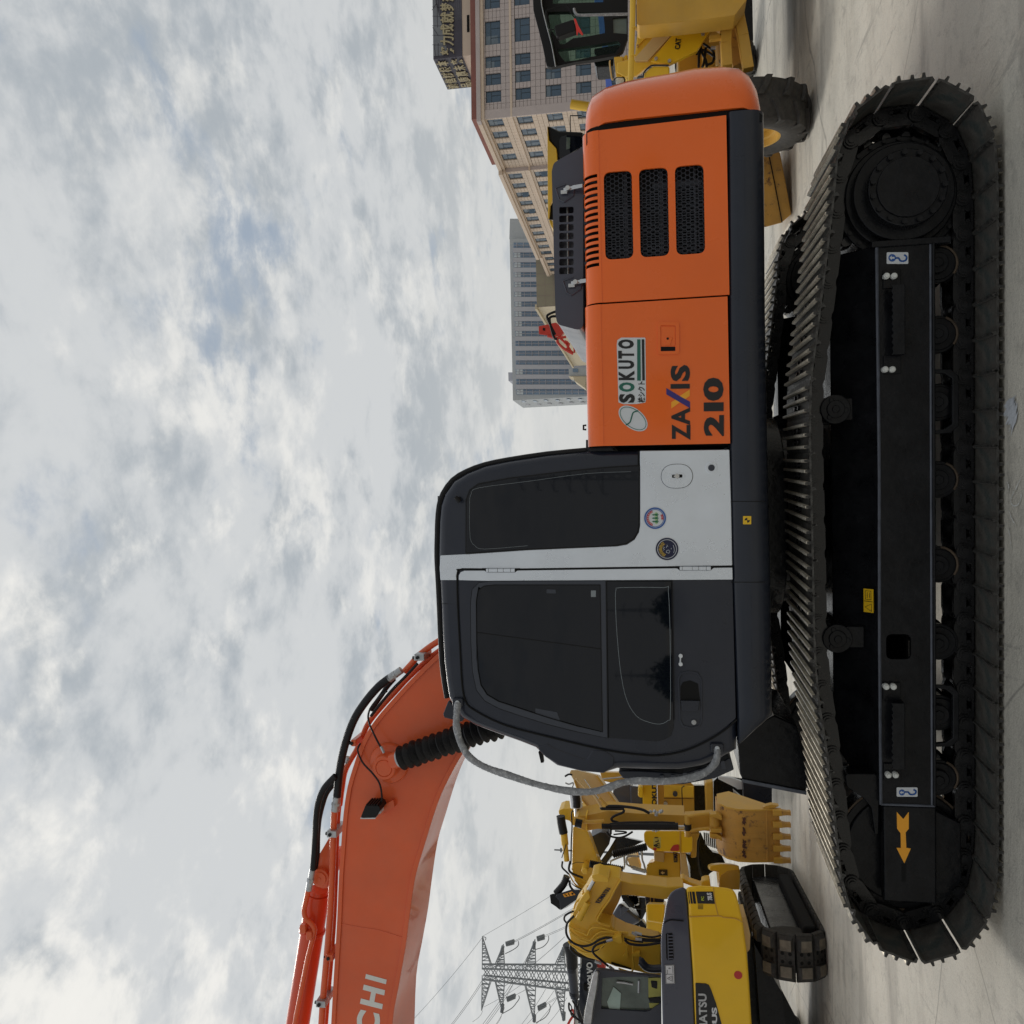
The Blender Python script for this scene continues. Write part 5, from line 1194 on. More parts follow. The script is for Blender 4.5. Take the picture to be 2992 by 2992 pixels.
bp = wslab(Lp(KD, [(356,238),(572,238),(600,390),(380,388)]), D1 - 0.004, 0.006, M['ink'], 'model_panel', body)
text('PC', W, [KD(425, 348), KD(425, 296), KD(460, 296), KD(460, 348)], D1 - 0.006, mat('lime_lettering', (0.45, 0.55, 0.04), 0.5, var=0), bp, bold=0.03, th=0.003)
text('78US', W, [KD(508, 345), KD(492, 250), KD(555, 250), KD(568, 345)], D1 - 0.006, M['sticker'], bp, bold=0.04, th=0.003)
mb = MB(W)
for a, b, c_, d_ in ((255, 262, 272, 282), (278, 298, 295, 320), (308, 340, 328, 362)): mb.slab(Lp(KD, [(a, 240), (b, 238), (d_, 388), (c_, 388)]), D1 - 0.003, D1 + 0.002)
mb.build('side_stripes', M['navy'], body)
mb = MB(W)
for k in range(4): mb.slab(Lp(KD, [(382, 402 + k * 16), (448, 402 + k * 16), (450, 408 + k * 16), (383, 408 + k * 16)]), D1 - 0.003, D1 + 0.002)
mb.build('small_louvres', M['ink'], body)
wslab(Lp(KD, [(905,560),(980,560),(1040,770),(1035,960),(1000,1000)]), D1 + 0.15, 0.3, M['tan'], 'floor_plate', L1)
wslab([(2182, 2720), (2190, 2992), (2200, 3300), (2400, 3300), (2330, 2980), (2215, 2760)], D1 + 0.7, 1.2, M['uc'], 'undercarriage_frame', L1)
wslab([(2205, 2760), (2225, 3050), (2300, 3050), (2285, 2900), (2250, 2840)], D1 + 0.35, 0.3, M['uc'], 'dozer_mount', L1)
# cab of the small excavator
cabp = Lp(KC, [(505,1893),(530,1700),(560,1540),(640,1200),(680,1140),(740,1128),(1100,1175),(1602,1235)]) + [(1935, 3300), (1700, 3300)]
win = Lp(KC, [(770,1245),(1000,1228),(1300,1226),(1604,1232),(1606,1598),(1520,1650),(1440,1710),(1380,1722),(1000,1700),(756,1680)])
cb = wslab(cabp, D1 + 0.35, 0.05, M['frameg'], 'cab', L1, r=0.02, bev=0.015, holes=[W.xz(win, D1 + 0.35)])
wslab(Lp(KC, [(505,1893),(528,1705),(560,1540),(640,1200),(662,1160),(700,1148),(715,1180),(690,1400),(640,1680),(615,1893)]), D1 + 0.2, 1.1, M['zinc'], 'cab_roof', cb, r=0.01, bev=0.02)
wslab(win, D1 + 0.38, 0.01, M['vidgl'], 'rear_window', cb)
wslab(Lp(KC, [(840,1580),(930,1370),(1035,1460),(1020,1690),(870,1690)]), D1 + 0.37, 0.004, mat('window_sky_reflection', (0.34, 0.46, 0.42), 0.15, var=0.15, vscale=3), 'window_patch', cb)  # flat pale patch colours in the sky reflected by the rear window
wslab(Lp(KC, [(1420,1245),(1600,1240),(1600,1500),(1425,1520)]), D1 + 0.37, 0.004, mat('lime_seen_through_glass', (0.36, 0.36, 0.08), 0.4, var=0.2, vscale=3), 'seat_panel', cb)
wslab(Lp(KC, [(1430,1600),(1600,1600),(1500,1675),(1440,1665)]), D1 + 0.37, 0.004, bpy.data.materials['lime_seen_through_glass'], 'seat_panel', cb)
wslab(Lp(KC, [(1418,1522),(1605,1528),(1606,1590),(1440,1580)]), D1 + 0.366, 0.008, M['uc'], 'cab_cross_bar', cb)
wslab(Lp(KC, [(1455,1280),(1548,1290),(1545,1400),(1470,1375)]), D1 + 0.366, 0.006, M['uc'], 'control_box', cb, r=0.01)
mb = MB(W); mb.pt(Lp(KC, [(975,1300),(1080,1310),(1205,1335)]), D1 + 0.366, 0.012, 6, 3); mb.pt(Lp(KC, [(1290,1280),(1285,1450)]), D1 + 0.366, 0.012, 6, 3); mb.build('cab_grab_bar', M['zinc'], cb)
mb = MB(W); mb.pt(Lp(KC, [(1040,1680),(1040,1450),(1100,1380),(1200,1400),(1210,1690)]), D1 + 0.55, 0.05, 8, 5); mb.pt(Lp(KC, [(780,1300),(900,1560),(980,1680)]), D1 + 0.6, 0.012, 6, 2); mb.pt(Lp(KC, [(850,1550),(1000,1560)]), D1 + 0.6, 0.012, 6, 2); mb.build('seat_outline', M['olive'], cb)
wtube(Lp(KC, [(1606,1110),(1480,1115),(1400,1095),(1350,1050),(1320,1010),(1288,1000)]), D1 + 0.5, 0.068, M['navy'], 'exhaust_stack', L1, 14)
# boom and arm of the small excavator
b1 = Lp(KC, [(640,-120),(560,-20),(520,60),(400,230),(330,400),(290,500),(300,600),(340,780),(420,880),(560,960),(750,1010),(960,1090),(1240,1150),(1500,1215),(1604,1240),(1604,780),(1300,700),(1100,640),(940,560),(900,510),(780,470),(705,440),(700,400),(760,290),(830,210),(880,130),(1000,-60),(1040,-160),(900,-190),(740,-200)])
bm1 = wslab(b1, D1 + 0.95, 0.32, M['yellow'], 'boom', L1, r=0.05, bev=0.02)
wtube(Lp(KC, [(1030,-140),(940,10),(880,130),(780,270),(712,390),(705,440),(760,480),(880,520)]), D1 + 0.94, 0.022, M['yellow'], 'boom_lip', bm1)
wslab(Lp(KC, [(1025,-140),(960,20),(880,150),(790,280),(735,380),(790,450),(850,470),(1000,180),(1040,80),(1040,-60)]), D1 + 1.2, 0.05, M['ochre'], 'boom_inner_web', bm1)
arm1 = wslab(Lp(KA, [(1030,1560),(1180,1600),(1450,1620),(1680,1650),(1920,1640),(1930,1800),(1640,1830),(1340,1790),(1130,1765),(1040,1770),(960,1860),(880,1893),(700,1650),(860,1500),(980,1500)]), D1 + 1.3, 0.28, M['yellow'], 'arm', L1, r=0.02, bev=0.012)
text('KOMATSU', W, [KA(665, 1868), KA(832, 1660), KA(895, 1668), KA(742, 1880)], D1 + 0.94, M['snavy'], bm1, bold=0.03, th=0.004)
wtube(Lp(KA, [(560,1860),(500,1980),(440,2100)]), D1 + 0.85, 0.07, M['yellow'], 'cylinder_barrel', bm1, 14)
wtube(Lp(KA, [(655,1560),(575,1700)]), D1 + 0.9, 0.038, M['chrome'], 'cylinder_rod', bm1, 14, 1)
wslab(Lp(KA, [(620,1490),(690,1470),(720,1465),(800,1500),(860,1530),(870,1590),(700,1580),(625,1530)]), D1 + 0.8, 0.3, M['yellow'], 'cylinder_lug', bm1, r=0.02, bev=0.01)
wslab(Lp(KA, [(540,1720),(580,1730),(610,1800),(520,1900),(430,2010),(380,1990),(420,1900),(480,1800)]), D1 + 0.82, 0.2, M['yellow'], 'cylinder_head', bm1, r=0.03, bev=0.015)
for pts, y, r_ in (([(370,300),(300,330),(245,370),(235,420),(270,470)], .9, .018), ([(370,370),(310,430),(270,490),(262,600),(300,690),(380,760),(500,795),(620,770),(720,710),(820,675),(910,680)], .8, .022), ([(830,725),(740,755),(670,790),(635,850),(660,910),(740,980),(860,1080)], .78, .022), ([(340,760),(330,830),(400,900),(520,950),(670,985)], 1.1, .030), ([(430,780),(540,850),(640,870),(760,820),(820,740)], .9, .012), ([(1090,700),(1160,760),(1350,780),(1600,745)], .75, .024), ([(1080,680),(1200,720),(1350,740)], .8, .015), ([(1250,630),(1400,660),(1500,665),(1600,640)], .8, .018), ([(1280,690),(1400,710),(1600,710)], .8, .035)):
    wtube(Lp(KC, pts), D1 + y, r_, M['hose'], 'hydraulic_hose', bm1, 8, 6)
for pts in ([(300,500),(380,560),(500,610),(560,640),(600,560),(660,530),(760,540),(960,590),(1140,600)], [(310,560),(400,650),(540,700),(600,715),(700,620),(800,590),(1000,610),(1140,620)], [(320,600),(420,680),(540,730),(620,750),(720,670),(860,640),(1130,640)], [(290,720),(340,780),(460,860),(560,890),(700,870),(780,790),(830,750)], [(1210,720),(1205,950),(1215,1080),(1190,1150),(1130,1150),(1000,1110)], [(500,0),(480,100),(400,180),(370,270)]):
    wtube(Lp(KC, pts), D1 + 0.9, 0.016, M['yellow'], 'steel_pipe', bm1, 8, 6)
for a, b in (((830,722),(915,700)), ((670,1008),(760,1040)), ((870,1080),(935,1130)), ((1190,600),(1260,640)), ((1240,690),(1330,700)), ((1230,600),(1330,630))):
    wtube(Lp(KC, [a, b]), D1 + 0.78, 0.026, M['zinc'], 'hose_fitting', bm1, 10, 1)
wslab(Lp(KC, [(920,690),(1010,645),(1040,650),(1060,760),(1010,760),(930,725)]), D1 + 0.8, 0.1, M['yellow'], 'valve_block', bm1, r=0.01, bev=0.006)
wslab(Lp(KC, [(1060,940),(1100,880),(1100,780),(1125,775),(1130,970),(1090,975)]), D1 + 0.9, 0.02, M['yellow'], 'bracket', bm1)
wslab(Lp(KC, [(1190,900),(1230,890),(1300,890),(1305,935),(1240,940),(1190,935)]), D1 + 0.88, 0.06, M['yellow'], 'bracket', bm1)
wslab(Lp(KC, [(900,1025),(1180,1115),(1175,1130),(1000,1080),(895,1045)]), D1 + 0.93, 0.02, M['uc'], 'warning_strip', bm1)
# its bucket, beyond the body
bk1 = wslab(Lp(KB, [(595,1600),(640,1580),(760,1568),(900,1572),(1010,1590),(1025,1680),(1020,1930),(760,1930),(740,1900),(720,1680),(600,1660)]), D1 + 1.6, 0.5, M['yellow'], 'bucket', L1, r=0.02, bev=0.015)
wslab(Lp(KB, [(730,1920),(735,1800),(760,1730),(850,1670),(1010,1655),(1020,1930)]), D1 + 1.585, 0.02, M['ochre'], 'bucket_inside', bk1)
wslab(Lp(KB, [(180,1780),(230,1770),(300,1820),(480,1880),(490,1815),(530,1800),(600,1790),(615,1900),(420,1910),(200,1830)]), D1 + 1.5, 0.15, M['yellow'], 'bucket_link', bk1, r=0.02, bev=0.01)
wslab(Lp(KA, [(1390,1890),(1400,2130),(1640,2170),(1660,1893)]) , D1 + 2.6, 0.8, M['byellow'], 'slew_cover', L1, r=0.03, bev=0.03)
# rubber padded tracks running away from the camera
def rubber_track(fr, x0, x1, y0, y1, h, root):
    t_ = thing('crawler_track', '', ''); del t_['label']; del t_['category']; t_.parent = root; t_.matrix_basis = wm(root).inverted() @ fr.m
    r_ = h / 2; P = []
    for k in range(13): a = -math.pi / 2 - math.pi * k / 12; P.append((y0 + r_ + r_ * math.cos(a), r_ + r_ * math.sin(a)))
    for k in range(13): a = math.pi / 2 - math.pi * k / 12; P.append((y1 - r_ + r_ * math.cos(a), r_ + r_ * math.sin(a)))
    Q = [Vector(p) for p in P]
    Ls = [0]
    for i in range(len(Q)): Ls.append(Ls[-1] + (Q[(i + 1) % len(Q)] - Q[i]).length)
    n_ = round(Ls[-1] / 0.185); pad = MB(); wd = x1 - x0
    pad.rings([[Vector((a * s, b, c)) for a, b in ((-wd / 2, -.082), (wd / 2, -.082), (wd / 2, .082), (-wd / 2, .082))] for s, c in ((1, -0.035), (1, -0.012), (0.96, 0.008))])
    for sx_ in (-1, 1): pad.rings([[Vector((sx_ * (0.075 + a * (wd / 2 - 0.09) * s), b * s, c)) for a, b in ((0, -.074), (1, -.074), (1, .074), (0, .074))] for s, c in ((1, 0.008), (0.74, 0.046))])
    pm = pad.mesh('track_pad', M['pad']); hol = MB()
    for sx_ in (-0.04, 0.04):
        for sy_ in (-0.038, 0.038): hol.cyl((sx_, sy_, 0.0), (sx_, sy_, 0.0105), 0.018, n=12)
    pm = joinme('track_pad', [pm, hol.mesh('h', M['void'])], [M['pad'], M['void'], M['padtop']])
    for f in pm.polygons:
        if f.material_index == 0 and f.normal.z > 0.8 and f.center.z > 0.04: f.material_index = 2
    j = 0
    for k in range(n_):
        s_ = Ls[-1] * (k + 0.3) / n_
        while Ls[j + 1] < s_: j += 1
        a = Q[j].lerp(Q[(j + 1) % len(Q)], (s_ - Ls[j]) / (Ls[j + 1] - Ls[j]))
        cy_, cz_ = ((y0 + r_) if a.x < y0 + r_ else (y1 - r_) if a.x > y1 - r_ else a.x), r_
        nn_ = (Vector((a.x - cy_, a.y - cz_))).normalized()
        m_ = Matrix(((1, 0, 0, (x0 + x1) / 2), (0, nn_.y, nn_.x, a.x), (0, -nn_.x, nn_.y, a.y), (0, 0, 0, 1)))
        inst('track_pad', pm, t_, fr.m @ m_)
    mb = MB(fr); mb.box(x0 + 0.08, x1 - 0.12, y0 + 0.18, y1 - 0.3, 0.14, h - 0.14); mb.box(x0 + 0.0, x1 - 0.18, y0 + 0.30, y1 - 0.45, 0.24, h - 0.22)
    mb.build('track_frame', M['uc'], t_, bevel=0.02)
    mb = MB(fr)
    mb.add([(x0 - 0.03, y0 + 0.32, 0.22), (x1 - 0.15, y0 + 0.32, 0.22), (x1 - 0.15, y0 + 0.32, h - 0.24), (x0 - 0.03, y0 + 0.32, h - 0.2), (x0 - 0.03, y1 - 0.4, 0.22), (x1 - 0.15, y1 - 0.4, 0.22), (x1 - 0.15, y1 - 0.4, h - 0.24), (x0 - 0.03, y1 - 0.4, h - 0.2)], [[0, 1, 2, 3], [4, 5, 6, 7], [0, 1, 5, 4], [1, 2, 6, 5], [2, 3, 7, 6], [3, 0, 4, 7]])
    mb.build('side_beam', M['pad'], t_, bevel=0.02)
    mb = MB(fr); mb.box(x1 - 0.3, x1 - 0.02, y0 + 0.35, y1 - 0.35, 0.06, 0.20); mb.build('roller_bank', M['void'], t_, bevel=0.03)
    mb = MB(fr); mb.cyl((x0 + 0.10, y0 + r_, r_), (x1 - 0.10, y0 + r_, r_), r_ - 0.07, n=28); mb.build('end_wheel', M['pad'], t_, bevel=0.01)
    mb = MB(fr); mb.cyl((x0 + 0.12, y1 - r_, r_), (x1 - 0.12, y1 - r_, r_), r_ - 0.13, n=28); mb.build('end_wheel', M['uc'], t_, bevel=0.01)
    return t_
e0 = W.px(2385, 2808, 9.2)
FT = Frame((e0.x, 9.2, 0), 0.135)
rubber_track(FT, -0.22, 0.24, 0, 2.75, 0.66, L1); rubber_track(FT, -2.0, -1.54, 0, 2.75, 0.66, L1)

# ---------------- excavator seen head on with its toothed bucket down
D2 = 10.5
L2 = thing('excavator', 'yellow excavator facing the viewer with a worn five toothed bucket resting near the ground', 'excavator', ground_loc(2300, 2440, D2), 0)
# bucket shell: profile across (x along the teeth row), bulging towards the viewer
px_top, px_bot = 2103, 2242
xL, xR = W.px(2170, 2512, D2).x, W.px(2170, 2366, D2).x
zT, zM, zB = W.px(2103, 2430, D2).z, W.px(2240, 2430, D2).z, W.px(2280, 2430, D2).z
prof = [(D2 + 0.46, zT + 0.02), (D2 + 0.22, zT + 0.02), (D2 + 0.06, zT - 0.07), (D2 - 0.02, zT - 0.20), (D2 - 0.03, zT - 0.34), (D2 + 0.0, zM), (D2 + 0.04, zB), (D2 + 0.07, zB), (D2 + 0.04, zM + 0.01), (D2 + 0.01, zT - 0.34), (D2 + 0.02, zT - 0.2), (D2 + 0.09, zT - 0.09), (D2 + 0.24, zT - 0.02), (D2 + 0.46, zT - 0.02)]
mb = MB(W); mb.rings([[Vector((x, y, z)) for y, z in prof] for x in [xL + (xR - xL) * k / 6 for k in range(7)]]); bk = mb.build('bucket', M['bucket'], L2, bevel=0.004, angle=30)
for k in (0, 1):
    x = (xL - 0.006, xR + 0.006)[k]
    side = [(D2 + 0.5, zT), (D2 + 0.2, zT + 0.01), (D2 + 0.04, zT - 0.08), (D2 - 0.03, zT - 0.2), (D2 - 0.035, zT - 0.36), (D2 + 0.02, zB), (D2 + 0.16, zB + 0.1), (D2 + 0.62, zT - 0.15)]
    mb = MB(W); mb.rings([[Vector((x + dx, y, z)) for y, z in side] for dx in (-0.011, 0.011)]); mb.build('side_plate', M['ochre'], bk, bevel=0.003)
for k in range(1, 4):
    x = xL + (xR - xL) * k / 4; mb = MB(W); mb.rings([[Vector((x + dx, y - 0.006, z)) for y, z in prof[1:6]] + [Vector((x + dx, y + 0.004, z)) for y, z in prof[1:6][::-1]] for dx in (-0.028, 0.028)]); mb.build('wear_strip', M['bucket'], bk, bevel=0.003)
mb = MB(W); mb.box(xL - 0.01, xR + 0.01, D2 - 0.012, D2 + 0.03, zM - 0.01, zM + 0.008); mb.build('cutting_edge_weld', M['bucket'], bk, bevel=0.003)
for Yt in (2373, 2408, 2443, 2477.5, 2512):
    a = W.px(2262, Yt, D2).x; a2 = W.px(2310, Yt, D2); mb = MB(W)
    mb.box(a - 0.034, a + 0.034, D2 - 0.03, D2 + 0.06, zB - 0.02, zM - 0.07); tt = mb.build('tooth_adapter', M['ochre'], bk, bevel=0.006)
    mb = MB(W); mb.rings([[Vector((a + sx_ * w_, D2 + sy_, z)) for sx_, sy_ in ((-1, -0.03), (1, -0.03), (1, 0.035), (-1, 0.035))] for w_, z in ((0.03, zB - 0.015), (0.022, zB - 0.08), (0.025, a2.z))]); mb.build('bucket_tooth', M['bucket'], bk, bevel=0.004)
wslab(Lp(KB, [(1350,770),(1400,745),(1475,728),(1575,745),(1530,770),(1400,790)]), D2 + 0.02, 0.08, M['ochre'], 'side_cutter', bk)
rnd = random.Random(77)
for yk in (965, 1110, 1285, 1430):
    p = W.px(*KB(1085, yk), D2 - 0.05); o_ = []
    for q in range(18):
        a_ = 2 * math.pi * q / 18; rr_ = (0.014 + 0.030 * abs(math.sin(a_)) ** 0.5) * rnd.uniform(0.55, 1.25); o_.append((p.x + rr_ * math.sin(a_) * 1.1, p.z + rr_ * math.cos(a_) * 0.75))
    mb = MB(W); mb.prism(o_, D2 - 0.040, D2 - 0.030); mb.build('rust_mark', M['rustm'], bk)
# ears, linkage
for X0, X1, Y0, Y1 in ((600, 770, 870, 960), (610, 770, 1085, 1130), (600, 770, 1150, 1250)):
    wslab(Lp(KB, [(X0, Y0), (X0 + 90, Y0 - 8), (X1, Y1 - 60), (X1, Y1), (X0 + 80, Y0 + 45), (X0, Y0 + 40)]), D2 + 0.02, 0.12, M['ochre'], 'bucket_ear', bk, r=0.01, bev=0.006)
mb = MB(W)
for (xa_, xb_, yy) in ((640, 730, 0),): 
    a, b = W.px(*KB(665, 850), D2 + 0.12), W.px(*KB(665, 1190), D2 + 0.12); mb.cyl(a, b, 0.058, n=20)
mb.build('bucket_pivot', M['ochre'], L2, bevel=0.006)
wslab(Lp(KB, [(240,870),(330,865),(560,850),(640,840),(700,1000),(700,1120),(520,1100),(330,1105),(240,1100)]), D2 + 0.22, 0.12, M['ochre'], 'link_plate', L2, r=0.02, bev=0.01)
for yy in (900, 1110):
    wtube(Lp(KB, [(290, yy), (430, yy - 28), (590, yy - 45)]), D2 + 0.05, 0.030, M['ochre'], 'bucket_link', L2, 8, 4)
mb = MB(W); a, b = W.px(*KB(285, 860), D2 + 0.08), W.px(*KB(290, 1180), D2 + 0.08); mb.cyl(a, b, 0.038, n=18); mb.build('link_pin', M['ochre'], L2, bevel=0.01)
mb = MB(W); a, b = W.px(*KB(285, 1005), D2 + 0.07), W.px(*KB(288, 1085), D2 + 0.07); mb.cyl(a, b, 0.045, n=18); mb.build('rod_bushing', M['hose'], L2)
arm2 = wslab(Lp(KA, [(375,690),(430,655),(550,640),(700,610),(850,575),(1000,590),(1250,612),(1932,640)]) + Lp(KB, [(240,865),(240,1000)]) + Lp(KA, [(1932,850),(1400,850),(860,835),(700,830),(550,860),(380,790)]), D2 + 0.22, 0.36, M['ochre'], 'arm', L2, r=0.01, bev=0.012)
wslab(Lp(KA, [(535,640),(555,640),(560,860),(540,860)]), D2 + 0.16, 0.2, M['yellow'], 'arm_collar', arm2)
cy = wtube(Lp(KA, [(905,795),(1845,795)]), D2 + 0.06, 0.062, M['hose'], 'bucket_cylinder', L2, 20, 1)
wtube(Lp(KA, [(1845,800),(1940,800)]), D2 + 0.06, 0.028, M['chrome'], 'cylinder_rod', L2, 12, 1)
wtube(Lp(KA, [(765,795),(905,795)]), D2 + 0.08, 0.05, M['uc'], 'cylinder_eye', L2, 14, 1)
wtube(Lp(KA, [(880,760),(1100,740),(1500,735),(1800,745)]), D2 - 0.02, 0.018, M['hose'], 'cylinder_pipe', L2, 8, 5)
for pts, r_, m_ in (([(760,530),(780,545),(1000,545),(1080,540)], .028, 'hose'), ([(820,510),(1000,510),(1200,530),(1340,560),(1400,590),(1440,610)], .026, 'hose'), ([(1080,560),(1060,600),(960,640),(905,680),(915,715),(980,735),(1040,760)], .022, 'hose'), ([(830,870),(880,930),(1000,955),(1100,930),(1200,870)], .018, 'hose'), ([(890,800),(890,900)], .022, 'hose'), ([(930,910),(1060,895),(1110,885),(1090,870),(950,860)], .014, 'hose'), ([(730,385),(790,450),(840,500)], .022, 'ochre'), ([(600,250),(640,330),(700,420),(760,520)], .022, 'tan'), ([(400,120),(520,240),(640,350)], .018, 'tan')):
    wtube(Lp(KA, pts), D2 + 0.1, r_, M[m_], 'hydraulic_hose', L2, 8, 6)
mb = MB(W); rnd = random.Random(4)
for x, y in ((1450, 605), (1500, 600), (1540, 620), (1580, 610), (1600, 600), (1530, 650), (1540, 870), (1500, 862), (1560, 862)):
    a = W.px(*KA(x, y), D2 + 0.15); mb.cyl(a, a + Vector((0.03, 0.01, 0.02 * rnd.uniform(-1, 1))), 0.022, n=6)
mb.build('hose_couplings', M['zinc'], L2, kind='stuff')
bm2 = wslab(Lp(KA, [(330,0),(400,0),(700,75),(985,480),(940,560),(820,580),(630,612),(470,400),(440,340),(370,150),(310,40)]), D2 + 0.9, 0.5, M['tan'], 'boom', L2, r=0.01, bev=0.01)
wtube(Lp(KA, [(690,78),(980,485)]), D2 + 0.88, 0.022, M['ochre'], 'boom_lip', bm2, 6, 1); wtube(Lp(KA, [(380,150),(470,400),(640,610)]), D2 + 0.88, 0.02, M['ochre'], 'boom_lip', bm2, 6, 1)
wtube(Lp(KA, [(520,130),(620,270),(720,400)]), D2 + 0.86, 0.012, M['chrome'], 'steel_pipe', bm2, 6, 1)
wtube(Lp(KA, [(385,330),(410,520)]), D2 + 0.5, 0.115, M['sticker'], 'cylinder_barrel', L2, 18, 1)
wtube(Lp(KA, [(395,340),(410,440),(408,520)]), D2 + 0.45, 0.075, M['hose'], 'rod_boot', L2, 14, 1)
wtube(Lp(KA, [(405,500),(418,650)]), D2 + 0.5, 0.052, M['chrome'], 'cylinder_rod', L2, 14, 1)
wtube(Lp(KA, [(245,90),(300,60),(350,70)]), D2 + 0.6, 0.018, M['hose'], 'hydraulic_hose', L2); wtube(Lp(KA, [(250,180),(300,200),(360,180),(350,240)]), D2 + 0.6, 0.015, M['zinc'], 'hydraulic_hose', L2)
wtube(Lp(KA, [(385,690),(480,700),(560,730),(800,720)]), D2 + 0.12, 0.035, M['ochre'], 'arm_lug', arm2); wtube(Lp(KA, [(390,740),(485,760)]), D2 + 0.1, 0.075, M['uc'], 'pin_bushing', arm2, 14, 1)
# body of that machine
D3 = 13.0
wslab(Lp(KA, [(930,250),(1170,200),(1170,580),(960,560),(985,480),(920,340)]), D3, 1.0, M['hood'], 'engine_hood', L2)
wslab(Lp(KA, [(1160,220),(1340,240),(1345,585),(1175,580)]), D3 - 0.05, 1.0, M['hood'], 'hood_lid', L2, r=0.03, bev=0.03)
sb_ = wslab(Lp(KA, [(1335,190),(1530,190),(1545,600),(1345,590)]), D3 - 0.15, 1.2, M['byellow'], 'fuel_tank', L2, r=0.02, bev=0.03)
text('SOKUTO', W, [KA(1470, 560), KA(1470, 70), KA(1540, 70), KA(1540, 560)], D3 - 0.152, M['ink'], sb_, bold=0.04, th=0.004)
wslab(Lp(KA, [(1275,250),(1310,235),(1345,250),(1350,390),(1310,395),(1275,370)]), D3 - 0.3, 0.15, M['byellow'], 'marker_lamp', L2, r=0.03, bev=0.02)
d_ = wslab(Lp(KA, [(1545,100),(1932,100)]) + Lp(KB, [(378,460),(382,850)]) + Lp(KA, [(1932,660),(1620,610),(1560,600)]), D3 - 0.05, 1.2, M['ochre'], 'body', L2, bev=0.01)
wslab(Lp(KA, [(1640,215),(1932,225)]) + Lp(KB, [(372,470),(374,632),(0,628)]) + Lp(KA, [(1640,390)]), D3 - 0.09, 0.04, M['yellow'], 'body_door', d_, bev=0.01)
wtube(Lp(KA, [(1640,398),(1932,402)]) + Lp(KB, [(372,645)]), D3 - 0.1, 0.012, M['void'], 'door_gap', d_, 5, 1)
wtube(Lp(KA, [(1932,225),(1905,240),(1895,280),(1905,520)]), D3 - 0.25, 0.022, M['hose'], 'grab_handle', d_)
p = W.px(*KA(1800, 330), D3 - 0.1); mb = MB(W); mb.cyl((p.x, D3 - 0.14, p.z), (p.x, D3 - 0.05, p.z), 0.035, n=14); mb.build('door_lock', M['frameg'], d_)
p = W.px(*KA(1665, 475), D3 - 0.1); mb = MB(W); mb.cyl((p.x, D3 - 0.10, p.z), (p.x, D3 - 0.05, p.z), 0.028, n=14); mb.build('door_lock', M['zinc'], d_)
wslab(Lp(KB, [(375,460),(530,460),(535,850),(385,850)]), D3 - 0.02, 1.0, M['uc'], 'side_grille', L2)
wslab(Lp(KB, [(528,420),(645,400),(655,850),(540,860)]), D3 - 0.15, 0.4, M['ochre'], 'side_beam', L2, bev=0.03)
wslab(Lp(KB, [(650,400),(720,330),(1060,360),(1075,700),(900,660),(760,690),(660,860)]), D3 + 0.1, 1.5, M['uc'], 'undercarriage', L2)
wslab(Lp(KB, [(722,330),(900,350),(1050,400),(1055,515),(990,515),(960,490),(720,370)]), D2 + 1.6, 0.05, M['sticker'], 'pale_plate', L2, bev=0.005)
wslab(Lp(KB, [(930,530),(1075,650),(1075,690),(940,600)]), D2 + 1.5, 0.08, M['zinc'], 'blade_arm', L2)
wslab(Lp(KB, [(1062,360),(1478,470),(1478,735),(1400,760),(1100,690),(1070,690)]), D2 + 1.4, 0.12, M['navy'], 'blade_plate', L2, bev=0.01)
wslab(Lp(KA, [(740,30),(1250,40),(1280,105),(900,180),(770,150)]), D3 + 0.2, 0.8, M['ochre'], 'rear_body', L2, bev=0.01)
wtube(Lp(KA, [(740,130),(1260,80)]), D3, 0.035, M['zinc'], 'boom_cylinder', L2, 12, 1)
wslab(Lp(KA, [(1270,60),(1600,50),(1600,105),(1280,110)]), D3 - 0.4, 0.2, M['uc'], 'front_guard', L2)

# ---------------- second yellow excavator behind, with big boom and counterweight
L3 = thing('excavator', 'yellow excavator behind the toothed bucket, with rounded counterweight bearing a red patch', 'excavator', ground_loc(2110, 2500, 14.5), 0)
D4 = 12.0
bm3 = wslab(Lp(KA, [(355,790),(560,860),(640,1080),(720,1300),(870,1400),(880,1500),(780,1700),(640,1760),(480,1700),(380,1560),(340,1400),(345,1200),(350,1000)]), D4, 0.5, M['yellow'], 'boom', L3, r=0.03, bev=0.02)
wtube(Lp(KA, [(560,862),(640,1080),(715,1295)]), D4 - 0.02, 0.02, M['yellow'], 'boom_lip', bm3, 6, 1)
wslab(Lp(KA, [(150,575),(220,545),(360,545),(560,600),(640,625),(560,700),(470,760),(360,790),(310,720),(240,700),(160,625)]), D4 + 0.1, 0.35, M['yellow'], 'arm', L3, r=0.03, bev=0.02)
wtube(Lp(KA, [(185,650),(195,740),(225,890)]), D4 - 0.1, 0.19, M['hose'], 'rod_boot', L3, 16, 3)
wtube(Lp(KA, [(228,880),(245,1050)]), D4 - 0.1, 0.155, M['yellow'], 'cylinder_barrel', L3, 16, 1); wtube(Lp(KA, [(245,1050),(270,1280)]), D4 - 0.1, 0.12, M['yellow'], 'cylinder_barrel', L3, 16, 1)
wtube(Lp(KA, [(270,1500),(220,1620),(120,1740)]), D4 - 0.1, 0.15, M['hose'], 'rod_boot', L3, 14, 4)
for pts, r_ in (([(380,575),(340,600),(345,800),(335,1000),(330,1280),(320,1330)], .03), ([(320,1290),(300,1400),(350,1460),(500,1520)], .05), ([(210,1290),(205,1370),(260,1430),(300,1470)], .04), ([(310,1560),(320,1640),(380,1710),(470,1745)], .05), ([(340,1330),(420,1300),(520,1310)], .012), ([(340,1600),(420,1660),(560,1700)], .02), ([(420,570),(540,620),(550,660)], .025), ([(200,1240),(260,1050)], .02)):
    wtube(Lp(KA, pts), D4 - 0.15, r_, M['hose'], 'hydraulic_hose', bm3, 8, 5)
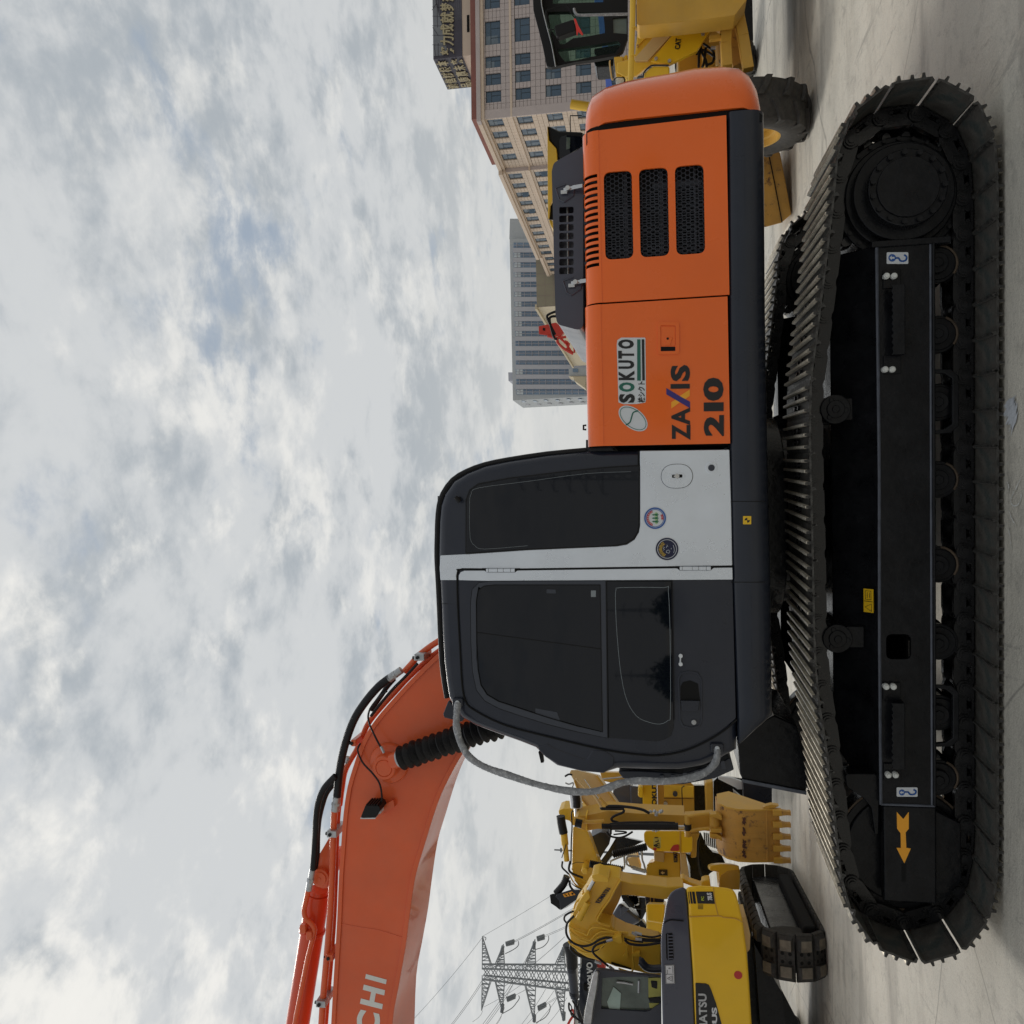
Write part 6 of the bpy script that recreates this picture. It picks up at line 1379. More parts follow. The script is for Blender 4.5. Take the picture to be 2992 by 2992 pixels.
for pts in ([(310,1430),(420,1560),(560,1640),(660,1700)], [(300,1460),(380,1600),(520,1690),(640,1760)], [(320,1500),(400,1630),(500,1700),(560,1770)], [(340,1390),(460,1520),(620,1600)]):
    wtube(Lp(KA, pts), D4 - 0.12, 0.024, M['yellow'], 'steel_pipe', bm3, 6, 5)
p = W.px(*KA(545, 1325), D4); mb = MB(W); mb.cyl((p.x, D4 - 0.25, p.z), (p.x, D4 + 0.1, p.z), 0.046, n=24); mb.build('cylinder_pin_boss', M['yellow'], bm3, bevel=0.02)
mb = MB(W); A = W.px(*KA(590, 1320), D4 - 0.2); B = W.px(*KA(1060, 1425), D4 - 0.2); n_ = 34
mb.tube([A.lerp(B, k / n_) for k in range(n_ + 1)], [0.040 + 0.0004 * k + (0.013 if k % 2 else 0) for k in range(n_ + 1)], 16); mb.build('rubber_bellows', M['hose'], L3, angle=25)
mb = MB(W); A = W.px(*KA(920, 1190), D4 + 0.4); B = W.px(*KA(1400, 1080), D4 + 0.4)
mb.tube([A.lerp(B, k / n_) for k in range(n_ + 1)], [0.042 + (0.013 if k % 2 else 0) for k in range(n_ + 1)], 16); mb.build('rubber_bellows', M['hose'], L3, angle=25)
# dark arched boom foot with brown underside
wslab(Lp(KA, [(600,950),(740,880),(860,890),(900,920),(870,1050),(820,1120),(720,1290),(640,1100)]), D4 + 0.9, 0.3, M['navy'], 'dark_boom', L3, bev=0.01)
wslab(Lp(KA, [(960,960),(1080,950),(1350,1010),(1200,1080),(1020,1150),(900,1220),(820,1330),(740,1290),(860,1130)]), D4 + 0.95, 0.5, M['link'], 'boom_underside', L3, bev=0.01)
cwp = Lp(KA, [(1355,860),(1870,860),(1920,862)]) + Lp(KB, [(330,1160),(358,1200),(355,1370),(320,1410),(190,1410)]) + Lp(KA, [(1870,1165),(1500,1140),(1420,1090),(1365,1010)])
cw3 = wslab(cwp, D4 + 0.6, 2.0, M['byellow'], 'counterweight', L3, r=0.06, bev=0.09, seg=4)
wslab(Lp(KA, [(1490,960),(1600,950),(1600,1100),(1495,1100)]), D4 + 0.595, 0.01, mat('pale_yellow_label', (0.62, 0.52, 0.12), 0.5, var=0), 'warning_label', cw3)
mb = MB(W)
for pl in ([(1500,1065),(1575,1030),(1575,1100),(1500,1065)], [(1520,1010),(1560,1010),(1560,985)], [(1510,955),(1560,955)], [(1525,1065),(1560,1065)]): mb.pt(Lp(KA, pl), D4 + 0.59, 0.007, 4, 1)
mb.build('label_symbols', M['ink'], cw3)
wslab(Lp(KA, [(1855,1050),(1780,1062),(1760,1080),(1720,1140),(1855,1142)]), D4 + 0.59, 0.02, M['sred'], 'red_patch', cw3, r=0.02); wslab(Lp(KA, [(1490,1098),(1535,1098),(1535,1138),(1495,1130)]), D4 + 0.59, 0.02, M['sred'], 'red_patch', cw3)
mb = MB(W); mb.pt(Lp(KA, [(1872,862),(1875,1165)]), D4 + 0.6, 0.014, 5, 1); mb.build('casting_seam', M['ochre'], cw3)
kb = wslab(Lp(KA, [(1500,1150),(1870,1170),(1880,1660),(1390,1620),(1388,1400),(1400,1340),(1440,1305),(1500,1300)]), D4 + 1.2, 1.8, M['yellow'], 'body', L3, r=0.03, bev=0.04, seg=3)
wslab(Lp(KA, [(1500,1145),(1650,1160),(1645,1305),(1505,1285)]), D4 + 1.15, 0.1, M['tan'], 'body_door', kb, bev=0.01)
text('KOMATSU', W, [KA(1780, 1300), KA(1765, 1100), KA(1835, 1100), KA(1835, 1300)], D4 + 1.19, M['snavy'], kb, bold=0.04, th=0.005)
wslab(Lp(KA, [(1570,1410),(1690,1412),(1695,1490),(1572,1485)]), D4 + 1.18, 0.02, mat('brown_plate', (0.06, 0.04, 0.015), 0.5), 'info_plate', kb)
mb = MB(W); mb.pt(Lp(KA, [(1600,1450),(1650,1450)]), D4 + 1.17, 0.012, 4, 1); mb.pt(Lp(KA, [(1620,1430),(1625,1470)]), D4 + 1.17, 0.008, 4, 1); mb.build('plate_mark', M['tan'], kb)
wslab(Lp(KB, [(178,1405),(258,1410),(290,1600),(320,1830),(280,1840),(195,1760)]), D4 + 0.9, 0.5, M['tan'], 'frame_beam', L3, bev=0.02)
wslab(Lp(KB, [(255,1410),(330,1450),(420,1150),(470,1120),(550,1300),(640,1400),(760,1430),(820,1560),(600,1700),(500,1850),(330,1830),(320,1600)]), D4 + 1.4, 1.5, M['uc'], 'undercarriage', L3)
wslab(Lp(KB, [(310,1150),(460,1140),(420,1250),(410,1480),(330,1490)]), D4 + 1.0, 0.4, M['ochre'], 'rear_frame', L3, bev=0.02)
wtube(Lp(KB, [(470,1150),(430,1290),(430,1500),(470,1700),(560,1820)]), D4 + 1.2, 0.06, M['pad'], 'track_edge', L3, 6, 6)
for k in range(9):
    x = 520 + k * 27; mb = MB(W); a = W.px(*KB(x, 1130 + k * 5), D4 + 1.1); b = W.px(*KB(x + 14, 1290 + k * 9), D4 + 1.1); mb.obox(a, b, 0.05, 0.02); mb.build('track_shoe', M['shoe'], L3)
for pts in ([(1400,1120),(1300,1130),(1100,1200),(910,1275),(885,1310),(880,1400),(890,1440),(1050,1450),(1300,1480),(1350,1500),(1370,1560)], [(1330,1140),(1335,1260),(1360,1330),(1390,1450)], [(1080,1215),(1085,1330),(1070,1400)], [(1120,1340),(1115,1260),(1150,1215),(1300,1220)], [(1130,1340),(1200,1370),(1390,1430)]):
    wtube(Lp(KA, pts), D4 + 0.8, 0.045, M['zinc'], 'handrail', L3, 8, 4)
wtube(Lp(KA, [(1200,1375),(1380,1430)]), D4 + 0.9, 0.09, M['silver'], 'lift_cylinder', L3, 10, 1)
wslab(Lp(KA, [(1120,1260),(1260,1200),(1320,1400),(1180,1390)]), D4 + 2.2, 0.2, M['tan'], 'far_boom', L3)
# dark arm end pointing up and left
bx3 = wslab(Lp(KC, [(130,60),(320,0),(440,0),(490,85),(180,292),(165,150),(112,95)]), D4 - 0.2, 0.7, M['navy'], 'arm_end', L3, r=0.01, bev=0.02)
wslab(Lp(KC, [(30,70),(70,55),(130,62),(165,140),(178,290),(120,240),(45,190)]), D4 - 0.1, 0.5, M['uc'], 'quick_coupler', L3, r=0.01, bev=0.02)
lb3 = wslab(Lp(KC, [(215,65),(345,25),(395,70),(240,105)]), D4 - 0.205, 0.01, M['amber'], 'warning_label', bx3)
mb = MB(W); mb.pt(Lp(KC, [(240,65),(275,90)]), D4 - 0.21, 0.006, 4, 1); mb.pt(Lp(KC, [(290,50),(310,80)]), D4 - 0.21, 0.006, 4, 1); mb.pt(Lp(KC, [(345,45),(355,65)]), D4 - 0.21, 0.014, 4, 1); mb.build('label_symbols', M['ink'], lb3)

# ---------------- machine between, dark engine box over yellow tank
L5 = thing('excavator', 'yellow and dark blue excavator half hidden behind the arched small boom', 'excavator', ground_loc(2110, 2700, 15.5), 0)
wslab(Lp(KC, [(1385,215),(1460,190),(1670,190),(1670,640),(1440,650),(1395,610)]), 12.5, 1.8, M['byellow'], 'fuel_tank', L5, r=0.05, bev=0.08, seg=3)
wslab(Lp(KC, [(1385,100),(1640,120),(1640,190),(1390,200)]), 12.7, 1.2, M['snavy'], 'dark_stripe_panel', L5)
for x in (1450, 1500): wtube(Lp(KC, [(x, 110), (x, 192)]), 12.68, 0.015, M['gold'], 'gold_stripe', L5, 5, 1)
wslab(Lp(KC, [(1020,170),(1110,250),(1280,390),(1330,440),(1100,560),(960,550),(850,470),(920,330)]), 12.4, 1.2, M['hood'], 'engine_hood', L5, bev=0.05, seg=3)
wslab(Lp(KC, [(1030,90),(1110,90),(1210,190),(1230,250),(1150,260),(1060,150)]), 12.2, 0.3, M['uc'], 'hood_arm', L5, bev=0.02)
wslab(Lp(KC, [(1120,90),(1370,110),(1390,300),(1330,430),(1230,250),(1200,190)]), 12.8, 0.8, M['link'], 'engine_bay', L5)
wslab(Lp(KC, [(1020,270),(1080,235),(1160,270),(1025,380)]), 12.37, 0.02, M['hood'], 'hood_plate', L5, bev=0.01)
wslab(Lp(KC, [(1100,560),(1330,430),(1390,520),(1390,650),(1200,650)]), 12.9, 0.8, M['uc'], 'lower_frame', L5)
wtube(Lp(KC, [(1060,150),(1130,170),(1190,240),(1300,270),(1390,240),(1420,150)]), 12.1, 0.035, M['hose'], 'hydraulic_hose', L5); wtube(Lp(KC, [(1290,500),(1330,560),(1370,640)]), 12.4, 0.02, M['zinc'], 'hydraulic_hose', L5)
mb = MB(W); rnd = random.Random(8)
for a_ in range(4):
    for b_ in range(6):
        p = W.px(*KC(1150 + b_ * 22, 100 + a_ * 26 + (13 if b_ % 2 else 0)), 12.3); mb.cyl((p.x, 12.3, p.z), (p.x, 12.34, p.z), 0.035, n=6)
mb.build('perforated_guard', M['sticker'], L5, kind='stuff')

# ---------------- dark excavator boom with white lettering, far left
L4 = thing('excavator', 'dark grey excavator far behind, white VOLVO lettering on its boom', 'excavator', ground_loc(2100, 2900, 17), 0)
vb = wslab(Lp(KC, [(350,800),(420,820),(560,910),(680,985),(700,1100),(640,1180),(590,1330),(560,1550),(520,1700),(500,1893),(430,1893),(445,1500),(465,960),(380,870)]) + [(1680, 3100)] , 15.0, 0.6, M['navy'], 'boom', L4, bev=0.02)
text('VOLVO', W, [KC(568, 1390), KC(545, 1020), KC(635, 1020), KC(640, 1390)], 14.98, M['sticker'], vb, bold=0.04, th=0.006)
wslab(Lp(KC, [(660,990),(800,1060),(820,1120),(720,1120),(700,1060)]), 15.2, 0.4, M['redp'], 'red_marking', L4); wslab(Lp(KC, [(505,1330),(570,1330),(560,1440),(510,1410)]), 14.97, 0.03, M['void'], 'boom_opening', vb, r=0.03)
wtube(Lp(KC, [(290,760),(330,900),(345,1090)]), 14.6, 0.30, M['hose'], 'rod_boot', L4, 14, 4); wtube(Lp(KC, [(335,1080),(385,1520)]), 14.6, 0.235, M['frameg'], 'boom_cylinder', L4, 18, 1)
for a, b in (((338,1110),(342,1150)), ((368,1440),(374,1480))): wtube(Lp(KC, [a, b]), 14.6, 0.25, M['navy'], 'cylinder_band', L4, 18, 1)
wtube(Lp(KC, [(385,1500),(410,1620),(440,1750),(500,1893)]), 14.7, 0.12, M['navy'], 'cylinder_rod', L4, 10, 3)
for pts, r_ in (([(300,1600),(310,1700),(400,1800),(490,1880)], .05), ([(350,1560),(420,1680),(470,1800)], .05), ([(300,1590),(340,1660),(330,1760),(420,1830),(500,1890)], .03), ([(440,1560),(430,1750),(510,1890)], .04)): wtube(Lp(KC, pts), 14.4, r_, M['hose'], 'hydraulic_hose', L4)
wslab(Lp(KC, [(460,960),(480,960),(475,1100),(460,1100)]), 14.9, 0.1, M['zinc'], 'boom_edge', vb)
RS = thing('lattice_rig', 'thin red steel rig standing behind the dark grey boom', 'rig', ground_loc(2000, 2980, 24), 0)
for pts in ([(340,1690),(370,1720),(390,1790)], [(290,1893),(350,1790),(400,1810)], [(400,1760),(380,1893)], [(330,1700),(330,1740),(380,1760)], [(290,1900),(200,2100),(150,2400)], [(380,1893),(330,2100),(300,2400)]):
    wtube(Lp(KC, pts), 24, 0.11, M['redp'], 'red_strut', RS, 5, 2)

# ---------------- yellow wheel loader / grader on the right
KE, KF, KG = K(1850, 0, .25880), K(1550, 0, .15528), K(1600, 0, .41408)
DR_ = 8.6
R1 = thing('wheel_loader', 'yellow wheel loader with black cab and CAT lettering on its side', 'wheel loader', ground_loc(2250, 100, DR_ + 0.6), 0)
bigp = wslab([(1862, -400), (2120, -400)] + Lp(KE, [(1300,-120),(1280,0),(1150,170),(900,205),(500,250),(70,288),(42,270),(38,0)]), DR_, 0.25, M['ochre'], 'bucket_back', R1, r=0.01, bev=0.02)
cp_ = wslab(Lp(KE, [(60,285),(270,262),(350,262),(440,255),(700,225),(905,205),(912,290),(780,480),(720,575),(600,630),(410,725),(310,735),(190,738),(30,860),(-90,870),(-190,820),(-180,700),(0,660),(20,620)]), DR_ + 0.5, 0.6, M['yellow'], 'side_panel', R1, bev=0.015)
wslab(Lp(KE, [(372,258),(440,255),(498,325),(165,685),(30,690),(10,660)]), DR_ + 0.47, 0.05, M['tan'], 'bevelled_face', cp_, bev=0.006)
wslab(Lp(KE, [(495,325),(905,290),(780,480),(720,575),(600,630),(410,725),(200,690)]), DR_ + 0.46, 0.05, M['byellow'], 'name_plate', cp_, bev=0.006)
text('CAT', W, [KE(468, 558), KE(480, 432), KE(545, 432), KE(528, 558)], DR_ + 0.455, M['ink'], cp_, bold=0.03, th=0.004)
for x, y in ((545, 366), (788, 384), (258, 662), (410, 688)):
    p = W.px(*KE(x, y), DR_ + 0.45); mb = MB(W); mb.cyl((p.x, p.y - 0.01, p.z), (p.x, p.y + 0.02, p.z), 0.018, n=8); mb.build('panel_bolt', M['zinc'], cp_)
wslab(Lp(KE, [(45,290),(265,270),(275,290),(50,520)]), DR_ + 0.48, 0.03, M['yellow'], 'access_cover', cp_, bev=0.004)
for x, y in ((48, 325), (268, 288), (52, 512), (153, 398)):
    p = W.px(*KE(x, y), DR_ + 0.45); mb = MB(W); mb.cyl((p.x, p.y, p.z), (p.x, p.y + 0.03, p.z), 0.012, n=8); mb.build('panel_bolt', M['bucket'], cp_)
wslab(Lp(KE, [(120,870),(130,820),(180,770),(230,742),(360,742),(410,742),(412,830),(300,860),(140,900)]), DR_ + 0.4, 0.3, M['byellow'], 'fender', R1, bev=0.02)
wtube(Lp(KE, [(115,870),(125,815),(175,762),(230,738),(400,738)]), DR_ + 0.39, 0.014, M['navy'], 'fender_trim', R1, 6, 4)
mb = MB(W)
rp_ = spline([W.px(X, Y, DR_ - 0.1) for X, Y in [(1849, -300), (1849, 0), (1846, 120), (1842, 245), (1838, 330)]], 4); mb.tube(rp_, 0.028, 14); rl_ = mb.build('tubular_rail', M['yellow'], R1, angle=60)
for X, Y in ((1850, 83), (1847, 165)):
    mb = MB(W); a = W.px(X, Y - 2, DR_ - 0.1); b = W.px(X, Y + 2, DR_ - 0.1); mb.cyl(a, b, 0.034, n=14); mb.build('rail_collar', M['yellow'], rl_)
# lower frame: ladder and struts
for pts, wd_, m_ in (([(1185,150),(1240,420),(1300,790)], 0.10, 'ochre'), ([(1060,290),(1045,500),(1060,760)], 0.10, 'ochre'), ([(930,270),(1175,235)], 0.10, 'ochre'), ([(1130,290),(1150,560),(1190,760)], 0.12, 'bucket'), ([(1000,480),(1010,760)], 0.05, 'tan'), ([(930,310),(1010,350),(1000,420),(860,440)], 0.05, 'ochre'), ([(950,520),(950,740)], 0.03, 'tan')):
    mb = MB(W); P_ = [W.px(*KE(*q), DR_ + 0.35 + (0.2 if m_ != 'ochre' else 0)) for q in pts]
    for i in range(len(P_) - 1): mb.obox(P_[i], P_[i + 1], wd_, wd_, up=(0, 1, 0))
    mb.build('frame_strut', M[m_], R1, bevel=0.004)
wslab(Lp(KE, [(880,300),(1010,300),(1120,300),(1150,560),(1080,780),(800,760),(780,490)]), DR_ + 1.0, 0.5, M['ochre'], 'inner_frame', R1, bev=0.02)
wslab(Lp(KE, [(1130,480),(1230,420),(1330,780),(1200,790)]), DR_ + 0.9, 0.5, M['bucket'], 'lower_plate', R1)
for pts in ([(760,500),(780,600),(820,680),(830,760)], [(770,560),(860,600),(980,700),(1000,740)], [(745,560),(740,760)], [(790,490),(860,540),(910,600),(900,700),(840,730)], [(820,540),(800,700),(780,760)]):
    wtube(Lp(KE, pts), DR_ + 0.7, 0.022, M['hose'], 'hydraulic_hose', R1, 8, 5)
wtube(Lp(KE, [(878,540),(950,545)]), DR_ + 0.65, 0.03, M['zinc'], 'hose_fitting', R1, 10, 1)
def wheel(par, X, Y, d, Ro, wd, ax, nm='wheel', lug=22, rimm='byellow'):
    """tyre with lugs and dished rim; ax = unit axle direction pointing at the visible side"""
    c = W.px(X, Y, d); c = Vector((c.x, d, Ro)); ax = Vector(ax).normalized(); u_ = Vector((0, 0, 1)); v_ = ax.cross(u_)
    P = lambda r_, a, s_: c + (u_ * math.cos(a) + v_ * math.sin(a)) * r_ + ax * s_
    n_ = 56; h = wd / 2
    pr = [(Ro * .52, h * .72), (Ro * .56, h * .92), (Ro * .72, h * 1.02), (Ro * .86, h * .98), (Ro * .93, h * .86), (Ro * .95, h * .5), (Ro * .955, 0), (Ro * .95, -h * .5), (Ro * .93, -h * .86), (Ro * .86, -h * .98), (Ro * .72, -h), (Ro * .52, -h * .8)]
    mb = MB(W); mb.rings([[P(r_, 2 * math.pi * k / n_, s_) for k in range(n_)] for r_, s_ in pr], cap=False); w_ = mb.build(nm, M['tyre'], par, angle=50)
    mb = MB(W)
    for k in range(lug):
        for sd_ in (1, -1):
            a0 = 2 * math.pi * (k + (0.5 if sd_ < 0 else 0)) / lug; q = []
            for s_, da in ((0.02, 0.16), (h * .55, 0.07), (h * .96, 0.0)):
                wl = 0.055; ro_ = Ro if s_ < h * .8 else Ro * .965
                q.append([P(Ro * .93, a0 + da - wl, sd_ * s_), P(Ro * .93, a0 + da + wl, sd_ * s_), P(ro_, a0 + da + wl * .8, sd_ * s_), P(ro_, a0 + da - wl * .8, sd_ * s_)])
            q.append([P(Ro * .80, a0 - .045, sd_ * h * 1.0), P(Ro * .80, a0 + .045, sd_ * h * 1.0), P(Ro * .82, a0 + .03, sd_ * h * 1.03), P(Ro * .82, a0 - .03, sd_ * h * 1.03)])
            mb.rings(q)
    mb.build('tread_lugs', M['tyre'], w_, angle=30, kind='stuff')
    mb = MB(W); mb.rings([[P(r_, 2 * math.pi * k / 40, s_) for k in range(40)] for r_, s_ in ((Ro * .55, h * .80), (Ro * .56, h * .88), (Ro * .52, h * .86), (Ro * .50, h * .6), (Ro * .46, h * .55), (Ro * .44, h * .3), (Ro * .2, h * .25), (0.001, h * .3))], cap=False)
    mb.build('rim', M[rimm], w_, angle=35)
    mb = MB(W)
    for k in range(12): a = 2 * math.pi * k / 12; mb.cyl(P(Ro * .3, a, h * .25), P(Ro * .3, a, h * .36), 0.018, n=6)
    mb.build('wheel_nuts', M['ochre'], w_, kind='stuff')
    return w_
wheel(R1, 2100, 190, 14.0, 0.62, 0.40, (-1, 0.1, 0))
mb = MB(W); mb.box(W.px(2000, 240, DR_ + 2).x, W.px(2000, -300, DR_ + 2).x, DR_ + 1.2, DR_ + 2.6, 0.5, 1.1); mb.build('rear_chassis', M['uc'], R1)
# black cab of the right machine
DC = DR_ + 0.9
cab_out = Lp(KF, [(45,0),(55,200),(150,560),(230,880),(300,1230),(320,1252),(400,1262),(470,1250),(850,1165),(1180,1125),(1600,1050),(1740,960),(1830,700),(1830,0)]) + [(1834, -500), (1550, -500)]
w1 = Lp(KF, [(420,70),(800,55),(1370,40),(1370,-60),(420,-60)]); w2 = Lp(KF, [(330,225),(700,215),(1270,240),(1370,240),(1400,560),(1400,620),(1100,680),(800,720),(640,830),(560,830),(480,690),(380,560)]); w3 = Lp(KF, [(500,930),(840,890),(1130,855),(1640,770),(1700,830),(1600,1000),(1180,1060),(860,1135),(650,1160),(560,1050)]); w4 = Lp(KF, [(1550,340),(1810,320),(1810,640),(1560,620)])
crn = wslab(cab_out, DC, 0.06, M['black'], 'cab', R1, r=0.02, bev=0.01, holes=[W.xz(w_, DC) for w_ in (w1, w2, w3, w4)])
wslab(Lp(KF, [(45,0),(55,200),(150,560),(230,880),(300,1230),(320,1252),(465,1250),(400,850),(300,480),(215,120),(205,0)]) + [(1580, -500), (1550, -500)], DC - 0.25, 1.7, M['black'], 'cab_roof', crn, r=0.01, bev=0.03)
wtube(Lp(KF, [(205,-20),(215,120),(300,480),(400,860),(470,1250)]), DC - 0.27, 0.010, M['zinc'], 'roof_edge', crn, 6, 3)
gth = bpy.data.materials.new('clear_green_glass'); gth.use_nodes = True; t_ = gth.node_tree; b_ = t_.nodes['Principled BSDF']; tr_ = t_.nodes.new('ShaderNodeBsdfTransparent'); tr_.inputs[0].default_value = (0.62, 0.80, 0.70, 1); mx_ = t_.nodes.new('ShaderNodeMixShader'); mx_.inputs[0].default_value = 0.18
b_.inputs['Base Color'].default_value = (0.02, 0.03, 0.03, 1); b_.inputs['Roughness'].default_value = 0.05
t_.links.new(tr_.outputs[0], mx_.inputs[1]); t_.links.new(b_.outputs[0], mx_.inputs[2]); t_.links.new(mx_.outputs[0], t_.nodes['Material Output'].inputs[0])
for w_ in (w1, w2, w3): wslab(w_, DC + 0.02, 0.006, gth, 'cab_window', crn)
wslab(w4, DC + 0.02, 0.02, M['vidgl'], 'cab_window', crn)
wslab(Lp(KF, [(1200,910),(1250,900),(1600,840),(1680,830),(1640,1010),(1200,1050)]), DC + 0.5, 0.25, M['uc'], 'seat', crn, r=0.05, bev=0.03)
mir = wslab(Lp(KF, [(445,475),(760,370),(810,360),(855,530),(850,570),(520,690),(480,670)]), DC - 0.4, 0.1, M['black'], 'mirror', R1, r=0.02, bev=0.02)
wtube(Lp(KF, [(445,550),(380,560),(330,530),(310,400),(295,230),(340,180),(520,130),(640,105),(700,150),(760,240),(830,330)]), DC - 0.35, 0.010, M['black'], 'mirror_arm', mir, 6, 4)
wslab(Lp(KF, [(810,350),(850,350),(900,480),(990,640),(970,660),(900,590),(880,660),(865,650),(860,560),(840,440)]), DC - 0.42, 0.01, M['ribbon'], 'red_ribbon', mir)
wtube(Lp(KF, [(820,160),(830,210),(860,260),(920,285),(1200,280),(1500,272),(1830,265)]), DC - 0.4, 0.024, M['wrap'], 'grab_rail', R1, 10, 4)
wslab(Lp(KF, [(1180,1125),(1500,1070),(1560,1080),(1560,1240),(1240,1265),(1215,1220)]), DC + 0.2, 0.3, M['uc'], 'air_cleaner', R1, r=0.03, bev=0.02)
wslab(Lp(KF, [(1570,1065),(1740,1055),(1740,1440),(1610,1440)]), DR_ + 0.75, 0.3, M['yellow'], 'light_bracket', R1, bev=0.01)
wtube(Lp(KF, [(1500,1140),(1490,1200),(1530,1480),(1560,1490)]), DR_ + 0.7, 0.014, M['tan'], 'lamp_guard', R1, 8, 3)
hl_ = wslab(Lp(KF, [(1575,1470),(1620,1440),(1760,1440),(1790,1480),(1770,1560),(1600,1600)]), DR_ + 0.6, 0.12, M['black'], 'headlight', R1, r=0.02, bev=0.01)
wslab(Lp(KF, [(1595,1480),(1640,1460),(1740,1460),(1765,1490),(1750,1560),(1610,1590)]), DR_ + 0.59, 0.02, M['lens'], 'headlight_lens', hl_, r=0.02, bev=0.004)
wslab(Lp(KF, [(1740,1050),(1830,1000),(1830,1470),(1740,1440)]), DR_ + 0.8, 0.4, M['byellow'], 'front_fender', R1, bev=0.02)

# ---------------- second loader, left of the first, behind the engine hood
D6 = 11.2
R2 = thing('wheel_loader', 'wheel loader with big lugged tyre and yellow cab roof behind the orange housing', 'wheel loader', ground_loc(2330, 480, D6), 0)
tc_ = W.px(2305, 340, 9.55)
wheel(R2, 2199, 352, 9.35, 0.66, 0.44, (-1, 0.07, 0), lug=15, rimm='ochre')
mb = MB(W); q0 = W.px(2300, 340, 10.2); mb.box(q0.x - 0.5, q0.x + 0.9, 10.0, 11.0, 0.65, 1.3); mb.build('chassis', M['ochre'], R2, bevel=0.03)
dr6 = W.px(2312, 640, 10.7)
bkp = Lp(KG, [(1500,1075),(1640,1072),(1680,1280),(1722,1512),(1650,1572),(1540,1602),(1440,1600),(1420,1100)])
bk6 = wslab(bkp, 10.65, 1.0, M['bucket'], 'bucket', R2, r=0.02, bev=0.02)
wtube(Lp(KG, [(1560,1085),(1600,1280),(1655,1570)]), 10.64, 0.010, M['uc'], 'bucket_seam', bk6, 5, 2)
rfp = K(1580, 350, .18113)
rf = wslab(Lp(rfp, [(105,98),(130,330),(250,465),(262,560),(262,680),(185,900),(185,1320),(145,1400),(130,1600),(115,1600),(112,1000)]), D6, 1.5, M['yellow'], 'cab_roof', R2, bev=0.01)
wslab(Lp(rfp, [(108,96),(290,185),(670,200),(700,420),(640,480),(350,620),(262,665),(255,465),(135,325)]), D6 + 0.06, 1.4, M['black'], 'cab', R2, bev=0.02)
g6 = wslab(Lp(rfp, [(300,330),(330,265),(410,250),(660,270),(660,430),(400,590),(300,640)]), D6 + 0.04, 0.03, M['glass'], 'cab_window', R2, r=0.04)
wslab(Lp(rfp, [(415,280),(475,285),(470,460),(410,480)]), D6 + 0.035, 0.006, M['vidgl'], 'window_patch', g6)
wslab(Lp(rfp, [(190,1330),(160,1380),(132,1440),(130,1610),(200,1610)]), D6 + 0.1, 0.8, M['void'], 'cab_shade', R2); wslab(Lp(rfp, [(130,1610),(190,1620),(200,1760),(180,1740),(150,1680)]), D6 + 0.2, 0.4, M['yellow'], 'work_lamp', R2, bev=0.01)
mb = MB(W); a = W.px(*KF(768, 1855 + 60), 10.4); mb.cyl(W.px(1669, 304, 10.2), W.px(1720, 312, 10.2), 0.054, n=20); mb.build('exhaust_pipe', M['yellow'], R2)
mb = MB(W); mb.cyl(W.px(1668.5, 304, 10.2), W.px(1671, 304.5, 10.2), 0.045, n=20); mb.build('pipe_mouth', M['ochre'], R2)
wtube([(1667,385),(1666,342),(1671,338),(1700,338)], 10.8, 0.010, M['black'], 'mirror_arm', R2, 6, 2)
TP = thing('tarpaulin', 'blue tarpaulin sheet hanging in front of the pink beige building', 'tarpaulin', ground_loc(1900, 220, 30), 0)
wslab(Lp(KF, [(1390,1280),(1470,1255),(1540,1620),(1420,1640),(1405,1400)]) , 30, 0.3, M['tarp'], 'blue_sheet', TP)
wslab(Lp(KF, [(1200,-50),(1370,-50),(1375,30),(1385,240),(1410,620),(1300,630),(1270,250),(1200,0)]), 31, 0.3, M['tarp'], 'blue_sheet', TP)
wslab(Lp(KF, [(1335,810),(1455,810),(1455,890),(1350,900)]), 31, 0.3, M['tarp'], 'blue_sheet', TP)
# ================================================================== beige office building
DB = 100.0
q = W.px(1419, 346, DB); BF = Frame((q.x, DB, 0), 0.04); SF = Frame((q.x, DB, 0), 0.04 - math.pi / 2)
BB = thing('office_building', 'pink beige stone clad office building with rooftop sign and gold characters', 'building', (q.x, DB, 0), 0.04)
ztop = BF.px(1416, 346, 0).z
rows = [(BF.px(b, 272, 0).z, BF.px(a, 272, 0).z) for a, b in ((1419.5, 1464), (1507, 1551), (1595, 1640), (1683, 1728))]
fh = (rows[0][0] - rows[3][0]) / 3; hh_ = rows[0][1] - rows[0][0]
while rows[-1][0] - fh > 0.5: rows.append((rows[-1][0] - fh, rows[-1][1] - fh))
LB = 60.0
mb = MB(BF); mb.box(0.2, 60, 0.2, 58, 0, ztop + 0.2); mb.build('wall', M['joint'], BB)
mb = MB(BF); mb.box(-0.3, 8, 13.9, 58, 0, ztop + 0.1); mb.build('wing_wall', M['joint'], BB)
BLIND_SKY = mat('blind_and_sky_reflection', (0.15, 0.19, 0.23), 0.25, var=0.2, vscale=0.6)  # blinds, and on the side wall sky reflections painted on the upper panes
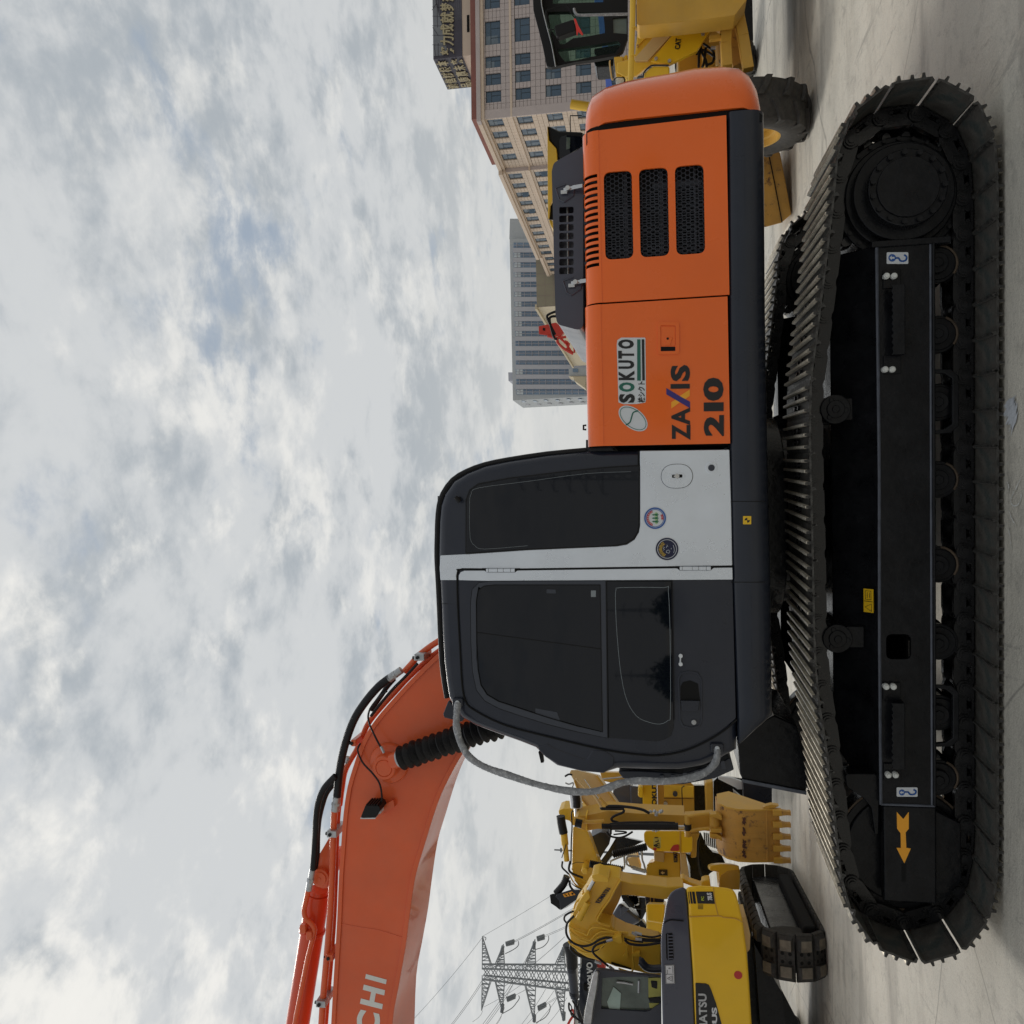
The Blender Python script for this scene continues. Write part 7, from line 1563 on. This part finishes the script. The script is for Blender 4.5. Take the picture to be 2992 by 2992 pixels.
# window: frame mesh + pane, sized w x h, shared
def winmesh(w_, h_, mull):
    mb = MB(); t = 0.07
    mb.box(-w_ / 2, w_ / 2, 0, 0.05, 0, t); mb.box(-w_ / 2, w_ / 2, 0, 0.05, h_ - t, h_)
    mb.box(-w_ / 2, -w_ / 2 + t, 0, 0.05, 0, h_); mb.box(w_ / 2 - t, w_ / 2, 0, 0.05, 0, h_)
    mb.box(-w_ / 2, w_ / 2, 0.005, 0.05, h_ * .62, h_ * .62 + t)
    for m_ in mull: mb.box(m_ - t / 2, m_ + t / 2, 0.005, 0.05, 0, h_ * .62)
    fm_ = mb.mesh('window', M['bframe'])
    res = []
    for v_ in range(4):
        mb = MB(); mb.box(-w_ / 2 + t * .5, w_ / 2 - t * .5, 0.03, 0.045, t * .5, h_ - t * .5); p1 = mb.mesh('pane', M['bglass'])
        mb = MB(); cu = h_ * (0, .55, .25, .8)[v_]
        if v_: mb.box(-w_ / 2 + t * .5, w_ / 2 * (1, .3, 1, -.2)[v_], 0.022, 0.029, h_ - t * .5 - cu, h_ - t * .5)
        res.append(joinme('pane', [p1] + ([mb.mesh('c', None)] if v_ else []), [M['bglass'], BLIND_SKY]))
    return fm_, res
def add_window(fr, x, y, z, ms, sash=False):
    mw = fr.m @ Matrix.Translation((x, y, z)); o = inst('window', ms[0], BB, mw); inst('pane', ms[1][random.choice((0, 0, 0, 1, 2, 3)) if fr is BF else random.choice((1, 2, 3, 3))], o, mw)
    if sash: inst('open_sash', ms[1][0], o, mw @ Matrix.Translation((0.35, -0.25, 0.1)) @ Matrix.Rotation(0.7, 4, 'Z') @ Matrix.Scale(0.45, 4))
xw = [BF.px(1530, Y, 0).x for Y in (273, 222, 171, 85, -8, -95, -150, -201, -252, -340)]
wn = abs(BF.px(1530, 256, 0).x - BF.px(1530, 290, 0).x); ww = abs(BF.px(1530, 51, 0).x - BF.px(1530, 119.6, 0).x)
kinds = [wn, wn, wn, ww, wn * 1.3, ww, wn, wn, wn, ww]
mn = winmesh(wn, hh_, (wn * 0.12,)); mw_ = winmesh(ww, hh_, (-ww * .2, ww * .2)); mm_ = winmesh(wn * 1.3, hh_, (0,))
for (z0, z1) in rows:
    for x, k in zip(xw, kinds): add_window(BF, x, 0.14, z0, mw_ if k == ww else mm_ if k > wn else mn)
# cladding tiles
TW, TH, GAP = 0.80, fh / 7, 0.035
def tiles(fr, x0, x1, yf, wins, z_lo, th, skip=None):
    out = []; n_ = round((x1 - x0) / TW); tw = (x1 - x0) / n_
    z = rows[0][1] + 0.02 + TH
    z = ztop - 0.0
    zs_ = []; zz = rows[0][1]
    zl = [rows[0][1] + TH * k for k in range(0, 3)]
    bands = []
    for (a, b) in rows:
        nW = 4; hW = (b - a) / nW; bands += [(a + hW * k, a + hW * (k + 1), True, (a, b)) for k in range(nW)]
        lo = a - (fh - (b - a)); nS = 3; hS = (a - lo) / nS; bands += [(lo + hS * k, lo + hS * (k + 1), False, None) for k in range(nS)]
    hT = (ztop - rows[0][1]); 
    if hT > 0.05: bands.append((rows[0][1], ztop, False, None))
    for za, zb, isw, _ in bands:
        if zb < z_lo or za < 0: continue
        segs = [(x0 + tw * k, x0 + tw * (k + 1)) for k in range(n_)]
        if isw:
            s2 = []
            for a, b in segs:
                parts = [(a, b)]
                for wx, wd in wins:
                    l, r_ = wx - wd / 2, wx + wd / 2; np_ = []
                    for c, d in parts:
                        if r_ <= c or l >= d: np_.append((c, d)); continue
                        if c < l: np_.append((c, l))
                        if d > r_: np_.append((r_, d))
                    parts = np_
                s2 += [p for p in parts if p[1] - p[0] > 0.12]
            segs = s2
        for a, b in segs: out.append((a + GAP / 2, b - GAP / 2, za + GAP / 2, zb - GAP / 2))
    return out
ft = tiles(BF, 0.0, 30.0, 0, list(zip(xw, kinds)), 0, 0.2)
ft.sort(key=lambda t: (t[0] > 14, -t[2]))
cache = {}
rest = MB(BF)
for i, (a, b, c, d) in enumerate(ft):
    if i < 290:
        key = (round(b - a, 3), round(d - c, 3))
        if key not in cache:
            mb = MB(); mb.box(0, b - a, -0.02, 0.18, 0, d - c); cache[key] = mb.mesh('cladding_tile', M['pinkst'])
        inst('cladding_tile', cache[key], BB, BF.m @ Matrix.Translation((a, random.uniform(-.004, .004), c)))
    else: rest.box(a, b, -0.02 + random.uniform(-.004, .004), 0.18, c, d)
rest.build('cladding_tiles', M['pinkst'], BB, kind='stuff')
# side wall in SF: x' = -depth, y' = across
wy1 = [(-(1.35 + 3.05 * k), 1.85) for k in range(4)]; wy2 = [(-(15.3 + 3.1 * k), 1.8) for k in range(14)]
sd_ = MB(SF)
for a, b, c, d in tiles(SF, -13.7, 0.0, 0, wy1, 0, .2): sd_.box(a, b, -0.02, 0.18, c, d)
for a, b, c, d in tiles(SF, -58, -13.7, 0, wy2, 0, .2): sd_.box(a, b, -0.52, -0.32, c, d)
sd_.build('side_cladding', M['sidest'], BB, kind='stuff')
mb = MB(BF); mb.box(-0.5, 0.2, 13.68, 13.9, 0, ztop); mb.build('wing_return', M['pinkst'], BB)
ms = winmesh(1.8, hh_, (0.2,))
for (z0, z1) in rows:
    for k, (x, w_) in enumerate(wy1): add_window(SF, x, 0.12, z0, ms)
    for k, (x, w_) in enumerate(wy2): add_window(SF, x, -0.38, z0, ms, sash=(k in (2, 4) and z0 == rows[0][0]) or (k == 0 and z0 == rows[1][0]))
# string course, cornice, corner pilaster, parapet
zbelt = BF.px(1494, 320, 0).z
for nm, z0, z1, pr, mt in (('string_course', zbelt - 0.12, zbelt + 0.12, 0.16, 'sidest'), ('cornice', ztop, ztop + 0.35, 0.35, 'sidest'), ('cornice', ztop + 0.35, ztop + 0.85, 0.55, 'pinkst')):
    mb = MB(BF); mb.box(-pr, 60, -pr, 0.3, z0, z1); mb.build(nm, M[mt], BB, bevel=0.03)
    mb = MB(BF); mb.box(-pr, 0.3, 0.32 - pr * 0, 13.6, z0, z1); mb.build(nm, M['sidest'], BB, bevel=0.03)
    mb = MB(BF); mb.box(-0.5 - pr, 0.3, 13.7 - pr, 48, z0, z1); mb.build(nm, M['sidest'], BB, bevel=0.03)
    mb = MB(BF); mb.box(-0.2 - pr, 0.3, 48, 58.5, z0 - 0.5, z1 - 0.5); mb.build(nm, M['sidest'], BB, bevel=0.03)
mb = MB(BF); mb.box(-0.14, 0.9, -0.14, -0.025, 0, ztop); mb.build('corner_pilaster', M['pinkst'], BB)
for i, x in enumerate((2.2, 4.4, 6.6)):
    pass
zc_ = ztop + 0.85
zr_ = BF.px(1378, 250, 0.8).z
mb = MB(BF); mb.box(0.3, 60, 0.5, 1.0, zc_ + 0.0, zr_); mb.build('red_parapet', M['redroof'], BB)
mb = MB(BF); mb.box(0.3, 0.8, 1.0, 13, zc_, zr_); mb.build('red_parapet', M['redroof'], BB)
sx0 = BF.px(1351, 164, 3).x; zs0 = BF.px(1351, 164, 3).z; zs1 = BF.px(1266, 170, 3).z
ph = MB(BF); ph.box(sx0 + 0.05, 50, 3.05, 9.9, zc_, zs0 + 0.1); ph.build('penthouse', M['sidest'], BB)
mb = MB(BF); mb.box(sx0, 50, 3, 10.2, zs0, zs1); sgn = mb.build('rooftop_sign', M['signp'], BB)
mb = MB(BF); mb.prism(BF.xz([(1262, -250), (1264, 0), (1267, 165), (1296, 162), (1306, 150), (1300, 100), (1285, 50), (1272, 5), (1270, -200)], 3), 2.95, 3.0); mb.build('sign_reflection_patch', M['signg'], sgn)  # grey polygon paints the reflection on the upper sign face
mb = MB(BF)
for Y in (20, 47, 75, 103, 131): mb.pt([(1263, Y), (1300, Y + 1)], 2.94, 0.03, 4, 1)
for pl in ([(1277, 10), (1278, 80)], [(1280, 125), (1280, 165)], [(1262, 30), (1275, 10)], [(1264, 80), (1280, 103)], [(1268, 130), (1273, 165)]): mb.pt(pl, 2.93, 0.03, 4, 1)
mb.build('sign_panel_joints', M['signp'], sgn)
mb = MB(BF)
zz = zs0
for k in range(15):
    z_ = zs0 + (zs1 - zs0) * (k + .5) / 15; mb.box(sx0 + 4.5, 50, 2.98, 3.0, z_ - 0.02, z_ + 0.02)
mb.build('sign_slats', M['signg'], sgn, kind='stuff')
for ch, a, b in (('努', 161, 137), ('力', 134, 107), ('成', 105, 71), ('就', 68, 36), ('梦', 33, 10), ('想', 5, -22)):
    text(ch, BF, rectq(1287, 1327, a, b), 2.88, M['goldl'], sgn, 'sign_character', bold=0.025, th=0.1)
ya = 3.0 + 0.4; L_ = 6.6
class QF:
    m, i = SF.m, SF.i
    def px(s, X, Y, y): return Vector((X, y, Y))
zh = zs1 - zs0
for row, txt in ((0, '诚信树根本'), (1, '品质赢未来')):
    for k, ch in enumerate(txt):
        x1_ = -(3.3 + (4 - k) * 1.36); x0_ = x1_ - 1.15; zt_ = zs1 - 0.15 - row * zh * 0.5; zb_ = zt_ - zh * 0.42
        text(ch, QF(), [(x0_, zt_), (x1_, zt_), (x1_, zb_), (x0_, zb_)], sx0 - 0.08, M['goldl'], sgn, 'sign_character', bold=0.025, th=0.08)
mb = MB(BF); mb.box(sx0 + 2.9, sx0 + 5, 3.0, 3.04, zs0 - 0.9, zs0 - 0.6); mb.build('penthouse_vent', M['void'], BB)

# ---------------- distant tower and low wings
KH = K(1480, 450, .41420)
TW_ = thing('office_tower', 'distant blue grey office tower with tall vertical window strips', 'tower', ground_loc(1900, 900, 250), 0)
DT = 250.0
wslab(Lp(KH, [(22,598),(45,1738),(560,1710),(1300,1710),(1300,598)]), DT, 19, M['farst'], 'wall', TW_)
wslab(Lp(KH, [(24,456),(20,600),(1300,600),(1300,456)]), DT + 2, 16, M['farst'], 'stair_block', TW_)
wslab(Lp(KH, [(12,1540),(14,1600),(46,1600),(44,1540)]), DT + 3, 8, M['farrib'], 'roof_room', TW_)
for k, y in enumerate((643, 712, 782, 850, 920, 989, 1058, 1128, 1197, 1267, 1336, 1405, 1467, 1536, 1607, 1678)):
    x0 = 50 + k * 1.4; so_ = wslab(Lp(KH, [(x0, y - 18), (x0, y + 18), (1150, y + 16), (1150, y - 16)]), DT - 0.25, 0.3, M['fargl'], 'window_strip', TW_)
    if k not in (0, 10, 11, 12, 14): wslab(Lp(KH, [(x0 + 2, y - 17), (x0 + 2, y + 17), (x0 + 46, y + 17), (x0 + 46, y - 17)]), DT - 0.35, 0.1, M['farlit'], 'lit_pane', so_)
    mb = MB(W)
    for j in range(12): mb.pt(Lp(KH, [(x0 + 23 + j * 46, y - 17), (x0 + 23 + j * 46, y + 17)]), DT - 0.4, 0.10, 4, 1)
    mb.pt(Lp(KH, [(x0, y), (1150, y)]), DT - 0.4, 0.10, 4, 1); mb.build('mullions', M['bframe'] if False else M['farrib'], so_)
    if k < 15: wslab(Lp(KH, [(x0 - 4, y + 19), (x0 - 4, y + 50), (1200, y + 48), (1200, y + 18)]), DT - 0.9, 0.95, M['farrib'], 'pier', TW_)
sm = Frame((W.px(*KH(45, 1739), DT).x, DT, 0), -math.pi / 2)
for r_ in range(14):
    for c_ in range(2):
        z = W.px(1500, 1170, DT).z - 2.0 - r_ * 3.3; mb = MB(sm); xx = -(5 + c_ * 8 + (r_ % 2) * 1); mb.box(xx, xx + 3.2, -0.05, 0.1, z - 0.9, z); mb.build('slot_window', M['farrib'] if c_ else M['fargl'], TW_)
OB = thing('low_building', 'low olive clad block with pale cream flank in front of the tower', 'building', ground_loc(1900, 900, 160), 0)
c0_ = W.px(1569, 898, 160)
mb = MB(W); mb.box(c0_.x, c0_.x + 40, 160, 227, 0, c0_.z); mb.build('wall', M['cream'], OB)
mb = MB(W); mb.box(c0_.x + 0.02, c0_.x + 40, 159.8, 160, 0, c0_.z); ob_ = mb.build('front_cladding', M['olive'], OB)
mb = MB(W)
for k in range(20): mb.box(c0_.x + 2 * k, c0_.x + 2 * k + 0.06, 159.77, 159.8, 0, c0_.z)
for k in range(10): mb.box(c0_.x, c0_.x + 40, 159.77, 159.8, c0_.z - 1.6 * k - 1.6, c0_.z - 1.6 * k - 1.54)
mb.build('cladding_joints', M['joint'], ob_, kind='stuff')
zw = c0_.z - 5.2
for k in range(44):
    mb = MB(W); mb.box(c0_.x - 0.12, c0_.x + 0.02, 160.8 + k * 1.5, 161.7 + k * 1.5, zw - 2.4, zw); mb.build('window', M['farrib'] if k % 2 else M['bframe'], OB)
mb = MB(W); mb.box(c0_.x - 0.4, c0_.x + 0.5, 159.8, 228, c0_.z - 0.05, c0_.z + 0.35); mb.build('eaves', M['cream'], OB)
GB = thing('grey_annex', 'small grey annex with pale canopy at the foot of the tower', 'building', ground_loc(1900, 1090, 235), 0)
wslab(Lp(KH, [(438,1508),(440,1566),(1200,1566),(1200,1508)]), 235, 10, M['farst'], 'wall', GB); wslab(Lp(KH, [(467,1514),(468,1538),(505,1538),(505,1514)]), 234.8, 0.3, M['fargl'], 'window', GB)
wslab(Lp(KH, [(438,1568),(470,1572),(480,1600),(552,1650),(560,1568)]), 234, 6, M['cream'], 'canopy', GB)
RX = thing('excavator', 'red excavator boom rising behind the engine hood', 'excavator', ground_loc(1950, 960, 32), 0)
wslab(Lp(KH, [(225,1214),(268,1206),(345,1188),(392,1230),(402,1262),(380,1290),(290,1280),(228,1272)]), 32, 0.5, M['redp'], 'boom', RX, r=0.05, bev=0.03)
wslab(Lp(KH, [(256,1226),(272,1228),(272,1246),(256,1244)]), 31.98, 0.05, M['void'], 'boom_opening', RX)
for pts, r_ in (([(290,1282),(350,1300),(360,1330)], .07), ([(350,1300),(420,1290)], .06), ([(360,1330),(400,1370),(470,1410)], .07), ([(380,1300),(420,1340),(460,1400)], .06), ([(410,1320),(440,1340),(420,1390)], .06), ([(440,1380),(480,1400),(470,1330)], .05)): wtube(Lp(KH, pts), 32, r_, M['redp'], 'linkage', RX, 6, 2)

# ================================================================== pylon and wires
KP = K(1350, 2592, .20704)
DP = 130.0
PY = thing('pylon', 'grey lattice transmission tower with four pairs of pointed cross arms', 'pylon', ground_loc(2000, 2850, DP), 0)
def bar(mb, a, b, t=0.16, d0=0.0, d1=0.0):
    A = W.px(*KP(*a), DP + d0); B = W.px(*KP(*b), DP + d1); mb.obox(A, B, t, t)
legs = {'A': ((290, 1088), (1900, 1096), 2.6), 'B': ((280, 1150), (1900, 1215), -2.6), 'C': ((300, 1245), (1900, 1392), 2.6), 'D': ((285, 1300), (1900, 1510), -2.6)}
def lp_(k, x): (a, b, d) = legs[k]; t = (x - a[0]) / (b[0] - a[0]); return ((x, a[1] + (b[1] - a[1]) * t), d)
mb = MB(W)
for k in legs: bar(mb, legs[k][0], legs[k][1], 0.20, legs[k][2], legs[k][2])
mb.build('mast_legs', M['galv'], PY)
mb = MB(W); xs_ = [300 + 107 * k for k in range(15)]
for i in range(len(xs_) - 1):
    for p, q_ in (('A', 'B'), ('C', 'D'), ('A', 'C'), ('B', 'D')):
        for s_ in (0, 1):
            a = lp_(p if s_ else q_, xs_[i]); b = lp_(q_ if s_ else p, xs_[i + 1]); bar(mb, a[0], b[0], 0.10 if p + q_ in ('AC', 'BD') else 0.075, a[1], b[1])
mb.build('mast_lattice', M['galv'], PY, kind='stuff')
for tipx, x0, x1, top, bot in ((288, 285, 415, 695, 1740), (583, 465, 600, 808, 1780), (1030, 885, 1040, 738, 1915), (1440, 1310, 1455, 812, 1890)):
    for tip, side_ in (((tipx, top), 'AB'), ((tipx - 12, bot), 'CD')):
        mb = MB(W)
        for k in side_:
            for xx in (x0, x1):
                a = lp_(k, xx); bar(mb, a[0], tip, 0.12, a[1], 0)
        for j in range(1, 8):
            t = j / 8
            f = lambda k, xx: tuple(lp_(k, xx)[0][i] * (1 - t) + tip[i] * t for i in (0, 1))
            bar(mb, f(side_[0], x0), f(side_[0], x1), 0.09, 2 * (1 - t), 2 * (1 - t)); bar(mb, f(side_[1], x0), f(side_[1], x1), 0.09, -2 * (1 - t), -2 * (1 - t))
            t2 = (j + 1) / 8; g_ = tuple(lp_(side_[0], x1)[0][i] * (1 - t2) + tip[i] * t2 for i in (0, 1)); bar(mb, f(side_[0], x0), g_, 0.08)
        mb.build('cross_arm', M['galv'], PY)
for a, b in (((615, 795), (740, 755)), ((620, 815), (735, 785)), ((1055, 720), (1165, 682)), ((1060, 745), (1165, 715)), ((630, 1575), (755, 1520)), ((635, 1600), (750, 1550)), ((1070, 1700), (1185, 1640)), ((1075, 1730), (1185, 1665)), ((580, 830), (545, 960)), ((1022, 770), (1010, 870)), ((1435, 850), (1420, 970)), ((575, 1650), (560, 1770)), ((1022, 1800), (1018, 1900)), ((1440, 1760), (1435, 1880))):
    mb = MB(W); A = W.px(*KP(*a), DP - 1); B = W.px(*KP(*b), DP - 1); n_ = 18; mb.tube([A.lerp(B, k / n_) for k in range(n_ + 1)], [0.28 if k % 2 else 0.18 for k in range(n_ + 1)], 8); mb.build('insulator', M['galv'], PY)
wm_ = mat('wire_grey', (0.16, 0.17, 0.18), 0.6, var=0)
for pts in ([(795,765),(798,810),(770,850),(705,893),(610,940)], [(1220,690),(1222,740),(1190,800),(1130,850),(1040,880)], [(800,1530),(808,1570),(770,1630),(700,1710),(570,1785)], [(1235,1650),(1245,1700),(1225,1770),(1160,1850),(1040,1915)], [(300,700),(335,715),(330,750)], [(1450,830),(1470,900),(1480,920)]):
    mb = MB(W); mb.pt(Lp(KP, pts), DP - 1, 0.06, 4, 5); mb.build('jumper_cable', wm_, PY)
wires = [((288,695),(1900,-290),0), ((288,710),(-700,1880),0), ((745,757),(1900,90),0), ((745,775),(1900,108),0), ((1175,680),(1900,330),0), ((1175,700),(1900,350),0), ((280,1320),(-400,2240),0), ((290,1345),(-400,2270),0), ((940,950),(250,1990),0), ((960,960),(280,2000),0), ((600,1700),(380,2050),0), ((755,1525),(1500,1060),0), ((1190,1640),(1600,1330),0), ((1190,1660),(1600,1350),0), ((720,1370),(300,2000),0), ((1300,1460),(800,2050),0), ((1450,700),(600,1400),0), ((1180,1440),(700,2100),0), ((1380,1500),(980,2000),0), ((1480,1560),(1100,2050),0), ((288,1745),(150,1900),0), ((560,1790),(430,1990),0), ((310,1690),(900,1330),0)]
wnames = ['upper earth wire running from the pylon top towards the orange boom', 'earth wire running from the pylon top towards the left frame edge',
 'upper wire of the pair leaving the highest right insulator', 'lower wire of the pair leaving the highest right insulator', 'upper wire of the pair leaving the second right insulator', 'lower wire of the pair leaving the second right insulator',
 'upper wire of the long pair passing left of the mast', 'lower wire of the long pair passing left of the mast', 'wire crossing behind the second cross arm, nearer the pylon top', 'wire crossing behind the second cross arm, farther from the top',
 'short wire dropping steeply between the first and second left arms', 'wire running right from the highest left insulator', 'upper wire running right from the second left insulator', 'lower wire running right from the second left insulator',
 'wire crossing behind the mast middle towards the lower left', 'wire slanting from the mast foot to the lower left edge', 'long thin wire slanting between the second and third right arms', 'wire slanting away under the third left arm', 'wire slanting just right of the third left arm', 'wire slanting nearest the yellow cab beside the pylon', 'short earth wire leaving the tip of the top left arm', 'short wire leaving the tip of the second left arm', 'faint wire crossing the top left arm towards the mast']
for i, (a, b, s_) in enumerate(wires):
    mb = MB(W); A = W.px(*KP(*a), DP - 1); B = W.px(*KP(*b), DP + (4 if i % 2 else -6)); P_ = [A.lerp(B, k / 10) - Vector((0, 0, 1)) * 1.2 * (k / 10) * (1 - k / 10) for k in range(11)]
    mb.tube(P_, 0.030 if i > 1 else 0.026, 4); o = mb.build('power_line', wm_); o['category'] = 'power line'; o['group'] = 'power lines strung from the lattice pylon'
    o['label'] = wnames[i]
mb = MB(W); a = W.px(*KA(95, 1126), 60); b = W.px(*KA(215, 1133), 60)
LM = thing('antenna_mast', 'thin mast tip rising above the yellow boom against the sky', 'mast', (a.x, 60, 0), 0)
mb.cyl(a, Vector((b.x, 60, 0)), 0.05, 0.12, n=6); mb.cyl(W.px(*KA(180, 1131), 60), W.px(*KA(200, 1131), 60), 0.16, n=6); mb.build('pole', wm_, LM)

# ================================================================== what stands behind the viewer and shows mirrored in the cab glass
TRM = mat('dark_green_foliage', (0.035, 0.055, 0.022), 0.7, var=0.4, vscale=1.5); BRK = mat('bark', (0.06, 0.045, 0.035), 0.8)
for n_t, (x, y, h) in enumerate(((-9.5, -50, 2.5), (-14.2, -50, 2.8), (5.0, -60, 4.0), (-30, -70, 7), (24, -70, 6))):
    T_ = thing('bushy_tree', ('low round tree behind the viewer, mirrored faintly in the cab window', 'fuller tree behind the viewer, mirrored beside the door handle', 'small tree behind the viewer opposite the counterweight', 'tall tree behind the viewer far to the left', 'tall tree behind the viewer far to the right')[n_t], 'tree', (x, y, 0), 0, 'trees behind the viewer')
    rnd = random.Random(40 + n_t); mb = MB(W); mb.tube([(x, y, 0), (x + .1, y, h * .35), (x - .1, y, h * .6)], [0.16, 0.12, 0.06], 8); mb.build('trunk', BRK, T_)
    mb = MB(W)
    for k in range(1500):
        a = rnd.uniform(0, 6.283); r_ = h * 0.55 * math.sqrt(rnd.random()); z = h * (0.15 + (0.45 + 0.35 * math.sin(a * 3 + n_t) ** 2) * rnd.random() * (1 - (r_ / (h * .7)) ** 2) + 0.12 * rnd.random())
        c_ = Vector((x + r_ * math.cos(a), y + r_ * math.sin(a), z)); d1 = Vector((rnd.uniform(-1, 1), rnd.uniform(-1, 1), rnd.uniform(-1, 1))).normalized() * 0.17; d2 = Vector((rnd.uniform(-1, 1), rnd.uniform(-1, 1), rnd.uniform(-1, 1))).normalized() * 0.12
        mb.add([c_ - d1, c_ + d2, c_ + d1, c_ - d2], [[0, 1, 2, 3]])
    mb.build('crown', TRM, T_)
for n_p, (x, y, h, arms) in enumerate(((-1.3, -100, 19.5, 6), (-33, -190, 15, 3), (-48, -190, 13, 3), (-22, -190, 10, 2))):
    Q_ = thing('pylon', ('tall slim pylon behind the viewer, mirrored in the rear cab window', 'pylon behind the viewer mirrored in the middle of the door glass', 'pylon behind the viewer mirrored at the front of the door glass', 'small pylon behind the viewer mirrored near the window latch')[n_p], 'pylon', (x, y, 0), 0, 'pylons behind the viewer')
    mb = MB(W); wd_ = h * 0.03
    for sx_ in (-1, 1):
        for sy_ in (-1, 1): mb.obox((x + sx_ * wd_, y + sy_ * wd_, 0), (x, y, h), 0.16, 0.16)
    for k in range(14):
        z = h * k / 14; w1 = wd_ * (1 - k / 14); w2 = wd_ * (1 - (k + 1) / 14); mb.obox((x - w1, y - w1, z), (x + w2, y - w2, z + h / 14), 0.09, 0.09); mb.obox((x + w1, y - w1, z), (x - w2, y - w2, z + h / 14), 0.09, 0.09)
    mb.build('mast', M['galv'], Q_)
    for k in range(arms):
        z = h * (0.45 + 0.52 * k / max(1, arms - 1)); ln = h * 0.10 * (1.1 - 0.5 * k / arms); mb = MB(W)
        mb.obox((x - ln, y, z), (x + ln, y, z), 0.16, 0.16); mb.obox((x - ln, y, z), (x, y, z + ln * .35), 0.1, 0.1); mb.obox((x + ln, y, z), (x, y, z + ln * .35), 0.1, 0.1)
        for q_ in (-ln, ln): mb.obox((x + q_, y, z), (x + q_, y, z - ln * .35), 0.14, 0.14)
        mb.build('cross_arm', M['galv'], Q_)
